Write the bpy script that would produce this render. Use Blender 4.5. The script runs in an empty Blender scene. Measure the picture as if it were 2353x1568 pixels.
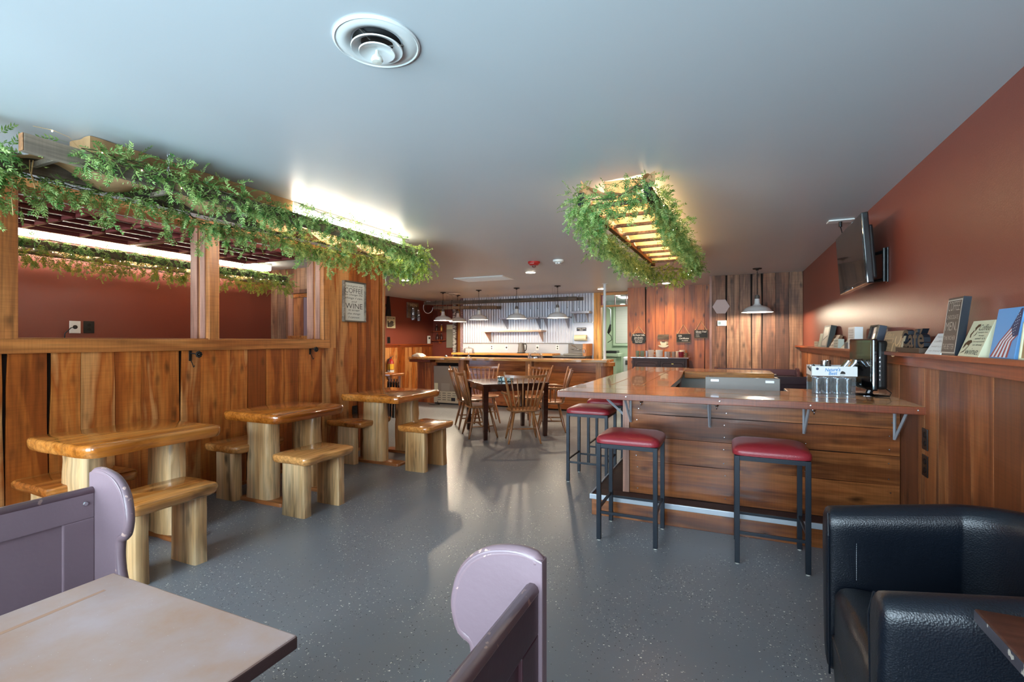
import bpy, bmesh, math, random
from mathutils import Vector, Matrix, noise
random.seed(7)
R = math.radians
PI = math.pi
col = bpy.context.scene.collection
sc = bpy.context.scene
EYE = 1.42; CEIL = 2.53; FPX = 1111.0; YAW = R(24.08)
WL = -4.38   # left partition plane
WR = 1.09    # right wall plane
# ---------------------------------------------------------------- camera
cd = bpy.data.cameras.new('camera'); cam = bpy.data.objects.new('camera', cd); col.objects.link(cam)
cd.sensor_width = 36.0; cd.lens = 36.0 * FPX / 2353.0; cd.clip_start = 0.02; cd.clip_end = 100
cam.location = (0, 0, EYE); cam.rotation_euler = (R(90), 0, YAW)
sc.camera = cam
# ---------------------------------------------------------------- colour management
sc.view_settings.view_transform = 'Standard'
sc.view_settings.look = 'None'
sc.view_settings.gamma = 1.0
sc.view_settings.use_curve_mapping = False
sc.view_settings.exposure = 1.74
# ---------------------------------------------------------------- world and daylight
w = bpy.data.worlds.new('world'); sc.world = w; w.use_nodes = True
w.node_tree.nodes['Background'].inputs[0].default_value = (0.62, 0.75, 1.0, 1)
w.node_tree.nodes['Background'].inputs[1].default_value = 1.2

def area(name, loc, rot, sx, sy, power, color, spread=180):
    l = bpy.data.lights.new(name, 'AREA'); l.shape = 'RECTANGLE'; l.size = sx; l.size_y = sy
    l.energy = power; l.color = color; l.spread = R(spread)
    o = bpy.data.objects.new(name, l); col.objects.link(o); o.location = loc; o.rotation_euler = rot
    return o
DAY = (0.70, 0.86, 1.0)
# daylight entering by the shop windows in the front wall (behind the camera) and the back room's window
area('sky_daylight', (-0.6, -3.6, 1.9), (R(84), 0, R(0)), 3.4, 2.6, 195, DAY)
area('sky_daylight', (-3.6, -3.6, 1.9), (R(84), 0, R(-8)), 3.0, 2.6, 240, DAY)
area('sky_daylight', (-6.2, -3.4, 1.9), (R(84), 0, R(-10)), 2.0, 2.4, 110, DAY)
# unseen lamps added outside, aimed upwards to brighten the ceiling like ground bounce
area('ceiling_fill', (-.6, -2.9, .15), (R(128), 0, 0), 3.4, 1.6, 330, (0.60, 0.86, 0.98))
area('ceiling_fill', (-3.8, -2.9, .15), (R(128), 0, R(-4)), 3.4, 1.6, 330, (0.60, 0.86, 0.98))

def point(name, loc, power, color, r=0.03):
    l = bpy.data.lights.new(name, 'POINT'); l.energy = power; l.color = color; l.shadow_soft_size = r
    o = bpy.data.objects.new(name, l); col.objects.link(o); o.location = loc
    return o
WARM = (1.0, 0.72, 0.42); SOFTWARM = (1.0, 0.84, 0.62)

# ---------------------------------------------------------------- photograph calibration (points on real planes)
_s, _c = math.sin(YAW), math.cos(YAW)
def ray(px, py):
    k = (px - 1176.5) / FPX
    return Vector((-_s + k * _c, _c + k * _s, (784 - py) / FPX))
def onX(px, py, X):
    r = ray(px, py); return Vector((0, 0, EYE)) + r * (X / r.x)
def onY(px, py, Y):
    r = ray(px, py); return Vector((0, 0, EYE)) + r * (Y / r.y)
def onZ(px, py, Z):
    r = ray(px, py); return Vector((0, 0, EYE)) + r * ((Z - EYE) / r.z)

# ---------------------------------------------------------------- object helpers
def link(o, parent=None):
    col.objects.link(o)
    if parent is not None: o.parent = parent
    return o
def tag(o, label=None, cat=None, group=None, kind=None):
    if label: o['label'] = label
    if cat: o['category'] = cat
    if group: o['group'] = group
    if kind: o['kind'] = kind
    return o
def thing(name, label, cat, loc=(0, 0, 0), rz=0, group=None):
    o = bpy.data.objects.new(name, None); o.empty_display_size = 0.05
    link(o); o.location = loc; o.rotation_euler = (0, 0, rz)
    return tag(o, label, cat, group)
def part(name, bm, m, parent=None, smooth=False, label=None, kind=None):
    me = bpy.data.meshes.new(name)
    if isinstance(bm, tuple):
        me.from_pydata(bm[0], [], bm[1])
    else:
        bmesh.ops.recalc_face_normals(bm, faces=bm.faces)
        bm.to_mesh(me); bm.free()
    if smooth:
        for p in me.polygons: p.use_smooth = True
        if smooth == 'auto':
            try: me.set_sharp_from_angle(angle=R(40))
            except Exception: pass
    if m is not None: me.materials.append(m)
    o = bpy.data.objects.new(name, me); link(o, parent)
    if label: o['label'] = label
    if kind: o['kind'] = kind
    return o
def struct(name, bm, m, parent=None, smooth=False):
    return part(name, bm, m, parent, smooth, kind='structure' if parent is None else None)
def copy_tree(o, parent=None, label=None):
    c = o.copy(); link(c, parent)
    for ch in list(o.children): copy_tree(ch, c)
    if label: c['label'] = label
    return c

# ---------------------------------------------------------------- mesh helpers
def nb(): return bmesh.new()
def merge(bm, tmp, M=None):
    if M is not None: bmesh.ops.transform(tmp, matrix=M, verts=tmp.verts)
    me = bpy.data.meshes.new('tmp'); tmp.to_mesh(me); tmp.free(); bm.from_mesh(me); bpy.data.meshes.remove(me)
    return bm
def box(bm, x0, x1, y0, y1, z0, z1, bev=0, M=None, seg=2):
    t = nb() if (bev or M is not None) else bm
    v = [t.verts.new((x, y, z)) for z in (z0, z1) for y in (y0, y1) for x in (x0, x1)]
    for f in ((0, 2, 3, 1), (4, 5, 7, 6), (0, 1, 5, 4), (2, 6, 7, 3), (0, 4, 6, 2), (1, 3, 7, 5)):
        t.faces.new([v[i] for i in f])
    if t is not bm:
        if bev: bmesh.ops.bevel(t, geom=list(t.edges), offset=bev, segments=seg, affect='EDGES', profile=0.6)
        merge(bm, t, M)
    return bm
def loft(bm, rings, cap=True, closed=True):
    rv = [[bm.verts.new(p) for p in r] for r in rings]
    n = len(rings[0])
    for a, b in zip(rv[:-1], rv[1:]):
        for i in range(n if closed else n - 1):
            j = (i + 1) % n
            bm.faces.new((a[i], a[j], b[j], b[i]))
    if cap and closed:
        bm.faces.new(rv[0][::-1]); bm.faces.new(rv[-1])
    return rv
def tube(bm, pts, r, seg=8, rads=None, cap=True):
    pts = [Vector(p) for p in pts]
    rings = []; up = None
    for i, p in enumerate(pts):
        a = pts[max(i - 1, 0)]; b = pts[min(i + 1, len(pts) - 1)]
        d = (b - a).normalized()
        if up is None:
            up = Vector((0, 0, 1)) if abs(d.z) < 0.9 else Vector((1, 0, 0))
        s = d.cross(up); 
        if s.length < 1e-4: s = d.cross(Vector((0, 1, 0)))
        s.normalize(); u = s.cross(d).normalized(); up = u
        rr = rads[i] if rads else r
        rings.append([p + (s * math.cos(2 * PI * k / seg) + u * math.sin(2 * PI * k / seg)) * rr for k in range(seg)])
    loft(bm, rings, cap)
    return bm
def lathe(bm, prof, seg=24, c=(0, 0, 0), cap=False, M=None):
    t = nb() if M is not None else bm
    rings = [[Vector((c[0] + r * math.cos(2 * PI * k / seg), c[1] + r * math.sin(2 * PI * k / seg), c[2] + z)) for k in range(seg)] for r, z in prof]
    loft(t, rings, cap)
    if M is not None: merge(bm, t, M)
    return bm
def prism(bm, pts, d0, d1, axis='z', bev=0, M=None):
    """extrude a 2-D polygon; axis = extrusion axis ('x': pts are (y,z), 'y': (x,z), 'z': (x,y))"""
    t = nb()
    def P(p, d):
        return {'x': (d, p[0], p[1]), 'y': (p[0], d, p[1]), 'z': (p[0], p[1], d)}[axis]
    a = [t.verts.new(P(p, d0)) for p in pts]; b = [t.verts.new(P(p, d1)) for p in pts]
    t.faces.new(a); t.faces.new(b[::-1])
    n = len(pts)
    for i in range(n): t.faces.new((a[i], a[(i + 1) % n], b[(i + 1) % n], b[i]))
    if bev:
        bmesh.ops.recalc_face_normals(t, faces=t.faces)
        es = [e for e in t.edges if e.calc_face_angle(0) > R(50)]
        bmesh.ops.bevel(t, geom=es, offset=bev, segments=2, affect='EDGES', profile=0.6)
    merge(bm, t, M)
    return bm
def nz(x, y=0., z=0.): return noise.noise(Vector((x, y, z)))
def rect_outline(x0, x1, y0, y1, rad=0.05, n=7, wob=0.006, seed=0.0):
    """a rounded rectangle with slightly wandering sides, counter-clockwise"""
    pts = []
    cs = [(x1 - rad, y0 + rad, -90), (x1 - rad, y1 - rad, 0), (x0 + rad, y1 - rad, 90), (x0 + rad, y0 + rad, 180)]
    for i, (cx, cy, a0) in enumerate(cs):
        for k in range(4):
            a = R(a0 + 30 * k); pts.append(Vector((cx + rad * math.cos(a), cy + rad * math.sin(a))))
        nx = cs[(i + 1) % 4]; a1 = R(a0 + 90)
        p = Vector((cx + rad * math.cos(a1), cy + rad * math.sin(a1)))
        q = Vector((nx[0] + rad * math.cos(a1), nx[1] + rad * math.sin(a1)))
        for k in range(1, n): pts.append(p.lerp(q, k / n))
    c = Vector(((x0 + x1) / 2, (y0 + y1) / 2))
    out = []
    for p in pts:
        d = (p - c).normalized()
        out.append(p + d * wob * (nz(p.x * 7 + seed, p.y * 7, seed) * 1.6 + nz(p.x * 19 + seed, p.y * 19, 3) * .6))
    return out
def slab(bm, outline, z0, z1, rnd=0.02, under=0.03, seed=0.0, wob=0.0, M=None):
    """thick board with softly rounded live edges"""
    c = Vector((sum(p.x for p in outline) / len(outline), sum(p.y for p in outline) / len(outline)))
    h = z1 - z0
    prof = [(rnd, z1), (rnd * .4, z1 - rnd * .25), (0, z1 - rnd), (under * .15, z0 + h * .35), (under * .6, z0 + h * .1), (under, z0)]
    rings = []
    for ins, z in prof:
        ring = []
        for i, p in enumerate(outline):
            d = (c - p).normalized()
            e = ins * 1.1 + (wob * nz(p.x * 11 + seed, p.y * 11, z * 14) if z < z1 - 0.001 else 0)
            ring.append(Vector((p.x + d.x * e, p.y + d.y * e, z)))
        rings.append(ring)
    t = nb(); loft(t, rings); merge(bm, t, M)
    return bm
def disc_pts(r, n=24, cx=0, cy=0, a0=0):
    return [(cx + r * math.cos(a0 + 2 * PI * k / n), cy + r * math.sin(a0 + 2 * PI * k / n)) for k in range(n)]

# frames for flat lettering and signs: origin, u (reading direction), v (up), n (towards the reader)
def frameM(o, u, v):
    u = Vector(u).normalized(); v = Vector(v).normalized(); n = u.cross(v)
    return Matrix(((u.x, v.x, n.x, o[0]), (u.y, v.y, n.y, o[1]), (u.z, v.z, n.z, o[2]), (0, 0, 0, 1)))
def text_bm(bm, s, w, h, M, shear=0.0, thick=0.0008, fit='box', bold=0.0):
    """lettering s filling a box w x h centred on the frame's origin"""
    cu = bpy.data.curves.new('txt', 'FONT'); cu.body = s; cu.size = 1; cu.align_x = 'CENTER'; cu.shear = shear
    cu.resolution_u = 3; cu.offset = bold
    o = bpy.data.objects.new('txt', cu)
    me = o.to_mesh()
    vs = [v.co.copy() for v in me.vertices]
    if not vs:
        o.to_mesh_clear(); bpy.data.objects.remove(o); return bm
    x0 = min(v.x for v in vs); x1 = max(v.x for v in vs); y0 = min(v.y for v in vs); y1 = max(v.y for v in vs)
    sx = w / max(x1 - x0, 1e-6); sy = h / max(y1 - y0, 1e-6)
    if fit == 'keep': sx = sy = min(sx, sy)
    base = len(bm.verts)
    nv = [bm.verts.new(M @ Vector(((v.x - (x0 + x1) / 2) * sx, (v.y - (y0 + y1) / 2) * sy, thick))) for v in vs]
    for p in me.polygons:
        try: bm.faces.new([nv[i] for i in p.vertices])
        except ValueError: pass
    o.to_mesh_clear(); bpy.data.objects.remove(o); bpy.data.curves.remove(cu)
    return bm
# ---------------------------------------------------------------- materials
def mk(name):
    m = bpy.data.materials.new(name); m.use_nodes = True
    nt = m.node_tree; b = nt.nodes['Principled BSDF']
    return m, nt, b
def srgb(r, g, b):
    f = lambda c: (c / 255 / 12.92) if c / 255 <= 0.04045 else ((c / 255 + 0.055) / 1.055) ** 2.4
    return (f(r), f(g), f(b), 1)
def flat(name, c, rough=0.5, metal=0.0, bump=0.0, bscale=200, coat=0, alpha=None, trans=0, var=0.0, spec=0.5, ior=None):
    m, nt, b = mk(name); N = nt.nodes; L = nt.links
    b.inputs['Base Color'].default_value = c; b.inputs['Roughness'].default_value = rough
    b.inputs['Metallic'].default_value = metal; b.inputs['Coat Weight'].default_value = coat
    b.inputs['Specular IOR Level'].default_value = spec
    if trans: b.inputs['Transmission Weight'].default_value = trans
    if ior: b.inputs['IOR'].default_value = ior
    if bump or var:
        tc = N.new('ShaderNodeTexCoord'); n = N.new('ShaderNodeTexNoise'); n.inputs['Scale'].default_value = bscale
        n.inputs['Detail'].default_value = 4
        L.new(tc.outputs['Object'], n.inputs['Vector'])
        if bump:
            bp = N.new('ShaderNodeBump'); bp.inputs['Strength'].default_value = bump; bp.inputs['Distance'].default_value = 0.002
            L.new(n.outputs['Fac'], bp.inputs['Height']); L.new(bp.outputs['Normal'], b.inputs['Normal'])
        if var:
            n2 = N.new('ShaderNodeTexNoise'); n2.inputs['Scale'].default_value = 6; n2.inputs['Detail'].default_value = 5
            L.new(tc.outputs['Object'], n2.inputs['Vector'])
            mx = N.new('ShaderNodeMix'); mx.data_type = 'RGBA'
            mx.inputs['A'].default_value = tuple(x * (1 - var) for x in c[:3]) + (1,)
            mx.inputs['B'].default_value = tuple(min(1, x * (1 + var)) for x in c[:3]) + (1,)
            L.new(n2.outputs['Fac'], mx.inputs['Factor']); L.new(mx.outputs['Result'], b.inputs['Base Color'])
    return m
def emit(name, c, s):
    m, nt, b = mk(name)
    b.inputs['Base Color'].default_value = c; b.inputs['Emission Color'].default_value = c; b.inputs['Emission Strength'].default_value = s
    return m
def glass(name, tint=(1, 1, 1, 1), rough=0.02, amount=0.12):
    """thin clear glass: mostly transparent with a glossy skin"""
    m, nt, b = mk(name); N = nt.nodes; L = nt.links
    out = N['Material Output']; N.remove(b)
    t = N.new('ShaderNodeBsdfTransparent'); t.inputs[0].default_value = tint
    g = N.new('ShaderNodeBsdfGlossy'); g.inputs['Roughness'].default_value = rough
    lw = N.new('ShaderNodeLayerWeight'); lw.inputs['Blend'].default_value = 0.35
    mp = N.new('ShaderNodeMath'); mp.operation = 'MULTIPLY_ADD'; mp.inputs[1].default_value = 0.6; mp.inputs[2].default_value = amount
    mx = N.new('ShaderNodeMixShader')
    L.new(lw.outputs['Fresnel'], mp.inputs[0]); L.new(mp.outputs[0], mx.inputs[0]); L.new(t.outputs[0], mx.inputs[1]); L.new(g.outputs[0], mx.inputs[2])
    L.new(mx.outputs[0], out.inputs[0])
    return m
def wood(name, cols, axis='Z', scale=1.0, rough=0.38, coat=0.0, coat_rough=0.08, saw=0.25, knots=0.5, grain=1.0, pos=None, streak=0.5, val=0.3, rvar=True, sr=(0.30, 0.45)):
    """sawn timber: per-board tone, long grain, knots, cross saw marks. cols = list of sRGB tuples"""
    m, nt, b = mk(name); N = nt.nodes; L = nt.links
    tc = N.new('ShaderNodeTexCoord'); oi = N.new('ShaderNodeObjectInfo')
    sv = N.new('ShaderNodeVectorMath'); sv.operation = 'SCALE'
    comb = N.new('ShaderNodeCombineXYZ')
    for i, k in enumerate((13.7, 7.3, 29.1)):
        mm = N.new('ShaderNodeMath'); mm.operation = 'MULTIPLY'; mm.inputs[1].default_value = k
        L.new(oi.outputs['Random'], mm.inputs[0]); L.new(mm.outputs[0], comb.inputs[i])
    ad = N.new('ShaderNodeVectorMath'); ad.operation = 'ADD'
    L.new(tc.outputs['Object'], ad.inputs[0]); L.new(comb.outputs[0], ad.inputs[1])
    def mapped(across, along):
        mp = N.new('ShaderNodeMapping')
        s = [across * scale] * 3; s['XYZ'.index(axis)] = along * scale
        mp.inputs['Scale'].default_value = s
        L.new(ad.outputs[0], mp.inputs['Vector']); return mp
    def noi(mp, sc_, det, dist=0.0, rgh=0.55):
        n = N.new('ShaderNodeTexNoise'); n.inputs['Scale'].default_value = sc_; n.inputs['Detail'].default_value = det
        n.inputs['Distortion'].default_value = dist; n.inputs['Roughness'].default_value = rgh
        L.new(mp.outputs[0], n.inputs['Vector']); return n
    # cathedral figure
    n1 = noi(mapped(6, 0.9), 1.0, 3, 0.6)
    rp = N.new('ShaderNodeValToRGB'); e = rp.color_ramp
    cs = [srgb(*c) for c in cols]
    ps = pos or [0.3 + 0.4 * i / max(1, len(cs) - 1) for i in range(len(cs))]
    e.elements[0].position = ps[0]; e.elements[0].color = cs[0]
    e.elements[1].position = ps[-1]; e.elements[1].color = cs[-1]
    for p, c in list(zip(ps, cs))[1:-1]:
        el = e.elements.new(p); el.color = c
    # per board shift
    if rvar:
        sh = N.new('ShaderNodeMath'); sh.operation = 'MULTIPLY_ADD'; sh.inputs[1].default_value = val; sh.inputs[2].default_value = -val / 2
        L.new(oi.outputs['Random'], sh.inputs[0])
        a2 = N.new('ShaderNodeMath'); a2.operation = 'ADD'; L.new(n1.outputs['Fac'], a2.inputs[0]); L.new(sh.outputs[0], a2.inputs[1])
        L.new(a2.outputs[0], rp.inputs[0])
    else: L.new(n1.outputs['Fac'], rp.inputs[0])
    cur = rp.outputs[0]
    def mult(cur, fac_out, lo, hi, fmin, fmax, amount=1.0):
        mr = N.new('ShaderNodeMapRange'); mr.inputs[1].default_value = fmin; mr.inputs[2].default_value = fmax
        mr.inputs[3].default_value = lo; mr.inputs[4].default_value = hi
        L.new(fac_out, mr.inputs[0])
        mx = N.new('ShaderNodeMix'); mx.data_type = 'RGBA'; mx.blend_type = 'MULTIPLY'; mx.inputs['Factor'].default_value = amount
        L.new(cur, mx.inputs['A']); L.new(mr.outputs[0], mx.inputs['B'])
        return mx.outputs['Result']
    n2 = noi(mapped(55, 1.6), 1.0, 5, 0.3)
    cur = mult(cur, n2.outputs['Fac'], 1 - 0.45 * grain, 1.12, 0.3, 0.62)
    # dark mineral streaks
    n3 = noi(mapped(9, 0.7), 1.0, 4, 1.2)
    cur = mult(cur, n3.outputs['Fac'], 1 - 0.7 * min(1, streak), 1.0, sr[0], sr[1])
    # knots
    kmp = mapped(8.0, 3.4)
    vo = N.new('ShaderNodeTexVoronoi'); vo.inputs['Scale'].default_value = 1.0; vo.inputs['Randomness'].default_value = 1.0
    kd = N.new('ShaderNodeVectorMath'); kd.operation = 'ADD'
    kn = noi(mapped(14, 8), 1.0, 2)
    ks = N.new('ShaderNodeVectorMath'); ks.operation = 'SCALE'; ks.inputs['Scale'].default_value = 0.16
    L.new(kn.outputs['Color'], ks.inputs[0]); L.new(kmp.outputs[0], kd.inputs[0]); L.new(ks.outputs[0], kd.inputs[1]); L.new(kd.outputs[0], vo.inputs['Vector'])
    cur = mult(cur, vo.outputs['Distance'], 1 - 0.85 * knots, 1.0, 0.05, 0.24)
    # cross saw marks
    hgt = n2.outputs['Fac']
    if saw > 0:
        sn = noi(mapped(3, 130), 1.0, 2, 0.15)
        cur = mult(cur, sn.outputs['Fac'], 1 - 0.17 * min(1, saw * 1.6), 1.03, 0.35, 0.6)
        ha = N.new('ShaderNodeMath'); ha.operation = 'MULTIPLY_ADD'; ha.inputs[1].default_value = saw
        L.new(sn.outputs['Fac'], ha.inputs[0]); L.new(n2.outputs['Fac'], ha.inputs[2]); hgt = ha.outputs[0]
    bp = N.new('ShaderNodeBump'); bp.inputs['Strength'].default_value = 0.18 + 0.3 * saw; bp.inputs['Distance'].default_value = 0.0015
    L.new(hgt, bp.inputs['Height']); L.new(bp.outputs['Normal'], b.inputs['Normal'])
    L.new(cur, b.inputs['Base Color'])
    b.inputs['Roughness'].default_value = rough
    b.inputs['Coat Weight'].default_value = coat; b.inputs['Coat Roughness'].default_value = coat_rough
    return m
def paint(name, c, rough=0.4, chips=None, chip_amt=0.0, bscale=90, bump=0.12, blot=0.08, c2=None):
    """painted surface; chips = colour showing through on worn spots"""
    m, nt, b = mk(name); N = nt.nodes; L = nt.links
    tc = N.new('ShaderNodeTexCoord')
    n = N.new('ShaderNodeTexNoise'); n.inputs['Scale'].default_value = 1.7; n.inputs['Detail'].default_value = 6
    L.new(tc.outputs['Object'], n.inputs['Vector'])
    mx = N.new('ShaderNodeMix'); mx.data_type = 'RGBA'
    k = c2 or tuple(min(1, x * (1 + blot)) for x in c[:3]) + (1,)
    mx.inputs['A'].default_value = tuple(x * (1 - blot) for x in c[:3]) + (1,); mx.inputs['B'].default_value = k
    L.new(n.outputs['Fac'], mx.inputs['Factor']); cur = mx.outputs['Result']
    if chips:
        v = N.new('ShaderNodeTexNoise'); v.inputs['Scale'].default_value = 34; v.inputs['Detail'].default_value = 5
        L.new(tc.outputs['Object'], v.inputs['Vector'])
        g = N.new('ShaderNodeNewGeometry')
        mr = N.new('ShaderNodeMapRange'); mr.inputs[1].default_value = 0.66 - chip_amt; mr.inputs[2].default_value = 0.68 - chip_amt
        L.new(v.outputs['Fac'], mr.inputs[0])
        m2 = N.new('ShaderNodeMix'); m2.data_type = 'RGBA'; m2.inputs['B'].default_value = chips
        L.new(mr.outputs[0], m2.inputs['Factor']); L.new(cur, m2.inputs['A']); cur = m2.outputs['Result']
    L.new(cur, b.inputs['Base Color']); b.inputs['Roughness'].default_value = rough
    n4 = N.new('ShaderNodeTexNoise'); n4.inputs['Scale'].default_value = bscale; n4.inputs['Detail'].default_value = 3
    L.new(tc.outputs['Object'], n4.inputs['Vector'])
    bp = N.new('ShaderNodeBump'); bp.inputs['Strength'].default_value = bump; bp.inputs['Distance'].default_value = 0.002
    L.new(n4.outputs['Fac'], bp.inputs['Height']); L.new(bp.outputs['Normal'], b.inputs['Normal'])
    return m
def floor_mat():
    m, nt, b = mk('speckled_floor_coating'); N = nt.nodes; L = nt.links
    tc = N.new('ShaderNodeTexCoord')
    n = N.new('ShaderNodeTexNoise'); n.inputs['Scale'].default_value = 0.9; n.inputs['Detail'].default_value = 6
    L.new(tc.outputs['Object'], n.inputs['Vector'])
    mx = N.new('ShaderNodeMix'); mx.data_type = 'RGBA'
    mx.inputs['A'].default_value = srgb(105, 111, 118); mx.inputs['B'].default_value = srgb(132, 136, 141)
    L.new(n.outputs['Fac'], mx.inputs['Factor']); cur = mx.outputs['Result']
    dn = N.new('ShaderNodeTexNoise'); dn.inputs['Scale'].default_value = 2.3; dn.inputs['Detail'].default_value = 3
    L.new(tc.outputs['Object'], dn.inputs['Vector'])
    dz = N.new('ShaderNodeTexNoise'); dz.inputs['Scale'].default_value = 160
    L.new(tc.outputs['Object'], dz.inputs['Vector'])
    dsc = N.new('ShaderNodeVectorMath'); dsc.operation = 'SCALE'; dsc.inputs['Scale'].default_value = 0.012
    L.new(dz.outputs['Color'], dsc.inputs[0])
    dad = N.new('ShaderNodeVectorMath'); dad.operation = 'ADD'; L.new(tc.outputs['Object'], dad.inputs[0]); L.new(dsc.outputs[0], dad.inputs[1])
    for sc_, colr, thr, size in ((80, srgb(235, 234, 225), 0.66, 0.30), (130, srgb(215, 212, 204), 0.62, 0.28), (95, srgb(18, 20, 24), 0.60, 0.28)):
        v = N.new('ShaderNodeTexVoronoi'); v.inputs['Scale'].default_value = sc_
        L.new(dad.outputs[0], v.inputs['Vector'])
        lt = N.new('ShaderNodeMath'); lt.operation = 'LESS_THAN'; lt.inputs[1].default_value = size; L.new(v.outputs['Distance'], lt.inputs[0])
        # only some cells carry a flake
        sp = N.new('ShaderNodeSeparateColor'); L.new(v.outputs['Color'], sp.inputs[0])
        ad = N.new('ShaderNodeMath'); ad.operation = 'MULTIPLY_ADD'; ad.inputs[1].default_value = 0.55
        L.new(dn.outputs['Fac'], ad.inputs[0]); L.new(sp.outputs[0], ad.inputs[2])
        gt = N.new('ShaderNodeMath'); gt.operation = 'GREATER_THAN'; gt.inputs[1].default_value = thr + 0.58; L.new(ad.outputs[0], gt.inputs[0])
        mu = N.new('ShaderNodeMath'); mu.operation = 'MULTIPLY'; L.new(lt.outputs[0], mu.inputs[0]); L.new(gt.outputs[0], mu.inputs[1])
        m2 = N.new('ShaderNodeMix'); m2.data_type = 'RGBA'; m2.inputs['B'].default_value = colr
        L.new(mu.outputs[0], m2.inputs['Factor']); L.new(cur, m2.inputs['A']); cur = m2.outputs['Result']
    L.new(cur, b.inputs['Base Color'])
    rn = N.new('ShaderNodeMapRange'); rn.inputs[3].default_value = 0.26; rn.inputs[4].default_value = 0.42; L.new(n.outputs['Fac'], rn.inputs[0])
    L.new(rn.outputs[0], b.inputs['Roughness'])
    bn = N.new('ShaderNodeTexNoise'); bn.inputs['Scale'].default_value = 45; bn.inputs['Detail'].default_value = 3; L.new(tc.outputs['Object'], bn.inputs['Vector'])
    bp = N.new('ShaderNodeBump'); bp.inputs['Strength'].default_value = 0.10; bp.inputs['Distance'].default_value = 0.003
    L.new(bn.outputs['Fac'], bp.inputs['Height']); L.new(bp.outputs['Normal'], b.inputs['Normal'])
    return m
def leaf_mat(name, a, bcol):
    m, nt, b = mk(name); N = nt.nodes; L = nt.links
    tc = N.new('ShaderNodeTexCoord'); n = N.new('ShaderNodeTexNoise'); n.inputs['Scale'].default_value = 22; n.inputs['Detail'].default_value = 3
    L.new(tc.outputs['Object'], n.inputs['Vector'])
    rp = N.new('ShaderNodeValToRGB'); rp.color_ramp.elements[0].position = 0.35; rp.color_ramp.elements[1].position = 0.66
    rp.color_ramp.elements[0].color = a; rp.color_ramp.elements[1].color = bcol
    L.new(n.outputs['Fac'], rp.inputs[0])
    L.new(rp.outputs[0], b.inputs['Base Color']); b.inputs['Roughness'].default_value = 0.45
    out = N['Material Output']; tr = N.new('ShaderNodeBsdfTranslucent'); L.new(rp.outputs[0], tr.inputs[0])
    ms = N.new('ShaderNodeMixShader'); ms.inputs[0].default_value = 0.35
    L.new(b.outputs[0], ms.inputs[1]); L.new(tr.outputs[0], ms.inputs[2]); L.new(ms.outputs[0], out.inputs[0])
    return m
def cloth_mat(name, c, trans=0.4, weave=420):
    m, nt, b = mk(name); N = nt.nodes; L = nt.links
    tc = N.new('ShaderNodeTexCoord')
    n = N.new('ShaderNodeTexNoise'); n.inputs['Scale'].default_value = 30; n.inputs['Detail'].default_value = 4; L.new(tc.outputs['Object'], n.inputs['Vector'])
    mx = N.new('ShaderNodeMix'); mx.data_type = 'RGBA'; mx.inputs['A'].default_value = tuple(x * .75 for x in c[:3]) + (1,); mx.inputs['B'].default_value = tuple(min(1, x * 1.15) for x in c[:3]) + (1,)
    L.new(n.outputs['Fac'], mx.inputs['Factor']); L.new(mx.outputs['Result'], b.inputs['Base Color']); b.inputs['Roughness'].default_value = 0.9
    wv = N.new('ShaderNodeTexNoise'); wv.inputs['Scale'].default_value = weave; L.new(tc.outputs['Object'], wv.inputs['Vector'])
    bp = N.new('ShaderNodeBump'); bp.inputs['Strength'].default_value = 0.4; bp.inputs['Distance'].default_value = 0.001
    L.new(wv.outputs['Fac'], bp.inputs['Height']); L.new(bp.outputs['Normal'], b.inputs['Normal'])
    out = N['Material Output']; tr = N.new('ShaderNodeBsdfTranslucent'); L.new(mx.outputs['Result'], tr.inputs[0])
    ms = N.new('ShaderNodeMixShader'); ms.inputs[0].default_value = trans
    L.new(b.outputs[0], ms.inputs[1]); L.new(tr.outputs[0], ms.inputs[2]); L.new(ms.outputs[0], out.inputs[0])
    return m
def leather(name, c, rough=0.28):
    m, nt, b = mk(name); N = nt.nodes; L = nt.links
    b.inputs['Base Color'].default_value = c; b.inputs['Roughness'].default_value = rough; b.inputs['Specular IOR Level'].default_value = 0.6
    tc = N.new('ShaderNodeTexCoord')
    v = N.new('ShaderNodeTexVoronoi'); v.inputs['Scale'].default_value = 210; L.new(tc.outputs['Object'], v.inputs['Vector'])
    n = N.new('ShaderNodeTexNoise'); n.inputs['Scale'].default_value = 9; n.inputs['Detail'].default_value = 3; L.new(tc.outputs['Object'], n.inputs['Vector'])
    ad = N.new('ShaderNodeMath'); ad.operation = 'MULTIPLY_ADD'; ad.inputs[1].default_value = 2.5; L.new(n.outputs['Fac'], ad.inputs[0]); L.new(v.outputs['Distance'], ad.inputs[2])
    bp = N.new('ShaderNodeBump'); bp.inputs['Strength'].default_value = 0.35; bp.inputs['Distance'].default_value = 0.0016
    L.new(ad.outputs[0], bp.inputs['Height']); L.new(bp.outputs['Normal'], b.inputs['Normal'])
    return m

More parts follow.
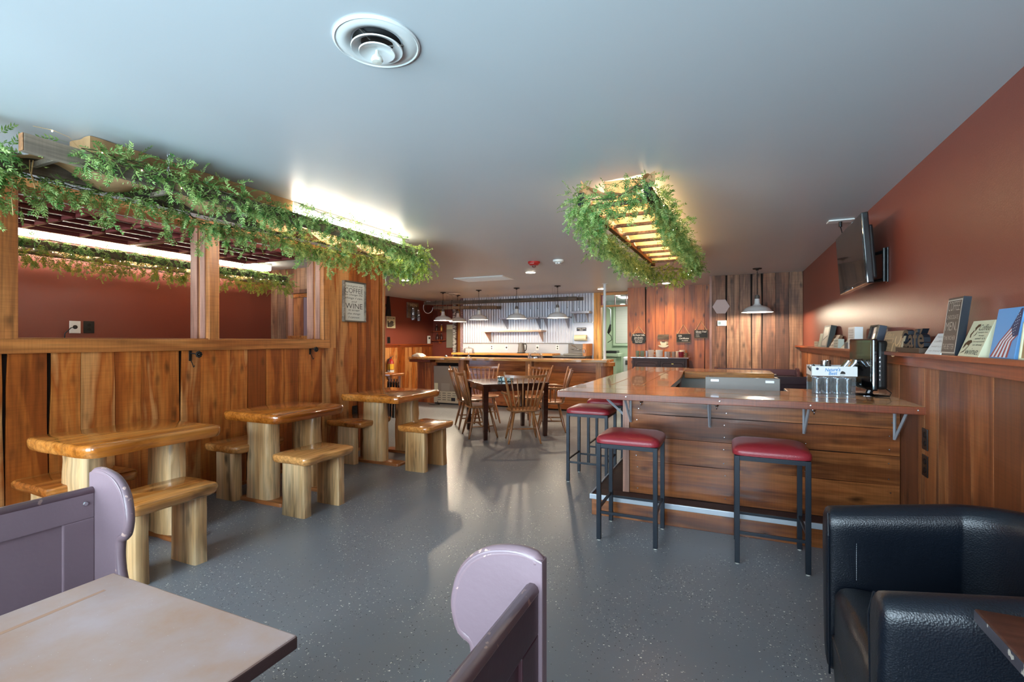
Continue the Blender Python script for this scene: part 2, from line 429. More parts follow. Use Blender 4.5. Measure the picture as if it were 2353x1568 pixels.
ORANGE = [(136, 66, 22), (172, 92, 34), (188, 112, 50), (154, 78, 28), (196, 134, 78)]
M = {}
M['plankV'] = wood('orange_stained_plank', ORANGE, 'Z', saw=0.35, knots=0.7, rough=0.36, val=0.62, grain=.6, streak=.55)
M['plankR'] = wood('warm_cherry_plank', [(116, 62, 30), (152, 86, 44), (168, 108, 64), (124, 70, 42)], 'Z', saw=0.3, knots=0.6, rough=0.48, val=0.75, grain=.5, streak=.6)
M['plankG'] = wood('weathered_plank', [(96, 62, 46), (134, 88, 62), (152, 112, 84), (112, 80, 64)], 'Z', saw=0.5, knots=0.8, rough=0.6, val=0.35)
M['plankW'] = wood('bright_fir_plank', [(126, 62, 18), (160, 82, 26), (178, 100, 40), (140, 70, 22)], 'Z', saw=0.12, knots=0.9, rough=0.45, val=0.4, grain=.6, streak=.5)
M['plankX'] = wood('bar_front_plank', [(96, 50, 22), (134, 74, 34), (156, 94, 48), (110, 60, 28)], 'X', saw=0.22, knots=0.9, rough=0.25, coat=0.35, val=0.4, grain=.7, streak=.7)
M['beadX'] = wood('far_bar_front_plank', [(136, 70, 30), (172, 96, 42), (186, 112, 54)], 'X', saw=0.2, knots=0.7, rough=0.25, coat=0.4, val=0.2)
M['boardY'] = wood('orange_cap_board', [(150, 86, 40), (182, 114, 58), (196, 134, 78)], 'Y', saw=0.35, knots=0.6, rough=0.36, val=0.2)
M['boardYr'] = wood('red_cap_board', [(112, 44, 18), (150, 68, 28), (164, 84, 40)], 'Y', saw=0.3, knots=0.5, rough=0.34, val=0.25)
M['postZ'] = wood('orange_post', [(148, 84, 40), (180, 114, 60), (194, 136, 84)], 'Z', saw=0.5, knots=0.6, rough=0.4, val=0.25)
M['trimZ'] = wood('pinkish_trim', [(142, 96, 78), (170, 122, 102), (184, 140, 120)], 'Z', saw=0.2, knots=0.3, rough=0.45, val=0.25)
M['yellowZ'] = wood('pale_fir_post', [(176, 112, 44), (206, 146, 66), (216, 160, 84)], 'Z', saw=0.1, knots=0.5, rough=0.45, val=0.1)
M['yellowX'] = wood('pale_fir_rail', [(176, 104, 40), (200, 134, 58), (210, 150, 76)], 'X', saw=0.1, knots=0.4, rough=0.45, val=0.1)
M['darkgap'] = flat('dark_backing', srgb(26, 15, 8), 0.9)
M['logtop'] = wood('varnished_log_top', [(150, 78, 22), (190, 112, 40), (206, 134, 62)], 'Y', scale=0.8, saw=0, knots=0.5, rough=0.18, coat=0.8, coat_rough=0.05, val=0.25, streak=0.3)
M['logseat'] = wood('varnished_log_seat', [(158, 86, 32), (200, 128, 60), (214, 152, 88)], 'Y', scale=0.9, saw=0, knots=0.7, rough=0.2, coat=0.7, coat_rough=0.08, val=0.3, streak=0.4)
M['logleg'] = wood('peeled_log', [(182, 134, 84), (212, 170, 118), (226, 194, 150)], 'Z', scale=0.9, saw=0, knots=1.0, rough=0.34, coat=0.3, val=0.25, streak=.9, grain=0.7, sr=(.33, .47))
M['logfoot'] = wood('log_foot_board', [(128, 70, 30), (164, 98, 50), (176, 116, 70)], 'X', saw=0.1, knots=0.3, rough=0.35, coat=0.3)
M['bartop'] = wood('glossy_bar_top', [(168, 104, 52), (198, 134, 74), (214, 164, 104), (176, 112, 60)], 'X', scale=0.6, saw=0, knots=0.6, rough=0.22, coat=0.45, coat_rough=0.03, val=0.3, streak=0.5)
M['bartopY'] = wood('glossy_bar_top_lengthwise', [(170, 104, 50), (200, 134, 70), (214, 160, 98), (170, 108, 56)], 'Y', scale=0.6, saw=0, knots=0.7, rough=0.22, coat=0.45, coat_rough=0.03, val=0.4, streak=0.6)
M['baredge'] = wood('bar_edge_board', [(84, 30, 10), (116, 48, 18), (130, 62, 26)], 'X', saw=0.7, knots=0.4, rough=0.3, coat=0.2, val=0.2)
M['dining'] = wood('dark_dining_wood', [(34, 14, 10), (52, 24, 16), (60, 30, 20)], 'X', saw=0, knots=0, rough=0.18, coat=0.6, grain=0.4, val=0.05, streak=0.1)
M['chairwood'] = wood('brown_chair_wood', [(112, 66, 34), (142, 90, 50), (158, 106, 62)], 'Z', saw=0, knots=0, rough=0.32, coat=0.3, grain=0.4, val=0.1, streak=0.1)
M['old'] = wood('weathered_ladder_wood', [(80, 70, 60), (118, 104, 90), (146, 130, 112)], 'Y', saw=0.2, knots=0.4, rough=0.8, val=0.2)
M['oldX'] = wood('weathered_rack_wood', [(66, 54, 44), (100, 84, 70), (122, 106, 88)], 'X', saw=0.2, knots=0.4, rough=0.8, val=0.2)
M['ladderbrown'] = wood('brown_ladder_wood', [(96, 60, 34), (128, 84, 50), (140, 98, 62)], 'Y', saw=0.2, knots=0.3, rough=0.7, val=0.2)
M['cabinet'] = wood('dark_sideboard_wood', [(46, 24, 22), (60, 34, 30), (70, 42, 36)], 'X', saw=0, knots=0, rough=0.6, grain=0.3, val=0.05, streak=0.1)
M['darktable'] = wood('worn_dark_table', [(52, 26, 18), (78, 42, 30), (96, 56, 42)], 'X', saw=0.3, knots=0.2, rough=0.4, coat=0.2)
M['floor'] = floor_mat()
M['ceiling'] = paint('ceiling_paint', srgb(184, 189, 194), rough=0.38, bscale=120, bump=0.06, blot=0.03)
M['red'] = paint('brick_red_wall_paint', srgb(126, 62, 48), rough=0.36, bscale=150, bump=0.35, blot=0.05)
M['green'] = paint('mint_green_wall_paint', srgb(160, 178, 150), rough=0.5, bscale=60, bump=0.05, blot=0.03)
M['whitewall'] = paint('pale_plaster', srgb(200, 200, 198), rough=0.6, bscale=60, bump=0.05, blot=0.03)
M['purple'] = paint('mauve_pew_paint', srgb(124, 104, 111), rough=0.36, bscale=60, bump=0.25, blot=0.06)
M['purplechip'] = paint('worn_mauve_edge_paint', srgb(128, 106, 112), rough=0.36, chips=srgb(196, 164, 152), chip_amt=0.02, bscale=60, bump=0.3, blot=0.08)
M['dpurple'] = paint('dark_plum_pew_paint', srgb(66, 40, 46), rough=0.3, bscale=50, bump=0.15, blot=0.06)
M['sash'] = paint('oxblood_sash_paint', srgb(134, 60, 58), rough=0.45, bscale=80, bump=0.1, blot=0.06)
M['pinktop'] = None
M['red_vinyl'] = leather('red_vinyl', srgb(146, 40, 50), 0.34)
M['leather'] = leather('black_leather', srgb(8, 16, 27), 0.35)
M['thread'] = flat('white_thread', srgb(190, 196, 200), 0.8)
M['blackmetal'] = flat('black_powder_coat', srgb(26, 34, 44), 0.4, 0.2, bump=0.1)
M['iron'] = flat('wrought_iron', srgb(38, 34, 32), 0.5, 0.6)
M['chrome'] = flat('chrome', srgb(210, 212, 215), 0.12, 1.0)
M['steel'] = flat('brushed_steel', srgb(112, 107, 102), 0.5, 0.5)
M['steelb'] = flat('bright_steel', srgb(170, 174, 178), 0.3, 0.9)
M['galv'] = flat('galvanised_sheet', srgb(182, 187, 198), 0.4, 0.5, var=0.05)
M['alu'] = flat('aluminium_edge', srgb(190, 198, 206), 0.35, 0.35)
M['white'] = flat('white_plastic', srgb(226, 228, 226), 0.35)
M['whitemetal'] = flat('white_enamel', srgb(214, 216, 216), 0.25, coat=0.3)
M['offwhite'] = flat('off_white', srgb(206, 204, 194), 0.5)
M['cream'] = flat('cream_board', srgb(206, 202, 170), 0.5)
M['black'] = flat('black_plastic', srgb(16, 17, 19), 0.28)
M['blackglossy'] = flat('glossy_black', srgb(8, 9, 11), 0.06, coat=0.5)
M['screen'] = flat('dark_screen', srgb(30, 27, 26), 0.09, coat=0.4)
M['ink'] = flat('dark_ink', srgb(40, 36, 32), 0.7)
M['chalk'] = flat('chalk', srgb(226, 222, 212), 0.9)
M['slate'] = flat('blackboard', srgb(34, 36, 36), 0.7)
M['kraft'] = flat('brown_letter_board', srgb(74, 54, 38), 0.6)
M['kraftside'] = flat('letter_side', srgb(18, 22, 32), 0.6)
M['burlap'] = cloth_mat('burlap', srgb(192, 152, 108), 0.28)
M['leafA'] = leaf_mat('fern_leaves', srgb(74, 128, 54), srgb(186, 208, 128))
M['leafB'] = leaf_mat('yellowish_fern_leaves', srgb(108, 144, 48), srgb(206, 214, 96))
M['stem'] = flat('vine_stem', srgb(58, 56, 30), 0.7)
M['tube'] = emit('lit_fluorescent_lens', (1.0, 0.93, 0.80, 1), 11.0)
M['tubew'] = emit('warm_fluorescent_lens', (1.0, 0.80, 0.50, 1), 9.0)
M['kitchenlens'] = emit('kitchen_light_lens', (1.0, 0.98, 0.9, 1), 3.0)
M['led'] = emit('downlight_lens', (1.0, 0.9, 0.72, 1), 22.0)
M['bulb'] = emit('pendant_bulb', (1.0, 0.86, 0.62, 1), 16.0)
M['fairy'] = emit('fairy_light', (1.0, 0.86, 0.6, 1), 8.0)
M['glass'] = glass('clear_glass')
M['tubglass'] = glass('clear_tub_plastic', (0.93, 0.96, 0.98, 1), 0.12, 0.03)
M['splash'] = paint('pale_blue_grey_backsplash', srgb(184, 190, 200), rough=0.4, bump=.05)
M['glassb'] = glass('bluish_clear_plastic', (0.88, 0.93, 0.96, 1), 0.08, 0.2)
M['pane'] = glass('window_pane', (0.95, 0.96, 0.95, 1), 0.03, 0.10)
M['redplastic'] = flat('red_plastic', srgb(170, 32, 30), 0.35)
M['yellow'] = flat('yellow_label', srgb(226, 176, 50), 0.5)
M['rope'] = flat('jute_rope', srgb(198, 160, 110), 0.9)
M['wire'] = flat('black_cable', srgb(20, 20, 22), 0.5)
M['birch'] = None
def birch():
    m, nt, b = mk('birch_bark'); N = nt.nodes; L = nt.links
    tc = N.new('ShaderNodeTexCoord'); mp = N.new('ShaderNodeMapping'); mp.inputs['Scale'].default_value = (8, 8, 30)
    L.new(tc.outputs['Object'], mp.inputs[0]); n = N.new('ShaderNodeTexNoise'); n.inputs['Scale'].default_value = 1.4; n.inputs['Detail'].default_value = 5; L.new(mp.outputs[0], n.inputs['Vector'])
    rp = N.new('ShaderNodeValToRGB'); rp.color_ramp.elements[0].position = 0.4; rp.color_ramp.elements[1].position = 0.56
    rp.color_ramp.elements[0].color = srgb(70, 60, 52); rp.color_ramp.elements[1].color = srgb(204, 200, 192)
    L.new(n.outputs['Fac'], rp.inputs[0]); L.new(rp.outputs[0], b.inputs['Base Color']); b.inputs['Roughness'].default_value = 0.7
    return m
M['birch'] = birch()
def worn_top():
    m, nt, b = mk('worn_pink_table_top'); N = nt.nodes; L = nt.links
    tc = N.new('ShaderNodeTexCoord')
    n = N.new('ShaderNodeTexNoise'); n.inputs['Scale'].default_value = 3.2; n.inputs['Detail'].default_value = 8; n.inputs['Roughness'].default_value = 0.62; L.new(tc.outputs['Object'], n.inputs['Vector'])
    rp = N.new('ShaderNodeValToRGB'); e = rp.color_ramp
    e.elements[0].position = 0.3; e.elements[0].color = srgb(162, 124, 102); e.elements[1].position = 0.62; e.elements[1].color = srgb(168, 150, 150)
    x = e.elements.new(0.45); x.color = srgb(164, 138, 128)
    L.new(n.outputs['Fac'], rp.inputs[0])
    s = N.new('ShaderNodeTexVoronoi'); s.inputs['Scale'].default_value = 70; L.new(tc.outputs['Object'], s.inputs['Vector'])
    lt = N.new('ShaderNodeMath'); lt.operation = 'LESS_THAN'; lt.inputs[1].default_value = 0.045; L.new(s.outputs['Distance'], lt.inputs[0])
    m2 = N.new('ShaderNodeMix'); m2.data_type = 'RGBA'; m2.inputs['B'].default_value = srgb(206, 196, 196); L.new(lt.outputs[0], m2.inputs['Factor']); L.new(rp.outputs[0], m2.inputs['A'])
    L.new(m2.outputs['Result'], b.inputs['Base Color']); b.inputs['Roughness'].default_value = 0.42
    return m
M['pinktop'] = worn_top()
# ================================================================ the setting
YF = -1.6
YB, YM, YK, YE = 8.93, 10.24, 10.95, 11.70     # plank wall, fir wall, corrugated wall, far corner wall
XB, XR, XH = WL - 0.23, -6.57, -7.70           # partition back face, back room wall, hall wall
struct('floor', box(nb(), -8.2, 2.0, YF - .2, 13.8, -0.1, 0), M['floor'])
struct('ceiling', box(nb(), -8.2, 2.0, YF - .2, 13.8, CEIL, CEIL + .1), M['ceiling'])

def plank_row(parent, axis, face, back, bounds, z0, z1, m, wany=(), wob=0.003, gap=0.0025, seed=0, top=None):
    """upright boards; bounds = edges along the wall, wany = indices of edges with a wide dark live-edge gap"""
    rnd = random.Random(seed)
    hs = [z0 + (z1 - z0) * k / 6 for k in range(7)]
    edges = []
    for i, b in enumerate(bounds):
        wv = [wob * rnd.uniform(-1, 1) for _ in hs]
        g = [gap * rnd.uniform(.6, 1.4)] * 7
        if i in wany:
            up = rnd.random() < .65
            g = [gap + 0.030 * ((k / 6 if up else 1 - k / 6) ** 1.6) * rnd.uniform(.8, 1.2) for k in range(7)]
        edges.append([(b + wv[k] - g[k] / 2, b + wv[k] + g[k] / 2) for k in range(7)])
    for i in range(len(bounds) - 1):
        d = rnd.uniform(0, 0.004) * (1 if face > back else -1)
        L_, R_ = edges[i], edges[i + 1]
        pts = [(L_[k][1], hs[k]) for k in range(7)] + [(R_[k][0], hs[k]) for k in range(6, -1, -1)]
        bm = prism(nb(), pts, back, face + d, axis)
        part('plank', bm, m, parent)

# ---- right wall: red paint over a cherry wainscot with a ledge
wr = struct('wall_right', box(nb(), WR, WR + .12, YF, YB + .1, 0, CEIL), M['red'])
yb = [onX(x, 900, 1.075).y for x in (2353, 2290, 2237, 2195, 2161, 2130, 2115, 2099, 2085, 2070, 2055, 2040, 2024, 2008, 1994, 1980, 1966, 1952, 1940, 1928, 1918, 1908, 1898, 1890, 1882, 1874, 1866, 1858, 1850, 1845)]
yb = [YF, -1.3, -1.05, -.8, -.5, -.25, 0.05, .35, .62, .85, 1.1, 1.36, 1.55, 1.76] + [y for y in yb if y > 1.8] + [YB]
plank_row(wr, 'x', 1.068, 1.09, sorted(set(round(y, 3) for y in yb if y <= YB)), 0, 1.285, M['plankR'], seed=3, gap=0.002, wany=(15, 20))
lg = struct('trim_1', box(nb(), .975, 1.09, YF, 2.06, 1.325, 1.35, .003), M['boardYr'])
struct('trim_2', box(nb(), .975, 1.09, 2.064, YB - .02, 1.325, 1.35, .003), M['boardYr'])
struct('trim_3', box(nb(), 1.045, 1.068, YF, 1.98, 1.262, 1.325, .002), M['boardY'])
struct('trim_4', box(nb(), 1.045, 1.068, 1.984, YB - .02, 1.262, 1.325, .002), M['boardYr'])

# ---- plank wall behind the bar and its return
wp = struct('wall_back_right', box(nb(), -.25, WR + .12, YB, YB + .12, 0, CEIL), M['darkgap'])
xb = [onY(x, 700, YB - .02).x for x in (1634, 1669, 1686, 1699, 1727, 1751, 1782, 1813, 1845)]
plank_row(wp, 'y', YB - .022, YB, [-.25] + xb[1:-1] + [1.088], 0, CEIL, M['plankG'], seed=5, wany=(1, 4, 5), gap=0.004)
wq = struct('wall_return', box(nb(), -.29, -.25, YB - .022, YM, 0, CEIL), M['trimZ'])
wm = struct('wall_back_middle', box(nb(), -1.9, -.25, YM, YM + .12, 0, CEIL), M['darkgap'])
xb = [onY(x, 760, YM - .02).x for x in (1447, 1457, 1484, 1506, 1527, 1550, 1573, 1596, 1619)]
plank_row(wm, 'y', YM - .022, YM, [-1.92] + xb[1:] + [-.29], 0, CEIL, M['plankW'], seed=8, wany=(2, 8), gap=0.003)
struct('wall_kitchen_jamb', box(nb(), -1.94, -1.80, YM + .12, YK + .02, 0, CEIL), M['plankV'])

# ---- corrugated wall behind the far bar
wk = struct('wall_back', box(nb(), -6.31, -2.82, YK, YK + .15, 0, CEIL), M['whitewall'])
def corrugated(x0, x1, z0, z1, y, pitch=0.0675, amp=0.009):
    n = int((x1 - x0) / pitch * 6); V = []; Fc = []
    for i in range(n + 1):
        x = x0 + (x1 - x0) * i / n; yy = y - amp - amp * math.sin(2 * PI * i / 6)
        V += [(x, yy, z0), (x, yy, z1)]
        if i: Fc.append((2 * i - 2, 2 * i, 2 * i + 1, 2 * i - 1))
    o = part('corrugated_sheet', (V, Fc), M['galv'], wk, smooth=True)
    return o
corrugated(-6.28, -4.55, 1.37, CEIL - .005, YK)
corrugated(-4.56, -3.32, 1.37, CEIL - .005, YK - .006)
corrugated(-3.30, -2.83, 1.86, CEIL - .005, YK)
part('panel', box(nb(), -6.29, -3.30, YK - .012, YK, 0.8, 1.36, .003), M['splash'], wk)
part('panel', box(nb(), -3.32, -2.83, YK - .012, YK, 0.8, 1.84, .003), M['galv'], wk, label='dull metal splash panel over the hand sink')
part('moulding', box(nb(), -6.29, -3.31, YK - .03, YK, 1.355, 1.372, .003), M['steel'], wk)
part('moulding', box(nb(), -3.32, -2.83, YK - .03, YK, 1.838, 1.855, .003), M['steelb'], wk)
part('moulding', box(nb(), -3.335, -3.315, YK - .04, YK, 1.36, 2.10, .003), M['steelb'], wk)
# doorway into the green kitchen
struct('trim_5', box(nb(), -2.82, -2.66, YK - .03, YK + .15, 0, CEIL - .001, .004), M['yellowZ'])
tr = struct('window_4', box(nb(), -2.66, -1.9, YK - .02, YK + .1, 2.20, 2.235, .003), M['yellowX'])
part('frame', box(nb(), -2.66, -1.9, YK - .02, YK + .1, 2.47, CEIL - .001, .003), M['yellowX'], tr)
for a in (-2.655, -2.345, -2.095):
    part('mullion', box(nb(), a, a + (.035 if a == -2.655 else .014), YK, YK + .05, 2.235, 2.47, .002), M['sash'], tr)
for a, b_ in ((-2.62, -2.345), (-2.331, -2.095), (-2.081, -1.94)):
    part('pane', box(nb(), a, b_, YK + .02, YK + .024, 2.235, 2.47), M['pane'], tr)
struct('wall_kitchen_far', box(nb(), -3.4, -.4, 13.3, 13.42, 0, CEIL), M['green'])
struct('wall_kitchen_left', box(nb(), -3.5, -3.4, YK + .15, 13.42, 0, CEIL), M['green'])
struct('wall_kitchen_right', box(nb(), -.5, -.4, YK, 13.3, 0, CEIL), M['green'])
# kitchen window with a blind, dim and pale
kw = struct('window_5', box(nb(), -2.88, -1.66, 13.24, 13.3, 1.29, 1.35, .004), M['green'])
for bx in ((-2.88, -2.82, 1.35, 2.4), (-1.72, -1.66, 1.35, 2.4), (-2.88, -1.66, 2.4, 2.46)):
    part('frame', box(nb(), bx[0], bx[1], 13.24, 13.3, bx[2], bx[3], .004), M['green'], kw)
for k in range(34):
    z = 1.365 + k * .03
    part('slat', box(nb(), -2.81, -1.73, 13.262, 13.284, z, z + .022, M=None), M['offwhite'], kw)

# ---- hall: red wall above an orange wainscot, corner wall with shelves
wh = struct('wall_hall', box(nb(), XH - .1, XH, 5.3, YE + .1, 0, CEIL), M['red'])
hb = [5.4]
while hb[-1] < YE - .25: hb.append(hb[-1] + .135 + .05 * random.random())
hb.append(YE - .1)
plank_row(wh, 'x', XH + .018, XH, hb, 0, 1.27, M['plankV'], seed=11, gap=.002)
struct('trim_6', box(nb(), XH, XH + .07, 5.4, YE - .1, 1.30, 1.345, .008), M['boardYr'])
struct('trim_7', box(nb(), XH, XH + .035, 5.4, YE - .1, 1.255, 1.30, .004), M['boardYr'])
struct('wall_far_corner', box(nb(), XH - .1, -6.2, YE, YE + .1, 0, CEIL), M['red'])
struct('wall_corner_return', box(nb(), -6.35, -6.31, YK, YE, 0, CEIL), M['trimZ'])
struct('trim_8', box(nb(), -6.345, -6.28, YK - .05, YK + .001, 0, CEIL - .001, .004), M['purplechip'])
# door frame beside the birch log
dr = struct('door_1', box(nb(), -6.86, -6.74, YE - .04, YE, 0, 2.14, .004), M['yellowZ'])
part('frame', box(nb(), -6.48, -6.40, YE - .04, YE, 0, 2.14, .004), M['yellowZ'], dr)
part('frame', box(nb(), -6.86, -6.40, YE - .04, YE, 2.14, 2.24, .004), M['yellowX'], dr)
part('door_leaf', box(nb(), -6.74, -6.48, YE - .012, YE, 0, 2.14), M['darkgap'], dr)
part('strip', box(nb(), -6.60, -6.55, YE - .03, YE - .013, .8, 2.0, .004), M['yellowZ'], dr)
part('panel', box(nb(), -6.86, -6.40, YE - .03, YE, 2.24, CEIL - .001, .004), M['yellowX'], dr)

# ---- left partition
wl = struct('wall_left', box(nb(), XB + .01, WL - .02, YF, 5.39, 0, 1.42), M['darkgap'])
part('stub', box(nb(), XB + .01, WL - .02, 4.33, 5.39, 1.42, CEIL), M['darkgap'], wl)
part('stub', box(nb(), XB + .01, WL - .02, YF, 1.30, 1.42, CEIL), M['darkgap'], wl)
lo = [YF, -1.4, -1.18, -.95, -.74, -.5, -.3, -.08, .12, .33, .5, .72, .9, 1.1, 1.3, 1.553, 1.782, 1.969, 2.183, 2.37, 2.68, 2.855, 3.141, 3.33, 3.54, 3.761, 3.957, 4.13, 4.3]
plank_row(wl, 'x', WL, WL - .02, lo, 0, 1.337, M['plankV'], seed=21, wany=(15, 16, 20, 23, 24, 26), gap=.003, wob=.004)
plank_row(wl, 'x', WL, WL - .02, [4.3, 4.522], 0, 1.337, M['plankV'], seed=23, gap=.003)
plank_row(wl, 'x', WL, WL - .02, [4.392, 4.522], 1.337, CEIL, M['plankV'], seed=25, gap=.003)
plank_row(wl, 'x', WL, WL - .02, [4.522, 4.738, 4.903, 5.06, 5.153, 5.331, 5.41], 0, CEIL, M['plankV'], seed=24, wany=(2, 5), gap=.004)
plank_row(wl, 'x', WL, WL - .02, [YF, -1.35, -1.1, -.85, -.6, -.35, -.1, .2, .45, .7, .95, 1.2, 1.34], 1.337, CEIL, M['plankV'], seed=26, gap=.003)
struct('trim_9', box(nb(), WL, WL + .028, 1.0, 4.40, 1.335, 1.433, .003), M['boardY'])
struct('trim_10', box(nb(), WL, WL + .028, YF, .997, 1.335, 1.433, .003), M['boardY'])
struct('trim_11', box(nb(), XB - .01, WL + .002, 1.345, 4.28, 1.425, 1.443, .003), M['boardY'])
struct('trim_12', box(nb(), XB - .02, WL + .02, YF, 5.38, 2.475, CEIL - .001, .003), M['boardY'])
struct('baseboard_left', box(nb(), WL, WL + .016, YF, 5.38, 0, .035, .003), M['boardY'])
def post(n, y0, y1, zb=1.443, face=.026):
    o = struct('trim_%d' % n, box(nb(), WL - .001, WL + face, y0 - .0, y1, zb - .01, 2.475, .003), M['postZ'])
    return o
post(13, 1.345, 1.613)
p = struct('trim_14', box(nb(), WL - .03, WL + .026, 2.925, 3.02, 1.433, 2.475, .003), M['postZ'])
part('jamb', box(nb(), WL - .10, WL - .031, 2.915, 3.01, 1.443, 2.475, .003), M['trimZ'], p)
part('stop', box(nb(), WL - .135, WL - .101, 2.93, 3.0, 1.443, 2.475, .003), M['postZ'], p)
part('jamb', box(nb(), XB + .001, WL - .136, 2.912, 3.01, 1.443, 2.475, .003), M['trimZ'], p)
p = struct('trim_15', box(nb(), WL - .03, WL + .026, 4.30, 4.391, 1.433, 2.475, .003), M['postZ'])
part('jamb', box(nb(), WL - .10, WL - .031, 4.29, 4.33, 1.443, 2.475, .003), M['trimZ'], p)
part('stop', box(nb(), WL - .135, WL - .101, 4.305, 4.33, 1.443, 2.475, .003), M['postZ'], p)
part('jamb', box(nb(), XB + .001, WL - .136, 4.288, 4.33, 1.443, 2.475, .003), M['trimZ'], p)
struct('trim_16', box(nb(), XB, WL + .02, 5.39, 5.43, 0, CEIL - .001, .004), M['postZ'])
# back room
wb = struct('wall_back_room', box(nb(), XR - .1, XR, YF, 5.5, 0, CEIL), M['red'])
we = struct('wall_back_room_end', box(nb(), XR, XB + .01, 5.42, 5.52, 0, CEIL), M['darkgap'])
plank_row(we, 'y', 5.40, 5.42, [XR + .005, -6.42, -6.24, -6.02, -5.84, -5.6, -5.38, -5.15, -4.9, -4.7, XB], 0, CEIL, M['plankG'], seed=31, gap=.003)
wi = struct('window_6', box(nb(), -6.16, -5.2, 5.355, 5.40, 2.14, 2.20, .004), M['plankG'])
for bx in ((-6.16, -6.06, 1.50, 2.14), (-5.3, -5.2, 1.50, 2.14)):
    part('frame', box(nb(), bx[0], bx[1], 5.37, 5.40, bx[2], bx[3], .004), M['trimZ'], wi)
part('frame', box(nb(), -6.06, -5.3, 5.375, 5.40, 2.08, 2.14, .004), M['boardY'], wi)
part('frame', box(nb(), -6.16, -5.2, 5.36, 5.40, 1.44, 1.50, .004), M['boardY'], wi)
part('mullion', box(nb(), -5.70, -5.66, 5.38, 5.40, 1.5, 2.08, .003), M['boardY'], wi)
part('shutter_board', box(nb(), -6.06, -5.86, 5.386, 5.398, 1.5, 2.08), M['plankR'], wi)
part('shutter_board', box(nb(), -5.855, -5.705, 5.386, 5.398, 1.5, 2.08), M['purple'], wi)
# front wall with three shop windows (behind the camera)
wf = struct('wall_front', box(nb(), XR - .1, WR + .12, YF - .12, YF, 0, .62), M['plankV'])
part('lintel', box(nb(), XR - .1, WR + .12, YF - .12, YF, 2.38, CEIL), M['plankV'], wf)
xs = [(XR - .1, -6.35), (-4.85, -4.2), (-2.2, -1.75), (0.65, WR + .12)]
for a, b_ in xs: part('pier', box(nb(), a, b_, YF - .12, YF, .62, 2.38), M['plankV'], wf)
for i, (a, b_) in enumerate(((-6.35, -4.85), (-4.2, -2.2), (-1.75, .65))):
    wn = struct('window_%d' % (i + 1), box(nb(), a, b_, YF - .1, YF - .02, .62, .68, .004), M['white'])
    part('frame', box(nb(), a, b_, YF - .1, YF - .02, 2.32, 2.38, .004), M['white'], wn)
    for c_ in (a, (a + b_) / 2 - .03, b_ - .06): part('frame', box(nb(), c_, c_ + .06, YF - .1, YF - .02, .68, 2.32, .004), M['white'], wn)
    part('pane', box(nb(), a + .06, (a + b_) / 2 - .03, YF - .06, YF - .055, .68, 2.32), M['pane'], wn)
    part('pane', box(nb(), (a + b_) / 2 + .03, b_ - .06, YF - .06, YF - .055, .68, 2.32), M['pane'], wn)
# ================================================================ log tables and stools
def log_leg(cx, cy, w, t, z0, z1, seed, flare=.0, m='logleg', rough_bark=.01, sq=.55):
    """upright slab of peeled log: wide in x, t deep in y"""
    rings = []
    n = 20
    for k in range(10):
        f = k / 9; z = z0 + (z1 - z0) * f
        ww = w * (1 + flare * (1 - f) ** 2) / 2; tt = t / 2 * (1 + flare * .5 * (1 - f) ** 2)
        ring = []
        for i in range(n):
            a = 2 * PI * i / n; ca, sa = math.cos(a), math.sin(a)
            x = math.copysign(abs(ca) ** sq, ca) * ww; y = math.copysign(abs(sa) ** sq, sa) * tt
            q = 1 + rough_bark * 6 * nz(ca * 1.5 + seed, sa * 1.5, z * 5) + rough_bark * 3 * nz(ca * 4 + seed, sa * 4, z * 13)
            ring.append(Vector((cx + x * q, cy + y * q, z)))
        rings.append(ring)
    bm = nb(); loft(bm, rings); return bm
def log_table(x0, x1, y0, y1, label, seed, notch=False):
    cx, cy = (x0 + x1) / 2, (y0 + y1) / 2
    t = thing('log_table', label, 'table', (cx, cy, 0), 0, 'log slab tables along the plank partition')
    hx, hy = (x1 - x0) / 2, (y1 - y0) / 2
    ol = rect_outline(-hx, hx, -hy, hy, .06, 8, .014 if not notch else .028, seed)
    part('tabletop', slab(nb(), ol, .722, .80, .018, .014, seed, .0015), M['logtop'], t, smooth='auto')
    for s, yy in ((-1, -hy + .18), (1, hy - .18)):
        part('leg', log_leg(-.02 + .02 * s, yy, .30, .15, .028, .726, seed + s, .10, rough_bark=.016), M['logleg'], t, smooth='auto')
        fo = rect_outline(-hx + .10, hx - .06, yy - .085, yy + .075, .03, 6, .008, seed + s * 2)
        part('foot', slab(nb(), fo, 0, .03, .008, .0, seed), M['logfoot'], t, smooth='auto')
    return t
log_table(-4.15, -3.41, 1.555, 2.40, 'log table nearest the camera, slab top on two pale log legs, beside the mauve pew', 1.3)
log_table(-4.10, -3.41, 2.86, 3.67, 'middle log table of three, slab top on a dark-streaked round log leg', 4.1)
log_table(-4.16, -3.34, 4.36, 5.28, 'farthest log table of three, wavy-edged orange top with a knot notch', 7.9, True)
def log_bench(x0, x1, y0, y1, label, seed, group):
    cx, cy = (x0 + x1) / 2, (y0 + y1) / 2
    t = thing('log_stool', label, 'stool', (cx, cy, 0), 0, group)
    hx, hy = (x1 - x0) / 2, (y1 - y0) / 2
    ol = rect_outline(-hx, hx, -hy, hy, .045, 7, .012, seed)
    part('seat', slab(nb(), ol, .432, .50, .016, .022, seed, .003), M['logseat'], t, smooth='auto')
    for s in (-1, 1):
        yy = s * (hy - .10)
        part('leg', log_leg(0.01 * s, yy, .25, .085, 0, .436, seed + s * 3, .04, rough_bark=.006, sq=.26), M['logleg'], t, smooth='auto')
    part('stretcher', box(nb(), .02, .05, -hy + .11, hy - .11, .39, .432, .004), M['logfoot'], t)
    return t
G1 = 'log stools on the aisle side'; G2 = 'log stools against the plank partition'
log_bench(-3.40, -3.01, 1.58, 2.11, 'log stool on the aisle side of the nearest log table, behind the mauve pew end', 2.2, G1)
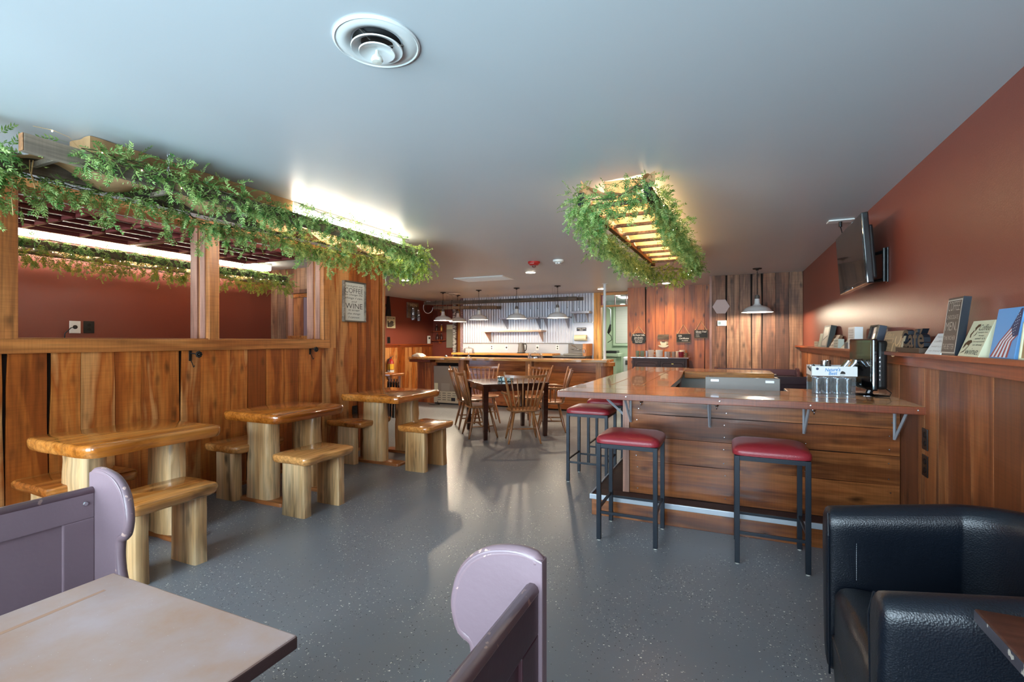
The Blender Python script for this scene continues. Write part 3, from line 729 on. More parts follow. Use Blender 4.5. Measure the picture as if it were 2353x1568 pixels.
log_bench(-3.40, -3.0, 2.78, 3.33, 'log stool on the aisle side of the middle log table', 5.7, G1)
log_bench(-3.31, -2.89, 4.30, 4.85, 'log stool on the aisle side of the farthest log table', 9.1, G1)
log_bench(-4.34, -3.84, 1.56, 2.08, 'log stool between the nearest log table and the plank partition', 12.2, G2)
log_bench(-4.32, -3.88, 2.84, 3.36, 'log stool between the middle log table and the plank partition', 15.7, G2)
log_bench(-4.30, -3.76, 4.26, 4.82, 'log stool between the farthest log table and the plank partition', 19.1, G2)

# ================================================================ pews and booth table in the foreground
END = [(0, 0), (.44, 0), (.45, .30), (.43, .43), (.32, .50), (.215, .57), (.176, .64), (.164, .70), (.164, .745), (.172, .776), (.200, .792),
       (.214, .835), (.211, .872), (.198, .912), (.172, .946), (.135, .970), (.09, .982), (.045, .984), (.0, .972)]
def smooth_end(P, i0, keep=(11,)):
    out = list(P[:i0])
    for i in range(i0, len(P) - 1):
        p0, p1_, p2_, p3 = P[i - 1], P[i], P[i + 1], P[min(i + 2, len(P) - 1)]
        for k in range(3):
            t = k / 3
            out.append(tuple(.5 * (2 * p1_[j] + (p2_[j] - p0[j]) * t + (2 * p0[j] - 5 * p1_[j] + 4 * p2_[j] - p3[j]) * t * t + (3 * p1_[j] - p0[j] - 3 * p2_[j] + p3[j]) * t ** 3) for j in (0, 1)))
    return out + [P[-1]]
END = smooth_end(END, 4)
def pew(name, label, x0, y_end, length, s, paint_m, end_m, back_m, edge_m, H=1.0, backtop=.92, panels=3):
    """s = +1 faces +x. End panel at y_end, running towards -y. origin at the back foot"""
    t = thing(name, label, 'pew', (x0, y_end - length / 2, 0))
    hl = length / 2
    pts = [(s * u, z * H) for u, z in END]
    for nm, ya, yb_ in (('end_panel', hl - .030, hl), ('end_panel', -hl, -hl + .030)):
        e = part(nm, prism(nb(), [(x - s * .004, max(0, z - .004)) for x, z in pts], ya, yb_, 'y', .004), end_m, t)
        # worn rounded nosing round the edge
        path = [Vector((s * max(.012, u - .011), (ya + yb_) / 2, z * H - .012)) for u, z in END[3:]]
        part('edge_moulding', tube(nb(), path, .0158, 10), edge_m, e, smooth=True)
    # back: stiles and rails with recessed panels
    bx0, bx1 = (0.004, .032)
    def bxs(a, b_): return (s * a, s * b_) if s > 0 else (s * b_, s * a)
    r = bxs(bx0, bx1); q = bxs(bx0 + .008, bx1 - .010)
    top = backtop
    part('top_rail', box(nb(), r[0], r[1], -hl + .03, hl - .03, top - .10, top - .010, .003), back_m, t)
    part('top_nosing', tube(nb(), [(s * .018, -hl + .03, top - .013), (s * .018, hl - .03, top - .013)], .0155, 10), edge_m, t, smooth=True)
    part('bottom_rail', box(nb(), r[0], r[1], -hl + .03, hl - .03, .40, .50, .003), back_m, t)
    n = panels; L0 = -hl + .03; W_ = (length - .06)
    stile = .085
    for k in range(n + 1):
        a = L0 + (W_ - stile) * k / n
        part('stile', box(nb(), r[0], r[1], a, a + stile, .50, top - .10, .003), back_m, t)
        if k < n: part('back_panel', box(nb(), q[0], q[1], a + stile, L0 + (W_ - stile) * (k + 1) / n, .50, top - .10), back_m, t)
    sx = bxs(.033, .42)
    part('seat', box(nb(), sx[0], sx[1], -hl + .04, hl - .04, .43, .46, .008), back_m, t)
    ax = bxs(.36, .38)
    part('seat_apron', box(nb(), ax[0], ax[1], -hl + .04, hl - .04, .0, .43, .003), back_m, t)
    return t
p1 = pew('pew', 'pale mauve painted pew with chipped rounded end, behind the tan booth table', -2.005, .955, 1.9, 1, M['purple'], M['purple'], M['purple'], M['purplechip'])
o = part('screw_plug', lathe(nb(), [(.0, .003), (.006, .003), (.008, 0)], 12, M=frameM((.0325, .895, .872), (0, 1, 0), (0, 0, 1))), M['chrome'], p1)
p2 = pew('pew', 'dark mauve painted pew at the bottom centre, its back to the aisle', -.350, .955, 1.9, -1, M['purple'], M['purple'], M['dpurple'], M['purplechip'])
for c in p2.children:
    if c.name.startswith('end_panel'): c.rotation_euler = (0, 0, 0)
bt = thing('booth_table', 'worn pinkish tan booth table with a dark edge in the foreground', 'table', (-1.2, .36, 0))
part('tabletop', box(nb(), -.345, .345, -.42, .408, .752, .782, .004), M['pinktop'], bt)
part('edge_band', box(nb(), -.346, .346, -.4212, .4092, .7515, .778, .003), flat('dark_table_edge', srgb(74, 54, 50), .5, bump=.3), bt)
part('pedestal', box(nb(), -.05, .05, -.05, .05, .03, .752, .006), M['iron'], bt)
part('base', box(nb(), -.26, .26, -.25, .25, 0, .03, .008), M['iron'], bt)
part('scratch', prism(nb(), [(-.262, .345), (-.258, .22), (-.252, .10), (-.246, .03), (-.238, .03), (-.240, .10), (-.244, .22), (-.252, .345)], .7819, .7823, 'z'), flat('bare_wood_mark', srgb(168, 128, 104), .5), bt)

# ================================================================ leather tub chair and dark table at the right
tc_ = thing('tub_chair', 'black leather tub chair with white stitching at the bottom right', 'armchair', (.70, 1.93, 0))
def tubchair(t):
    # plan of the arm/back wall, centre line, local coords (faces -x)
    path = []
    path += [(-.33 + .10 * k, .36) for k in range(5)]
    for k in range(0, 7):
        a = R(90 - 30 * k / 1.0) if False else R(90 - 180 * k / 6)
        path.append((.08 + .215 * math.cos(a), .36 * math.sin(a)))
    path += [(.07 - .10 * k, -.36) for k in range(5)]
    # keep unique, smooth plan
    P = [Vector((x, y)) for x, y in path]
    sec = [(-.045, .10), (-.045, .50), (-.055, .64), (-.062, .70), (-.05, .735), (-.015, .755), (.03, .755), (.058, .735), (.066, .70), (.058, .62), (.045, .45), (.035, .28), (.02, .10)]
    rings = []
    for i, p in enumerate(P):
        a = P[max(0, i - 1)]; b_ = P[min(len(P) - 1, i + 1)]
        d = (b_ - a).normalized(); nrm = Vector((-d.y, d.x))
        if i == 0 or True: pass
        ring = []
        for u, z in sec:
            out = p + nrm * u
            tt = min(1, max(0, (p.x + .33) / .55))
            ring.append(Vector((out.x + .02 * tt * max(0, z - .5), out.y, z + .085 * tt * max(0, (z - .3) / .45))))
        rings.append(ring)
    # rounded front ends
    def endcap(ring, dx):
        c = Vector((0, 0, 0)); 
        for v in ring: c += v
        c /= len(ring)
        return [Vector((v.x + dx, c.y + (v.y - c.y) * .8, c.z + (v.z - c.z) * .985)) for v in ring]
    rings = [endcap(rings[0], -.02)] + rings + [endcap(rings[-1], -.02)]
    shell = part('shell', loft_bm(rings), M['leather'], t, smooth='auto')
    ma = shell.modifiers.new('round', 'SUBSURF'); ma.levels = 2; ma.render_levels = 2
    # seat cushion
    ol = rect_outline(-.33, .24, -.315, .315, .06, 6, .004, 3)
    s = part('seat_cushion', slab(nb(), ol, .26, .478, .04, .0, 3, .004), M['leather'], t, smooth=True)
    part('front_panel', box(nb(), -.315, -.27, -.31, .31, .09, .30, .02, Matrix.Rotation(R(-4), 4, 'Y')), M['leather'], t, smooth=True)
    part('base', box(nb(), -.28, .28, -.31, .31, .07, .26, .02), M['leather'], t)
    for x in (-.26, .26):
        for y in (-.28, .28): part('foot', lathe(nb(), [(.018, 0), (.025, .10)], 12, (x, y, 0), True), M['black'], t)
    # seams
    def seam(pts, m, r=.0016): part('seam', tube(nb(), pts, r, 6), m, t)
    for sy in (1, -1):
        seam([(-.338, sy * (.36 - .058), .12), (-.340, sy * (.36 - .058), .5), (-.342, sy * (.36 - .066), .66), (-.338, sy * .33, .738)], M['leather'], .004)
    dash = nb()
    for k in range(25):
        z = .50 + k * .0085
        box(dash, -.2500, -.2492, .305, .3075 + .004 * k / 25, z, z + .006)
    part('stitching', dash, M['thread'], t)
    dash = nb()
    for k in range(44):
        x = -.30 + k * .0115
        zz = .57 - .05 * math.sin(PI * min(1, k / 50.))
        box(dash, x, x + .008, -.4125, -.4115, zz, zz + .0022)
    part('stitching', dash, M['thread'], t)
    back = [(.30, .02, .45), (.288, .02, .60), (.272, .02, .70)]
def loft_bm(rings):
    bm = nb(); loft(bm, rings); return bm
tubchair(tc_)
dt = thing('side_table', 'worn dark brown wooden table corner at the right edge beside the tub chair', 'table', (.787, 1.14, 0))
part('tabletop', box(nb(), -.266, .266, -.32, .32, .770, .800, .003), M['darktable'], dt)
part('edge_wear', box(nb(), -.2668, -.2645, -.319, .319, .772, .797), paint('scuffed_edge', srgb(70, 66, 74), chips=srgb(190, 180, 168), chip_amt=.06), dt)
part('pedestal', box(nb(), .0, .07, -.04, .04, .03, .770, .006), M['black'], dt)
part('base', box(nb(), -.1, .26, -.22, .22, 0, .03, .008), M['black'], dt)

# ================================================================ bar stools
def bar_stool(label, x, y):
    t = thing('bar_stool', label, 'stool', (x, y, 0), 0, 'red vinyl bar stools')
    rings = []
    prof = [(.94, .690), (.995, .694), (1.0, .705), (1.0, .715), (.985, .726), (.93, .738), (.80, .750), (.55, .760), (.25, .764)]
    for s, z in prof:
        rings.append([Vector((math.copysign(abs(math.cos(a)) ** .28, math.cos(a)) * .225 * s, math.copysign(abs(math.sin(a)) ** .28, math.sin(a)) * .215 * s, z)) for a in [2 * PI * (k + .5) / 48 for k in range(48)]])
    part('cushion', loft_bm(rings), M['red_vinyl'], t, smooth='auto')
    for sx in (-1, 1):
        for sy in (-1, 1):
            l = part('leg', box(nb(), sx * .195 - .015, sx * .195 + .015, sy * .195 - .015, sy * .195 + .015, .008, .69, .002), M['blackmetal'], t)
            part('glide', lathe(nb(), [(.012, 0), (.015, .008)], 12, (sx * .195, sy * .195, 0), True), M['offwhite'], l)
    f = .18
    for s in (-1, 1):
        part('apron', box(nb(), -f, f, s * .195 - .012, s * .195 + .012, .662, .69, .001), M['blackmetal'], t)
        part('apron', box(nb(), s * .195 - .012, s * .195 + .012, -f, f, .662, .69, .001), M['blackmetal'], t)
        part('stretcher', box(nb(), -f, f, s * .195 - .008, s * .195 + .008, .192, .210, .001), M['blackmetal'], t)
        part('stretcher', box(nb(), s * .195 - .008, s * .195 + .008, -f, f, .22, .238, .001), M['blackmetal'], t)
    return t
bar_stool('red-topped bar stool at the front of the bar, left one beside the corner step', -.647, 3.60)
bar_stool('red-topped bar stool at the front of the bar, right one nearest the leather chair', .248, 3.60)
bar_stool('red-topped bar stool at the left side of the bar, nearer of the two', -1.28, 4.885)
bar_stool('red-topped bar stool at the left side of the bar, farther one half hidden', -1.28, 5.665)

# ================================================================ near bar
bc = thing('bar_counter', 'large U-shaped bar with glossy live-edge top and brown horizontal plank front', 'bar', (0, 0, 0))
ZT = 1.03
def board(x0, x1, y0, y1, m, z0=ZT - .045, z1=ZT, bev=.004): return part('top_board', box(nb(), x0, x1, y0, y1, z0, z1, bev), m, bc)
board(-1.21, 1.066, 3.617, 3.93, M['bartop'])
board(-1.21, 1.066, 3.932, 4.30, M['bartop'])
board(.42, 1.066, 4.302, 4.56, M['bartop'])
ol = [Vector(p) for p in ((-1.21, 4.303), (-1.215, 5.0), (-1.225, 5.6), (-1.21, 6.3), (-1.24, 7.0), (-1.30, 7.45), (-.95, 7.46), (-.95, 6.0), (-.95, 4.303))]
part('top_board', prism(nb(), [(p.x, p.y) for p in ol], ZT - .045, ZT, 'z', .004), M['bartopY'], bc)
part('top_board', prism(nb(), [(-.947, 4.303), (-.947, 7.46), (-.70, 7.46), (-.70, 4.303)], ZT - .045, ZT, 'z', .003), M['bartopY'], bc)
part('top_board', prism(nb(), [(-.697, 4.303), (-.697, 7.46), (-.52, 7.46), (-.52, 6.54), (-.46, 5.4), (-.45, 4.303)], ZT - .045, ZT, 'z', .003), M['bartopY'], bc)
part('top_board', prism(nb(), [(-.515, 6.56), (-.515, 7.30), (.36, 7.30), (.46, 7.26), (.505, 7.17), (.505, 6.60), (.2, 6.57), (-.2, 6.585)], ZT - .045, ZT, 'z', .008), M['bartop'], bc)
part('live_edge', prism(nb(), [(-.51, 6.545), (-.51, 6.565), (.505, 6.60), (.505, 6.575), (.2, 6.548), (-.2, 6.562)], ZT - .085, ZT - .002, 'z', .004), M['yellowX'], bc)
eb = part('edge_board', box(nb(), -1.222, 1.082, 3.598, 3.616, ZT - .048, ZT - .001, .003), M['baredge'], bc)
part('edge_board', box(nb(), -1.228, -1.211, 3.617, 4.30, ZT - .048, ZT - .001, .003), M['bartopY'], bc)
for px in (1438, 1654, 1863, 2110):
    p = onY(px, 920, 3.598); part('screw', lathe(nb(), [(0, .002), (.0045, .0015), (.006, 0)], 10, M=frameM((p.x, 3.598, 1.007), (1, 0, 0), (0, 0, 1))), M['chrome'], bc)
# front boards
zb = [.167, .436, .636, .822, .985]
for i in range(4):
    a = zb[i] + .0015; b_ = zb[i + 1] - .0015
    n = 14; xs_ = [-.745 + (1.062 + .745) * k / n for k in range(n + 1)]
    tp = [(x, b_ + .006 * nz(x * 2.2, i * 3.1) - (.012 * max(0, nz(x * 1.3 + 5, i)) if i in (1, 2) else 0)) for x in xs_]
    bt_ = [(x, a + .004 * nz(x * 2.2, i * 3.1 + 8)) for x in xs_]
    part('front_plank', prism(nb(), bt_ + tp[::-1], 4.062 - .004 * (i % 2), 4.085, 'y'), M['plankX'], bc)
    for px_ in (-.68, -.02, .52, 1.01):
        for zz in ((a + .04), (b_ - .05)):
            part('screw', lathe(nb(), [(0, .002), (.004, .0015), (.005, 0)], 8, M=frameM((px_ + .012 * math.sin(i * 5), 4.0575 - .004 * (i % 2), zz), (1, 0, 0), (0, 0, 1))), M['chrome'], bc)
part('carcass', box(nb(), -.76, 1.06, 4.085, 4.14, .0, .98), M['darkgap'], bc)
part('carcass', box(nb(), -.76, -.62, 4.14, 7.2, .0, .98), M['darkgap'], bc)
part('carcass', box(nb(), -.56, .44, 6.68, 6.78, .0, .98), M['offwhite'], bc)
part('corner_post', box(nb(), -.80, -.748, 4.05, 4.12, .167, .985, .003), M['trimZ'], bc)
for i in range(4):
    part('side_plank', box(nb(), -.785, -.76, 4.125, 7.2, zb[i] + .002, zb[i + 1] - .002, .002), M['plankR'], bc)
part('step', box(nb(), -1.02, 1.062, 3.885, 4.06, 0, .14, .002), M['plankX'], bc)
part('step_tread', box(nb(), -1.02, 1.062, 3.885, 4.06, .142, .165, .002), M['cabinet'], bc)
part('step', box(nb(), -1.02, -.79, 4.062, 7.1, 0, .14, .002), M['plankR'], bc)
part('step_tread', box(nb(), -1.02, -.79, 4.062, 7.1, .142, .165, .002), M['cabinet'], bc)
part('metal_nosing', box(nb(), -1.035, 1.062, 3.868, 3.884, .132, .172, .003), M['alu'], bc)
part('metal_nosing', box(nb(), -1.035, -1.021, 3.885, 7.1, .132, .172, .003), M['alu'], bc)
def bracket(x, y, dx, dy):
    """flat steel angle bracket: upright leg, level leg and strut; (dx,dy) points outwards"""
    b1 = nb(); w = .012
    A = Vector((x, y, .982)); Bp = Vector((x, y, .75)); Cp = Vector((x + dx * .26, y + dy * .26, .980))
    tube(b1, [A, Bp], .009, 4); tube(b1, [A - Vector((0, 0, .006)), Cp - Vector((0, 0, .004))], .009, 4); tube(b1, [Bp + Vector((dx * .01, dy * .01, .01)), Cp - Vector((dx * .01, dy * .01, .01))], .010, 4)
    part('bracket', b1, M['alu'], bc)
for x in (-.735, .02 - .15, .50, 1.03): bracket(x, 4.048, 0, -1)
for y in (4.25, 5.4): bracket(-.80, y, -1, 0)
def coathook(x, y, z):
    b1 = nb(); tube(b1, [(x, y, z), (x, y - .03, z - .005), (x, y - .035, z - .02), (x, y - .02, z - .03)], .0045, 8); lathe(b1, [(.0, .006), (.014, .004), (.016, 0)], 12, M=frameM((x, y, z), (1, 0, 0), (0, 0, 1)))
    part('hook', b1, M['chrome'], bc, smooth=True)
for x in (-.10 - .55, -.02 - .06, .56): coathook(x, 4.054, .925)
# underbar: dark recess and steel sink back
part('undershelf', box(nb(), -.60, .40, 4.55, 6.6, .30, .34, .004), M['black'], bc)
ss = thing('underbar_sink', 'stainless steel sink splashback rising behind the bar top', 'sink', (.10, 4.42, 0))
part('splashback', box(nb(), -.272, .272, -.115, -.090, .60, 1.125, .004), M['steel'], ss)
part('side_plate', box(nb(), -.272, -.25, -.089, .16, .60, 1.12, .003), M['steelb'], ss)
part('side_plate', box(nb(), .25, .272, -.089, .16, .60, 1.12, .003), M['steelb'], ss)
part('basin', box(nb(), -.25, .25, -.089, .24, .60, .86, .01), M['steel'], ss)
for sx in (-.2, .2): part('data_label', box(nb(), sx - .03, sx + .03, -.117, -.1152, 1.088, 1.106), M['galv'], ss)
for x in (-.24, .24):
    for y in (-.1, .2): part('leg', box(nb(), x - .015, x + .015, y - .015, y + .015, 0, .60, .002), M['steel'], ss)
# ================================================================ dining table and spindle-back chairs
dtb = thing('dining_table', 'dark brown square dining table with tapered legs, set diagonally', 'table', (-3.16, 6.82, 0), R(44))
h = .515
part('tabletop', box(nb(), -h, h, -h, h, .775, .80, .004), M['dining'], dtb)
for s in (-1, 1):
    part('apron', box(nb(), -h + .09, h - .09, s * (h - .05) - .012, s * (h - .05) + .012, .69, .775), M['dining'], dtb)
    part('apron', box(nb(), s * (h - .05) - .012, s * (h - .05) + .012, -h + .09, h - .09, .69, .775), M['dining'], dtb)
for sx in (-1, 1):
    for sy in (-1, 1):
        c = Vector((sx * (h - .05), sy * (h - .05), 0))
        rr = lambda w_, z: [c + Vector((w_ * a, w_ * b_, z)) for a, b_ in ((-1, -1), (1, -1), (1, 1), (-1, 1))]
        part('leg', loft_bm([rr(.026, 0), rr(.034, .35), (rr(.038, .775))]), M['dining'], dtb)
def windsor(arms=False, name='dining_chair'):
    t = thing(name, '', 'chair')
    SZ = .47
    # seat: rounded shield, front +y
    ol = [Vector((.24 * math.copysign(abs(math.cos(a)) ** .75, math.cos(a)), .215 * math.copysign(abs(math.sin(a)) ** .8, math.sin(a)))) for a in [2 * PI * k / 28 for k in range(28)]]
    part('seat', slab(nb(), ol, SZ - .035, SZ, .008, .03), M['chairwood'], t, smooth='auto')
    bt_ = SZ + .50
    cw = .30
    # back posts splay outwards and lean back
    for s in (-1, 1):
        b0 = Vector((s * .17, -.165, SZ - .01)); b1_ = Vector((s * .29, -.30, bt_ + .02))
        q = b0.lerp(b1_, .45)
        part('back_post', tube(nb(), [b0, q, b1_, b1_ + Vector((s * .003, -.004, .012))], .014, 8, rads=[.014, .019, .015, .007]), M['chairwood'], t, smooth=True)
    crest = []
    for k in range(9):
        f = -1 + 2 * k / 8
        crest.append(Vector((f * .285, -.298 - .045 * (1 - f * f), bt_ - .025 - .012 * (1 - f * f))))
    cr = nb()
    rg = []
    for p_ in crest:
        rg.append([p_ + Vector(v) for v in ((0, -.008, -.018), (0, .008, -.018), (0, .009, .018), (0, -.007, .018))])
    loft(cr, rg); part('crest_rail', cr, M['chairwood'], t, smooth='auto')
    for k in range(6):
        f = -1 + 2 * (k + 1) / 7.0
        a = Vector((f * .165, -.172 - .02 * (1 - f * f), SZ - .01)); b_ = Vector((f * .285, -.298 - .045 * (1 - f * f), bt_ - .035))
        m1 = a.lerp(b_, .35)
        part('spindle', tube(nb(), [a, m1, b_], .008, 6, rads=[.008, .0125, .007]), M['chairwood'], t, smooth=True)
    if arms:
        for s in (-1, 1):
            arm = [(s * .215, -.225, SZ + .21), (s * .27, -.10, SZ + .222), (s * .295, .05, SZ + .222), (s * .285, .13, SZ + .22)]
            part('arm', tube(nb(), arm, .016, 8, rads=[.012, .016, .019, .014]), M['chairwood'], t, smooth=True)
            for yy in (-.06, .02, .10):
                part('arm_spindle', tube(nb(), [(s * (.19 - .02 * abs(yy)), yy * .9, SZ - .01), (s * .235, yy, SZ + .10), (s * .285, yy * 1.05, SZ + .215)], .009, 6, rads=[.007, .012, .007]), M['chairwood'], t, smooth=True)
    feet = {}
    for sx in (-1, 1):
        for sy in (-1, 1):
            a = Vector((sx * .13, sy * .11, SZ - .02)); b_ = Vector((sx * .225, sy * .215, 0))
            feet[sx, sy] = (a, b_)
            part('leg', tube(nb(), [a, a.lerp(b_, .55), a.lerp(b_, .85), b_], .014, 8, rads=[.014, .020, .016, .011]), M['chairwood'], t, smooth=True)
    mid = {}
    for sx in (-1, 1):
        p0 = feet[sx, -1][0].lerp(feet[sx, -1][1], .62); p1_ = feet[sx, 1][0].lerp(feet[sx, 1][1], .62)
        mid[sx] = (p0 + p1_) / 2
        part('stretcher', tube(nb(), [p0, mid[sx], p1_], .01, 6, rads=[.008, .013, .008]), M['chairwood'], t, smooth=True)
    part('stretcher', tube(nb(), [mid[-1], (mid[-1] + mid[1]) / 2, mid[1]], .01, 6, rads=[.008, .013, .008]), M['chairwood'], t, smooth=True)
    t['group'] = 'spindle-back chairs round the dark table'
    return t
def aim(o, x, y, deg, label):
    o.location = (x, y, 0); o.rotation_euler = (0, 0, R(deg)); o['label'] = label
# deg: rotation of the chair's front (+y)
ca = windsor(True); aim(ca, -2.66, 6.33, 30, 'spindle-back armchair nearest the camera, its back to the viewer at the dark table')
cb = windsor(False); aim(cb, -3.40, 6.42, -48, 'spindle-back chair beside the left front leg of the dark table')
c2 = copy_tree(cb); aim(c2, -3.90, 7.02, -52, 'leftmost spindle-back chair at the dark table')
c3 = copy_tree(cb); aim(c3, -3.90, 7.58, 215, 'spindle-back chair behind the dark table facing us, in front of the far bar')
c4 = copy_tree(cb); aim(c4, -3.14, 7.74, 158, 'spindle-back chair behind the dark table, right of the patterned dish')
c5 = copy_tree(ca); aim(c5, -2.58, 7.30, 112, 'spindle-back chair at the right corner of the dark table')
tin = thing('patterned_dish', 'round dish with cyan swirls standing on the dark dining table', 'dish', (-3.15, 6.80, .8005))
tin.scale = (1.25, 1.25, 1.0)
def swirl():
    m, nt, b = mk('cyan_swirl'); N = nt.nodes; L = nt.links
    tc = N.new('ShaderNodeTexCoord'); n = N.new('ShaderNodeTexNoise'); n.inputs['Scale'].default_value = 14; n.inputs['Distortion'].default_value = 2.5; L.new(tc.outputs['Object'], n.inputs['Vector'])
    rp = N.new('ShaderNodeValToRGB'); rp.color_ramp.elements[0].position = .4; rp.color_ramp.elements[1].position = .55; rp.color_ramp.elements[0].color = srgb(40, 96, 104); rp.color_ramp.elements[1].color = srgb(200, 220, 216)
    L.new(n.outputs['Fac'], rp.inputs[0]); L.new(rp.outputs[0], b.inputs['Base Color']); b.inputs['Roughness'].default_value = .2
    return m
part('bowl', lathe(nb(), [(0, 0), (.085, 0), (.098, .01), (.1, .06), (.094, .062), (.09, .02), (0, .015)], 28), swirl(), tin, smooth='auto')
part('rim', lathe(nb(), [(.1, .056), (.104, .062), (.1, .068), (.093, .062)], 28), M['chrome'], tin, smooth=True)

# ================================================================ foliage
def sprig_data(V, Fc, p, d, L_, leaf, rnd, droop=.5):
    """pinnate sprig: arching midrib with paired leaflets"""
    d = d.normalized(); n = max(4, int(L_ / (leaf * .5)))
    side = d.cross(Vector((0, 0, 1)))
    if side.length < .1: side = Vector((1, 0, 0))
    side.normalize()
    side = (Matrix.Rotation(rnd.uniform(-1.2, 1.2), 3, d) @ side)
    pos = p.copy(); step = L_ / n
    for k in range(n):
        d = (d + Vector((0, 0, -droop / n))).normalized(); q = pos + d * step
        up = side.cross(d).normalized()
        if k > 0:
            for s in (-1, 1, 0) if k == n - 1 else (-1, 1):
                ld = (d * .9 + side * s * .8 + up * rnd.uniform(-.25, .35)).normalized()
                ll = leaf * (1 - .35 * k / n) * rnd.uniform(.8, 1.15); wd = ll * .19
                sd = ld.cross(up).normalized()
                b = len(V)
                m_ = q + ld * ll * .45
                V.extend([tuple(q), tuple(m_ + sd * wd - up * .0015), tuple(q + ld * ll), tuple(m_ - sd * wd - up * .0015), tuple(m_ + up * .0015)])
                Fc.extend([(b, b + 1, b + 4), (b + 1, b + 2, b + 4), (b + 2, b + 3, b + 4), (b + 3, b, b + 4)])
        # midrib sliver
        b = len(V); w_ = side * .0007
        V.extend([tuple(pos - w_), tuple(pos + w_), tuple(q + w_), tuple(q - w_)]); Fc.append((b, b + 1, b + 2, b + 3))
        pos = q
def garland(label, path, spread, density, mat, seed, leaf=.030, L_=(.07, .12), bias=Vector((0, 0, -.3)), strands=0, group='fern garlands on the ladder lamps', slen=(.08, .2)):
    """path: list of points; sprigs thrown round it"""
    rnd = random.Random(seed)
    P = [Vector(p) for p in path]
    c = P[len(P) // 2].copy()
    t = thing('fern_garland', label, 'garland', c, 0, group)
    segs = [(P[i], P[i + 1], (P[i + 1] - P[i]).length) for i in range(len(P) - 1)]
    tot = sum(s[2] for s in segs)
    def at(u):
        u *= tot
        for a, b_, l in segs:
            if u <= l: return a.lerp(b_, u / l)
            u -= l
        return segs[-1][1].copy()
    V, Fc = [], []
    n = int(tot * density)
    for i in range(n):
        u = rnd.random(); p = at(u)
        cl = 1.0 + .6 * nz(u * tot * 3, seed)            # clumps
        off = Vector((rnd.gauss(0, spread[0]), rnd.gauss(0, spread[1]), rnd.gauss(0, spread[2]))) * cl
        d = Vector((rnd.uniform(-1, 1), rnd.uniform(-1, 1), rnd.uniform(-1, 1))) + bias + off * 3
        sprig_data(V, Fc, p + off - c, d, rnd.uniform(*L_), leaf, rnd)
    st = nb()
    for j in range(3):
        pts = []
        for k in range(int(tot * 14) + 2):
            u = k / (int(tot * 14) + 1)
            pts.append(at(u) - c + Vector((nz(u * tot * 6, j, seed), nz(u * tot * 6, j + 9, seed), nz(u * tot * 6, j + 20, seed))) * (spread[0] * 1.6))
        tube(st, pts, .0022, 5)
    for j in range(strands):                            # hanging tendrils with sprigs
        u = (j + rnd.random()) / strands; p = at(u) - c + Vector((rnd.gauss(0, spread[0]), 0, -abs(spread[2])))
        ln = rnd.uniform(*slen); pts = [p.copy()]; dd = Vector((rnd.uniform(-.4, .4), rnd.uniform(-.4, .4), -1))
        for k in range(5):
            dd = (dd + Vector((rnd.uniform(-.35, .35), rnd.uniform(-.35, .35), -.2))).normalized(); pts.append(pts[-1] + dd * ln / 5)
            for _ in range(3): sprig_data(V, Fc, pts[-1], Vector((rnd.uniform(-1, 1), rnd.uniform(-1, 1), rnd.uniform(-1, .2))), rnd.uniform(L_[0] * .6, L_[1] * .7), leaf * .9, rnd)
        tube(st, pts, .0012, 4)
    part('vine', st, M['stem'], t, kind='stuff')
    part('foliage', (V, Fc), mat, t, kind='stuff')
    return t
def fairy(label, path, n, seed, jit=.03):
    rnd = random.Random(seed); P = [Vector(p) for p in path]; c = P[0].copy()
    t = thing('fairy_lights', label, 'string lights', c, 0)
    pts = []
    for k in range(n * 3 + 1):
        u = k / (n * 3) * (len(P) - 1); i = min(int(u), len(P) - 2); p = P[i].lerp(P[i + 1], u - i) - c
        pts.append(p + Vector((rnd.uniform(-jit, jit), 0, rnd.uniform(-jit, jit))))
    part('wire', tube(nb(), pts, .0012, 4), M['rope'], t)
    me = None
    for k in range(n):
        p = pts[k * 3 + 1] - Vector((0, 0, .006))
        if me is None:
            o = part('bulb', lathe(nb(), [(.0, -.004), (.0026, -.002), (.003, 0), (.002, .004), (.0, .006)], 8), M['fairy'], t, smooth=True); me = o.data
        else:
            o = bpy.data.objects.new('bulb', me); link(o, t)
        o.location = p
    return t

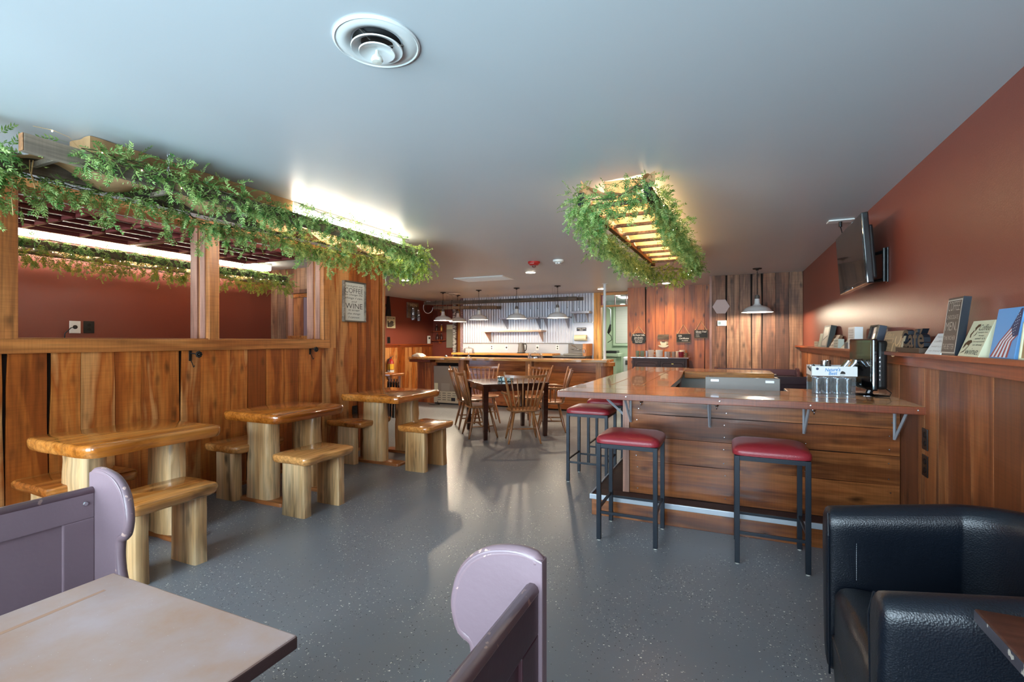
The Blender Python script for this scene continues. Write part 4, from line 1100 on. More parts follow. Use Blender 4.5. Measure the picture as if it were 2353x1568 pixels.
# ================================================================ ladder lamps
def chain(parent, x, y, z0, z1, m=None, r=.006):
    n = max(2, int((z1 - z0) / .022)); b1 = nb()
    for k in range(n):
        z = z1 - (z1 - z0) * (k + .5) / n; hh = (z1 - z0) / n * .62
        pts = [Vector((math.cos(a) * r * (1 if k % 2 else 0), math.cos(a) * r * (0 if k % 2 else 1), math.sin(a) * hh)) + Vector((x, y, z)) for a in [2 * PI * j / 8 for j in range(9)]]
        tube(b1, pts, .0014, 4)
    return part('chain', b1, m or M['steelb'], parent)
def ladder(name, label, xa, xb_, y0, y1, z0, z1, nr, m, chains=(), group='garlanded ladder lamps', endblack=False, skew=0.):
    t = thing(name, label, 'ladder', ((xa + xb_) / 2, (y0 + y1) / 2, z0), skew, group)
    cx, cy = (xa + xb_) / 2, (y0 + y1) / 2; hx = abs(xb_ - xa) / 2; hy = (y1 - y0) / 2; hz = z1 - z0
    for s in (-1, 1):
        e = part('rail', box(nb(), s * hx - .02, s * hx + .02, -hy, hy, 0, hz, .004), m, t)
        if endblack: part('end_face', box(nb(), s * hx - .022, s * hx + .022, -hy - .006, -hy, -.002, hz + .002, .002), flat('charred_end', srgb(34, 35, 38), .8, bump=1.0, bscale=60), e)
        else: part('end_face', box(nb(), s * hx - .0195, s * hx + .0195, -hy - .004, -hy, .001, hz - .001, .001), M['ladderbrown'], e)
    for k in range(nr):
        y = -hy + (2 * hy) * (k + .6) / nr
        part('rung', box(nb(), -hx + .02, hx - .02, y - .012, y + .012, hz * .3, hz * .62, .004), m, t)
    for (x, y) in chains: chain(t, x - cx, y - cy, hz, CEIL - z0)
    return t
def lightbox(label, xa, xb_, y0, y1, z0, ends_cloth=0.0, lit='tube', side_cloth=None, group='ceiling light fittings'):
    t = thing('fluorescent_fitting', label, 'light', ((xa + xb_) / 2, (y0 + y1) / 2, CEIL), 0, group)
    cx, cy = (xa + xb_) / 2, (y0 + y1) / 2; hx = (xb_ - xa) / 2; hy = (y1 - y0) / 2
    part('housing', box(nb(), -hx, hx, -hy, hy, -.03, -.001, .003), M['whitemetal'], t)
    l = part('diffuser', box(nb(), -hx + .005, hx - .005, -hy + .01, hy - .01, z0 - CEIL, -.03, .008), M[lit], t)
    return t
def cloth_strip(name, parent, pts_fn, nu, nv, m=None):
    V = []; Fc = []
    for i in range(nu + 1):
        for j in range(nv + 1): V.append(tuple(pts_fn(i / nu, j / nv)))
    for i in range(nu):
        for j in range(nv):
            a = i * (nv + 1) + j; Fc.append((a, a + 1, a + nv + 2, a + nv + 1))
    return part(name, (V, Fc), m or M['burlap'], parent, smooth=True)

# --- left lamp over the log tables
LX0, LX1 = -3.38, -3.02
l1 = ladder('wooden_ladder', 'long weathered ladder hung flat under the ceiling light over the log tables', LX0, LX1, 1.13, 4.28, 2.31, 2.395, 11, M['old'], chains=((LX1, 1.78), (LX1, 3.63), (LX0, 3.9)))
f1 = lightbox('lit half of the ceiling light above the left ladder', -3.33, -3.15, 2.80, 4.22, 2.43)
f0 = lightbox('unlit half of the ceiling light above the left ladder, masked by burlap', -3.33, -3.15, 1.50, 2.78, 2.44, lit='offwhite')
cl = thing('burlap_cloth', 'tan burlap strip masking the near half of the long ceiling light', 'cloth', (-3.145, 1.45, 2.50), 0, 'burlap cloths on the ladder lamps')
cloth_strip('side_drop', cl, lambda u, v: (.008 + .006 * math.sin(u * 17) * v + .004 * math.sin(u * 41), u * 1.33, .026 - v * .125 - .006 * math.sin(u * 9) * v), 70, 6)
cloth_strip('end_drop', cl, lambda u, v: (.008 - u * .2, .0 - .004 * math.sin(u * 9), .026 - v * .12), 14, 5)
cl = thing('burlap_cloth', 'tan burlap woven in waves over and under the rungs of the left ladder', 'cloth', (-3.2, 1.2, 2.33), 0, 'burlap cloths on the ladder lamps')
def wav(u, v):
    y = u * 2.95; ph = (y + .0) / (3.15 / 11) * PI
    return ((v - .5) * .33 + .01 * math.sin(u * 23), y, .018 + .034 * math.sin(ph) + .010 * math.sin(v * 7 + u * 30))
cloth_strip('woven_cloth', cl, wav, 200, 6)
garland('fern garland draped along the right rail of the left ladder', [(-3.0, 1.35, 2.40), (-3.0, 1.8, 2.40), (-2.99, 2.3, 2.37), (-3.0, 2.8, 2.38), (-3.0, 3.3, 2.36), (-3.0, 3.8, 2.36), (-3.0, 4.2, 2.36), (-3.02, 4.36, 2.33)], (.032, .05, .03), 330, M['leafA'], 41, strands=10, slen=(.05, .12))
garland('fern garland hanging below the left rail of the left ladder', [(-3.40, 1.0, 2.36), (-3.40, 1.4, 2.28), (-3.38, 1.8, 2.33), (-3.39, 2.3, 2.26), (-3.38, 2.8, 2.30), (-3.38, 3.3, 2.24), (-3.36, 3.8, 2.29), (-3.3, 4.25, 2.24), (-3.1, 4.4, 2.28)], (.032, .05, .034), 320, M['leafA'], 42, strands=22, slen=(.06, .17))
garland('thick fern bunch at the near end of the left ladder, left edge of the picture', [(-3.22, 1.02, 2.36), (-3.34, 1.08, 2.33), (-3.46, 1.12, 2.27), (-3.5, 1.12, 2.18)], (.06, .06, .055), 700, M['leafA'], 43, strands=8, slen=(.08, .2))
garland('fern bunch spilling over the far end of the left ladder', [(-3.38, 4.25, 2.27), (-3.2, 4.42, 2.30), (-3.02, 4.42, 2.34), (-2.95, 4.25, 2.34)], (.06, .07, .05), 330, M['leafB'], 44, strands=12, slen=(.08, .2))
fairy('fairy lights wound along the left ladder over the log tables', [(-3.0, 1.16, 2.42), (-3.0, 1.8, 2.36), (-3.01, 2.6, 2.36), (-2.99, 3.4, 2.34), (-3.0, 4.2, 2.33), (-3.0, 4.4, 2.32)], 16, 5)
js = thing('jute_string', 'loose jute strings dangling from the near end of the left ladder', 'string', (-3.36, 1.22, 2.33))
part('strand', tube(nb(), [(0, 0, 0), (.01, 0, -.08), (-.005, 0, -.17), (0, .005, -.26)], .0022, 5), M['rope'], js)
part('strand', tube(nb(), [(.06, .06, .03), (.065, .05, -.05), (.08, .06, -.12)], .0028, 5), M['rope'], js)
part('strand', tube(nb(), [(.05, .05, .03), (.05, .05, -.03), (.075, .07, -.10)], .0022, 5), M['rope'], js)
ex = thing('extension_cord', 'brown cord sagging under the lit end of the left ceiling light', 'cord', (-3.10, 2.80, 2.50))
part('cable', tube(nb(), [(0, 0, .01), (0, .25, -.012), (0, .5, -.03), (0, .75, -.045), (0, .78, -.03), (0, 1.1, -.02), (0, 1.45, -.005)], .0028, 6), M['iron'], ex, smooth=True)
# --- lamp in the back room
l2 = ladder('wooden_ladder', 'garlanded ladder lamp seen through the openings in the back room', -6.30, -5.88, 1.6, 5.1, 2.28, 2.36, 11, M['old'], chains=((-5.88, 2.0), (-5.88, 4.6)))
lightbox('long bare fluorescent light in the back room', -6.18, -6.00, 1.75, 4.95, 2.43)
garland('fern garland on the near rail of the back room ladder', [(-5.86, 1.5, 2.37), (-5.86, 2.2, 2.36), (-5.86, 3.0, 2.36), (-5.86, 3.8, 2.35), (-5.86, 4.6, 2.36), (-5.9, 5.15, 2.33)], (.03, .05, .022), 190, M['leafA'], 51, strands=6, slen=(.04, .08))
garland('yellowish fern garland hanging under the back room ladder', [(-5.9, 1.5, 2.22), (-5.88, 2.2, 2.23), (-5.88, 3.0, 2.21), (-5.88, 3.8, 2.22), (-5.88, 4.6, 2.21), (-5.9, 5.15, 2.25)], (.03, .05, .03), 190, M['leafB'], 52, strands=18, slen=(.05, .12))
fairy('fairy lights along the back room ladder', [(-5.83, 1.8, 2.27), (-5.83, 3.0, 2.26), (-5.83, 4.0, 2.26), (-5.85, 5.1, 2.29)], 26, 6, .012)
cl = thing('burlap_cloth', 'pale burlap in waves on the back room ladder', 'cloth', (-6.09, 1.7, 2.31), 0, 'burlap cloths on the ladder lamps')
cloth_strip('woven_cloth', cl, lambda u, v: ((v - .5) * .36, u * 3.2, .015 + .032 * math.sin(u * 3.2 / (3.4 / 11) * PI)), 160, 4)
# --- right lamp over the bar
l3 = ladder('wooden_ladder', 'garlanded ladder lamp with charred rail ends hung over the bar side', -.877, -.437, 3.19, 6.18, 2.345, 2.425, 9, M['ladderbrown'], endblack=True, skew=R(-1.36))
for c in list(l3.children):
    if c.name.startswith('rung'): c.data.materials[0] = M['old']
f3 = lightbox('warm fluorescent light above the right ladder lamp', -.78, -.54, 3.40, 6.0, 2.465, lit='tubew')
cl = thing('burlap_cloth', 'pale burlap laid over the rungs of the right ladder lamp', 'cloth', (-.66, 3.26, 2.41), 0, 'burlap cloths on the ladder lamps')
cloth_strip('woven_cloth', cl, lambda u, v: ((v - .5) * .37, .12 + u * 2.75, .0 - .012 + .016 * math.sin(u * 2.75 / (2.99 / 9) * 2 * PI) ), 150, 4)
cl = thing('burlap_cloth', 'bunched burlap swag at the near end of the right ladder lamp', 'cloth', (-.68, 3.18, 2.375), 0, 'burlap cloths on the ladder lamps')
def swag(u, v):
    x = (u - .5) * .50; s = (2 * (u - .5)) ** 2
    return (x, .02 + .06 * v + .02 * math.sin(u * 20 + v * 4), .02 + .085 * s + (v - .5) * (.05 + .05 * s) + .008 * math.sin(u * 26 + v * 9))
cloth_strip('draped_cloth', cl, swag, 50, 6)
def curl(u, v):
    a = u * 5.2; r_ = .028 + .012 * u
    return (.20 + r_ * math.cos(a) * .9, .05 + v * .12, .105 + r_ * math.sin(a))
cloth_strip('curled_end', cl, curl, 26, 4)
cl = thing('burlap_cloth', 'square of burlap masking the near end of the warm light above the right ladder', 'cloth', (-.66, 3.33, 2.45), 0, 'burlap cloths on the ladder lamps')
cloth_strip('end_drop', cl, lambda u, v: (-.125 + .25 * u, .0 + .004 * math.sin(u * 12), .078 - .10 * v - .01 * u), 16, 6)
cloth_strip('under_drop', cl, lambda u, v: (-.125 + .25 * u, v * .22, -.022 - .01 * u), 12, 6)
garland('fern garland along the left rail of the right ladder lamp', [(-.93, 3.14, 2.40), (-.95, 3.35, 2.34), (-.96, 3.7, 2.31), (-.95, 4.3, 2.29), (-.96, 4.9, 2.28), (-.93, 5.5, 2.30), (-.90, 6.1, 2.30), (-.88, 6.3, 2.30)], (.026, .06, .032), 210, M['leafA'], 61, strands=26, slen=(.06, .17))
garland('fern garland along the right rail of the right ladder lamp', [(-.56, 3.14, 2.46), (-.47, 3.25, 2.44), (-.42, 3.6, 2.39), (-.40, 4.2, 2.36), (-.38, 4.9, 2.34), (-.36, 5.5, 2.35), (-.35, 6.1, 2.34), (-.36, 6.3, 2.34)], (.028, .06, .032), 240, M['leafA'], 62, strands=22, slen=(.06, .15))
garland('thin fern swag across the near end of the right ladder lamp', [(-.90, 3.1, 2.36), (-.78, 3.06, 2.33), (-.64, 3.08, 2.33), (-.52, 3.1, 2.40)], (.025, .03, .02), 230, M['leafA'], 63, strands=9, slen=(.08, .2))
garland('dry fern swag across the far end of the right ladder lamp', [(-.88, 6.28, 2.33), (-.7, 6.32, 2.31), (-.55, 6.32, 2.31), (-.40, 6.28, 2.33)], (.03, .04, .03), 230, M['leafB'], 64, strands=12, slen=(.06, .16))
fairy('fairy lights along the right rail of the right ladder lamp', [(-.40, 3.3, 2.36), (-.42, 4.0, 2.32), (-.42, 4.9, 2.30), (-.40, 5.7, 2.28), (-.42, 6.3, 2.24)], 14, 7)
fairy('fairy lights trailing at the far left of the right ladder lamp', [(-.93, 5.3, 2.26), (-.96, 5.8, 2.22), (-.94, 6.2, 2.18), (-.95, 6.4, 2.14)], 9, 8)

# ================================================================ old sashes hung flat in the back room
def sash(label, x0, x1, y0, y1, z, nx_, ny_):
    t = thing('window_sash', label, 'window frame', ((x0 + x1) / 2, (y0 + y1) / 2, z), 0, 'oxblood window sashes hung flat from the back room ceiling')
    hx, hy = (x1 - x0) / 2, (y1 - y0) / 2; w_ = .045; th = .04
    for s in (-1, 1):
        part('stile', box(nb(), s * hx - w_ / 2, s * hx + w_ / 2, -hy - w_ / 2, hy + w_ / 2, 0, th, .003), M['sash'], t)
        part('rail', box(nb(), -hx + w_ / 2, hx - w_ / 2, s * hy - w_ / 2, s * hy + w_ / 2, 0, th, .003), M['sash'], t)
    xs2 = [-hx + 2 * hx * k / nx_ for k in range(nx_ + 1)]; ys2 = [-hy + 2 * hy * k / ny_ for k in range(ny_ + 1)]
    for x in xs2[1:-1]: part('muntin', box(nb(), x - .011, x + .011, -hy + w_ / 2, hy - w_ / 2, .003, th - .003, .003), M['sash'], t)
    for y in ys2[1:-1]:
        for i in range(nx_): part('muntin', box(nb(), xs2[i] + .0225, xs2[i + 1] - .0225, y - .014, y + .014, .0, th - .003, .003), M['sash'], t)
    for i in range(nx_):
        for j in range(ny_):
            part('pane', box(nb(), xs2[i] + .012, xs2[i + 1] - .012, ys2[j] + .014, ys2[j + 1] - .014, .022, .025), M['pane'], t)
    for sx in (-1, 1):
        for sy in (-1, 1): part('hanger', tube(nb(), [(sx * hx, sy * (hy - .1), th), (sx * hx, sy * (hy - .1), CEIL - z)], .0015, 5), M['steel'], t)
    return t
sash('oxblood window sash hung flat in the back room, nearer one at the left', -5.76, -4.66, 1.32, 3.00, 2.43, 5, 4)
sash('oxblood window sash hung flat in the back room, farther one behind the middle post', -5.76, -4.66, 3.08, 4.36, 2.43, 5, 3)

# ================================================================ ceiling fittings
dv = thing('ceiling_diffuser', 'big round white ceiling air diffuser with a bulb at its centre, nearest the camera', 'vent', (-1.19, 1.435, CEIL), 0, 'round ceiling diffusers')
part('outer_cone', lathe(nb(), [(.155, 0), (.157, -.006), (.150, -.010), (.146, -.006), (.125, -.014), (.098, -.006), (.085, .012)], 48), M['whitemetal'], dv, smooth='auto')
part('throat', lathe(nb(), [(.088, 0.0), (.088, -.0012), (.0, -.0015)], 32), M['black'], dv)
part('middle_cone', lathe(nb(), [(.094, -.026), (.092, -.030), (.072, -.022), (.058, -.006)], 48), M['whitemetal'], dv, smooth='auto')
part('inner_cone', lathe(nb(), [(.066, -.038), (.064, -.042), (.045, -.034), (.012, -.020), (0, -.018)], 48), M['whitemetal'], dv, smooth='auto')
for k in range(3):
    a = R(30 + 120 * k); part('spoke', tube(nb(), [(.04 * math.cos(a), .04 * math.sin(a), -.012), (.10 * math.cos(a), .10 * math.sin(a), -.004)], .003, 5), M['steel'], dv)
part('knob', lathe(nb(), [(.006, -.030), (.008, -.045), (.018, -.055), (.022, -.066), (.018, -.074), (0, -.076)], 24), M['offwhite'], dv, smooth='auto')
def small_diffuser(label, x, y):
    t = thing('ceiling_diffuser', label, 'vent', (x, y, CEIL), 0, 'round ceiling diffusers')
    part('outer_cone', lathe(nb(), [(.15, 0), (.15, -.008), (.12, -.015), (.09, -.004)], 32), M['whitemetal'], t, smooth='auto')
    part('inner_cone', lathe(nb(), [(.08, -.03), (.05, -.024), (0, -.010)], 32), M['whitemetal'], t, smooth='auto')
    part('throat', lathe(nb(), [(.09, -.001), (0, -.0015)], 24), M['black'], t)
p = onZ(1408, 571, CEIL); small_diffuser('round white ceiling diffuser half hidden behind the right ladder garland', p.x, p.y)
p = onZ(1512, 648, CEIL); small_diffuser('round ceiling diffuser beside the downlight over the sideboard', p.x, p.y)
p = onZ(1043, 676, CEIL); small_diffuser('farthest round ceiling diffuser, left end behind the far bar pendants', p.x, p.y)
for px, py, lb in ((930, 644, 'recessed downlight at the left, beyond the plank partition end'), (1219, 626, 'recessed downlight in the middle of the ceiling near the fire alarm'), (1382, 664, 'recessed downlight beside the white pole'), (1531, 651, 'recessed downlight over the sideboard wall'), (1424, 640 + 41, None)):
    if lb is None: continue
    p = onZ(px, py, CEIL)
    t = thing('downlight', lb, 'light', p, 0, 'recessed downlights')
    part('trim_ring', lathe(nb(), [(.085, 0), (.085, -.004), (.062, -.006)], 32), M['white'], t, smooth='auto')
    part('lens', lathe(nb(), [(.074, -.0062), (0, -.0068)], 24), M['led'], t)
    l = bpy.data.lights.new('downlight_beam', 'SPOT'); l.energy = 44; l.color = (1.0, .76, .5); l.spot_size = R(130); l.spot_blend = .8; l.shadow_soft_size = .06
    lo_ = bpy.data.objects.new('downlight_beam', l); link(lo_); lo_.location = (p.x, p.y, CEIL - .02)
p = onZ(1227, 602, CEIL)
t = thing('fire_alarm', 'red ceiling fire alarm strobe with white lettering', 'alarm', p)
part('body', lathe(nb(), [(.085, 0), (.085, -.02), (.055, -.05), (.0, -.052)], 32, cap=False), M['redplastic'], t, smooth='auto')
part('strobe', lathe(nb(), [(.028, -.05), (.026, -.075), (0, -.085)], 20), M['glassb'], t, smooth=True)
part('lettering', text_bm(nb(), 'FIRE', .06, .016, frameM((-.0, -.078, -.030), (1, 0, 0), (0, .45, .9))), M['chalk'], t)
p = onZ(1283, 598, CEIL)
t = thing('smoke_detector', 'white round smoke detector on the ceiling beside the red alarm', 'detector', p)
part('base', lathe(nb(), [(.075, 0), (.075, -.022), (.06, -.03)], 32), M['white'], t, smooth='auto')
part('head', lathe(nb(), [(.06, -.03), (.046, -.036), (.040, -.055), (0, -.058)], 32), M['white'], t, smooth='auto')
for k in range(6): part('slot', box(nb(), -.008, .008, -.0475, -.044, -.052, -.042, M=Matrix.Rotation(R(60 * k), 4, 'Z')), M['black'], t)
a = [onZ(x, y, CEIL) for x, y in ((1073, 644), (1155, 636), (1190, 645))]
t = thing('return_vent', 'flat white rectangular return vent in the ceiling before the far bar', 'vent', (a[1] + a[0]) / 2)
c0 = (a[1] + a[0]) / 2
part('frame', box(nb(), -.48, .48, -.25, .25, -.012, 0, .003), M['white'], t)
for k in range(14): part('slat', box(nb(), -.45, .45, -.22 + k * .0335, -.20 + k * .0335, -.018, -.0125, .001), M['white'], t)
p = onZ(1608, 656, CEIL)
t = thing('dome_camera', 'small white dome security camera at the ceiling over the fir wall', 'camera', (p.x, p.y, CEIL))
part('mount', lathe(nb(), [(.05, 0), (.05, -.015), (.04, -.02)], 24), M['white'], t, smooth='auto')
part('eye_ball', lathe(nb(), [(.03, -.018), (.045, -.035), (.05, -.055), (.042, -.08), (.02, -.095), (0, -.098)], 24), M['white'], t, smooth=True)
part('lens', lathe(nb(), [(.0, -.0), (.02, .0), (.022, -.006)], 16, M=Matrix.Translation((-.01, -.046, -.068)) @ Matrix.Rotation(R(75), 4, 'X')), M['blackglossy'], t)
t = thing('door_sensor', 'slim white sensor at the top of the plank wall corner', 'sensor', (-.30, YM - .10, 2.39))
part('body', box(nb(), -.012, .009, -.02, .02, -.05, .05, .003), M['white'], t)
part('vent_slot', box(nb(), -.0125, -.011, -.008, .008, -.03, -.02), M['black'], t)

# ================================================================ pendants
def pendant(label, x, y, zrim, dia=.42, group='white barn pendants over the far bar', power=15):
    t = thing('pendant_lamp', label, 'lamp', (x, y, CEIL), 0, group)
    z = zrim - CEIL; r = dia / 2
    part('canopy', lathe(nb(), [(.0, -.035), (.018, -.034), (.02, -.02), (.062, -.012), (.065, 0)], 24), M['iron'], t, smooth='auto')
    chain(t, 0, 0, z + .26, -.03, M['iron'], .007)
    part('cord', tube(nb(), [(0, 0, -.02), (.006, 0, z * .5), (0, 0, z + .25)], .003, 6), M['wire'], t)
    part('socket', lathe(nb(), [(0, z + .27), (.022, z + .265), (.034, z + .24), (.036, z + .20)], 24), M['steel'], t, smooth='auto')
    sh = part('shade', lathe(nb(), [(.036, z + .205), (.040, z + .135), (.062, z + .105), (.12, z + .090), (.17, z + .062), (r * .93, z + .018), (r, z + .004), (r, z), (r * .92, z + .013), (.165, z + .055), (.115, z + .082), (.05, z + .098)], 40), M['whitemetal'], t, smooth='auto')
    part('bulb', lathe(nb(), [(.012, z + .10), (.022, z + .085), (.03, z + .06), (.026, z + .035), (0, z + .025)], 20), M['bulb'], t, smooth=True)
    point('pendant_glow', (x, y, zrim + .03), power, SOFTWARM, .035)
    return t
for px, py, lb in ((1281, 657, 'white barn pendant over the far bar, rightmost of the row'), (1187, 662, 'white barn pendant over the far bar, second from the right'), (1100, 667, 'white barn pendant over the far bar, third from the right'), (1018, 672, 'white barn pendant over the far bar, leftmost of the row')):
    p = onZ(px, py, CEIL); pendant(lb, p.x, p.y, 1.885, power=55 if px == 1018 else 15)
p = onZ(1066, 681, CEIL); pendant('white barn pendant hanging behind the row, above the far bar corner', p.x, p.y - .3, 1.885)
p = onZ(1740, 617, CEIL); pendant('white barn pendant on a chain over the near bar', p.x, p.y, 1.858, .44, group='white barn pendant over the near bar', power=30)
# ================================================================ things on the left partition
# u for lettering on X = WL wall facing +x: reading direction is +y
p = onX(816, 690, WL + .03)
ya, yb_ = onX(791, 690, WL + .04).y, onX(841, 690, WL + .04).y
sg = thing('framed_sign', 'white framed coffee and wine prayer sign on the plank partition', 'sign', (WL, (ya + yb_) / 2, 1.92))
hy, hz = (yb_ - ya) / 2, .255
part('board', box(nb(), .004, .018, -hy + .012, hy - .012, -hz + .012, hz - .012), M['offwhite'], sg)
fr = M['old']
for s in (-1, 1):
    part('frame_side', box(nb(), .004, .045, s * (hy - .006) - .008, s * (hy - .006) + .008, -hz, hz, .002), fr, sg)
    part('frame_side', box(nb(), .004, .045, -hy + .0105, hy - .0105, s * (hz - .006) - .008, s * (hz - .006) + .008, .002), fr, sg)
W_ = 2 * hy - .07
rows = [('Lord,give me', .195, .030, .95, .3), ('COFFEE', .140, .062, 1, 0), ('to change the', .085, .030, .95, .3), ('things I can,', .042, .032, .95, .3), ('and', .002, .022, .3, .3), ('WINE', -.055, .065, .95, 0), ('to accept', -.112, .028, .62, .3), ('the things', -.155, .030, .7, .3), ('I cannot.', -.197, .026, .62, .3)]
for s, z, h_, wf_, sh in rows:
    part('lettering', text_bm(nb(), s, W_ * wf_, h_, frameM((.0185, 0, z), (0, 1, 0), (0, 0, 1)), sh, bold=-.008 if s.isupper() else 0), M['ink'], sg)
def plate(name, label, cat, loc, u, m, kind='outlet', w=.075, h=.12, mh=None):
    """cover plate; its frame: origin on the wall, u = reading direction"""
    t = thing(name, label, cat, (0, 0, 0)); F = frameM(loc, u, (0, 0, 1))
    t.matrix_world = F
    part('cover', box(nb(), -w / 2, w / 2, -h / 2, h / 2, 0, .006, .002), m, t)
    dk = M['ink'] if m is not M['black'] else M['iron']
    if kind == 'outlet':
        for s in (-1, 1): part('socket', prism(nb(), disc_pts(.017, 16, 0, s * .025), .0062, .0082, 'z'), dk, t)
    elif kind == 'switch':
        part('rocker', box(nb(), -.016, .016, -.032, .032, .006, .010, .002), dk, t)
    elif kind == 'round':
        part('socket', prism(nb(), disc_pts(.022, 20), .0062, .0085, 'z'), dk, t)
    return t
p = onX(815, 945, WL + .004); plate('wall_outlet', 'black outlet low on the plank partition beside the farthest log table', 'outlet', p, (0, 1, 0), M['black'], w=.09, h=.14)
def wall_hook(label, px, py):
    p = onX(px, py, WL + .03)
    t = thing('coat_hook', label, 'hook', (WL + .004, p.y, p.z), 0, 'wrought iron coat hooks under the cap board')
    b1 = nb(); box(b1, 0, .006, -.012, .012, -.07, .03, .002); part('back_plate', b1, M['iron'], t)
    part('hook', tube(nb(), [(.004, 0, -.05), (.03, 0, -.09), (.05, 0, -.125), (.062, .0, -.11)], .004, 6), M['iron'], t, smooth=True)
    fl = nb()
    for k in range(8):
        a = 2 * PI * k / 8; c = Vector((.045, .05 + .020 * math.cos(a), -.012 + .020 * math.sin(a)))
        bmesh.ops.create_icosphere(fl, subdivisions=1, radius=.012, matrix=Matrix.Translation(c))
    bmesh.ops.create_icosphere(fl, subdivisions=1, radius=.014, matrix=Matrix.Translation((.05, .05, -.012)))
    part('flower', fl, M['iron'], t, smooth=True)
    part('arm', tube(nb(), [(.004, 0, .0), (.03, .02, -.005), (.045, .05, -.012)], .005, 6), M['iron'], t)
wall_hook('black flower-shaped iron coat hook under the middle post', 441, 812)
wall_hook('black flower-shaped iron coat hook under the right opening post', 716, 801)
for px, lb, m, kd in ((172, 'white outlet with a black cable plugged in, on the red back room wall', M['white'], 'round'), (204, 'black double outlet on the red back room wall', M['black'], 'outlet')):
    p = onX(px, 752, XR + .001); t = plate('wall_outlet', lb, 'outlet', p, (0, 1, 0), m, kd, w=.1, h=.135)
    if kd == 'round': part('cable', tube(nb(), [(0, 0, .01), (-.02, -.0, .05), (-.06, -.01, .06), (-.10, -.07, .03), (-.10, -.13, .02)], .005, 6), M['wire'], t, smooth=True)

# ================================================================ right wall: TV, outlets, ledge pieces
tv = thing('television', 'wall-mounted flat black television on a swing arm, red wall at right', 'television', (0, 0, 0))
y0, y1 = 4.25, 5.30
Mt = Matrix.Translation((.925, (y0 + y1) / 2, 2.10)) @ Matrix.Rotation(R(-4), 4, 'Y') @ Matrix.Rotation(R(-1.2), 4, 'Z')
part('bezel', box(nb(), -.012, .032, -.525, .525, -.26, .26, .008, Mt), M['blackglossy'], tv)
part('screen', box(nb(), -.0135, -.0125, -.50, .50, -.225, .24, 0, Mt), M['screen'], tv)
part('rear_shell', box(nb(), .032, .07, -.44, .44, -.22, .18, .012, Mt), M['black'], tv)
part('maker_badge', box(nb(), -.0138, -.0128, -.03, .03, -.250, -.240, 0, Mt), M['chrome'], tv)
yp = onX(2030, 570, 1.06).y
part('wall_plate', box(nb(), 1.078, 1.089, yp - .02, yp + .02, 1.86, 2.12, .003), M['black'], tv)
for z in (1.88, 2.09): part('swing_arm', tube(nb(), [(1.07, yp, z), (1.03, yp + .12, z), (.99, yp + .42, z + .02)], .013, 6), M['black'], tv)
part('arm_post', tube(nb(), [(1.065, yp, 1.865), (1.065, yp, 2.115)], .012, 8), M['black'], tv)
p = onZ(1931, 507, CEIL)
t = thing('ceiling_outlet', 'white ceiling plate with a black television cable plugged in', 'outlet', (p.x, p.y, CEIL))
part('cover', box(nb(), -.10, .10, -.06, .06, -.012, 0, .004), M['white'], t)
part('plug', tube(nb(), [(0, 0, -.01), (0, 0, -.06)], .014, 10), M['black'], t)
part('cable', tube(nb(), [(0, 0, -.05), (.01, -.02, -.12), (.06, -.08, -.20), (.10, -.25, -.24)], .004, 6), M['wire'], t, smooth=True)
for i, (px, py, lb) in enumerate(((2127, 1010, 'upper black outlet on the wainscot beside the bar end'), (2127, 1071, 'lower black outlet on the wainscot beside the bar end'))):
    p = onX(px, py, 1.064); plate('wall_outlet', lb, 'outlet', p, (0, -1, 0), M['black'], w=.085, h=.125)

# ledge pieces. origin on the ledge, leaning back against the wall
ZL = 1.3502
def ledge(name, label, cat, pxl, pxr, pyt, thick, tilt=10, x=None, m=None, side=None, pyb=None, group=None, extra_gap=0.0):
    """slab standing on the ledge whose face spans pxl..pxr; returns (root, width, height, F) with F the face frame"""
    xf = (1.0 if x is None else x)
    yl = onX(pxl, 800, xf).y; yr = onX(pxr, 800, xf).y
    yc = (yl + yr) / 2; wd = abs(yl - yr)
    zt = onX(pxr, pyt, xf + .02).z
    h_ = (zt - ZL) / math.cos(R(tilt))
    t = thing(name, label, cat, (0, 0, 0), 0, group)
    # local frame: u = -y (reading direction seen from -x), v = up (leaning to +x), n = -x
    v = Vector((math.sin(R(tilt)), 0, math.cos(R(tilt)))); u = Vector((0, -1, 0))
    t.matrix_world = frameM((xf, yc, ZL), u, v)
    part('board', box(nb(), -wd / 2, wd / 2, 0, h_, -thick, 0, .0015), m or M['cream'], t)
    return t, wd, h_
def ink(t, s, cx, cy, w_, h_, m=None, shear=0, bold=0): 
    part('lettering', text_bm(nb(), s, w_, h_, Matrix.Translation((cx, cy, .0006)), shear, bold=bold), m or M['ink'], t)
def bar_(t, name, x0, x1, y0_, y1_, z1_, m, z0_=.0002): part(name, box(nb(), x0, x1, y0_, y1_, z0_, z1_), m, t)
# flag canvas
t, wd, h_ = ledge('flag_canvas', 'blue canvas print of a waving striped flag, right end of the ledge', 'picture', 2272, 2329, 706, .035, 9, m=flat('canvas_sky_blue', srgb(96, 152, 206), .5))
navy = flat('flag_navy', srgb(58, 60, 92), .6); fr_ = flat('flag_red', srgb(160, 74, 70), .6); fw = flat('flag_white', srgb(214, 220, 228), .6)
def fpoly(pts, m, z=.0008, nm='stripe'):
    b1 = nb(); prism(b1, [(x * wd, y * h_) for x, y in pts], z - .0003, z, 'z'); part(nm, b1, m, t)
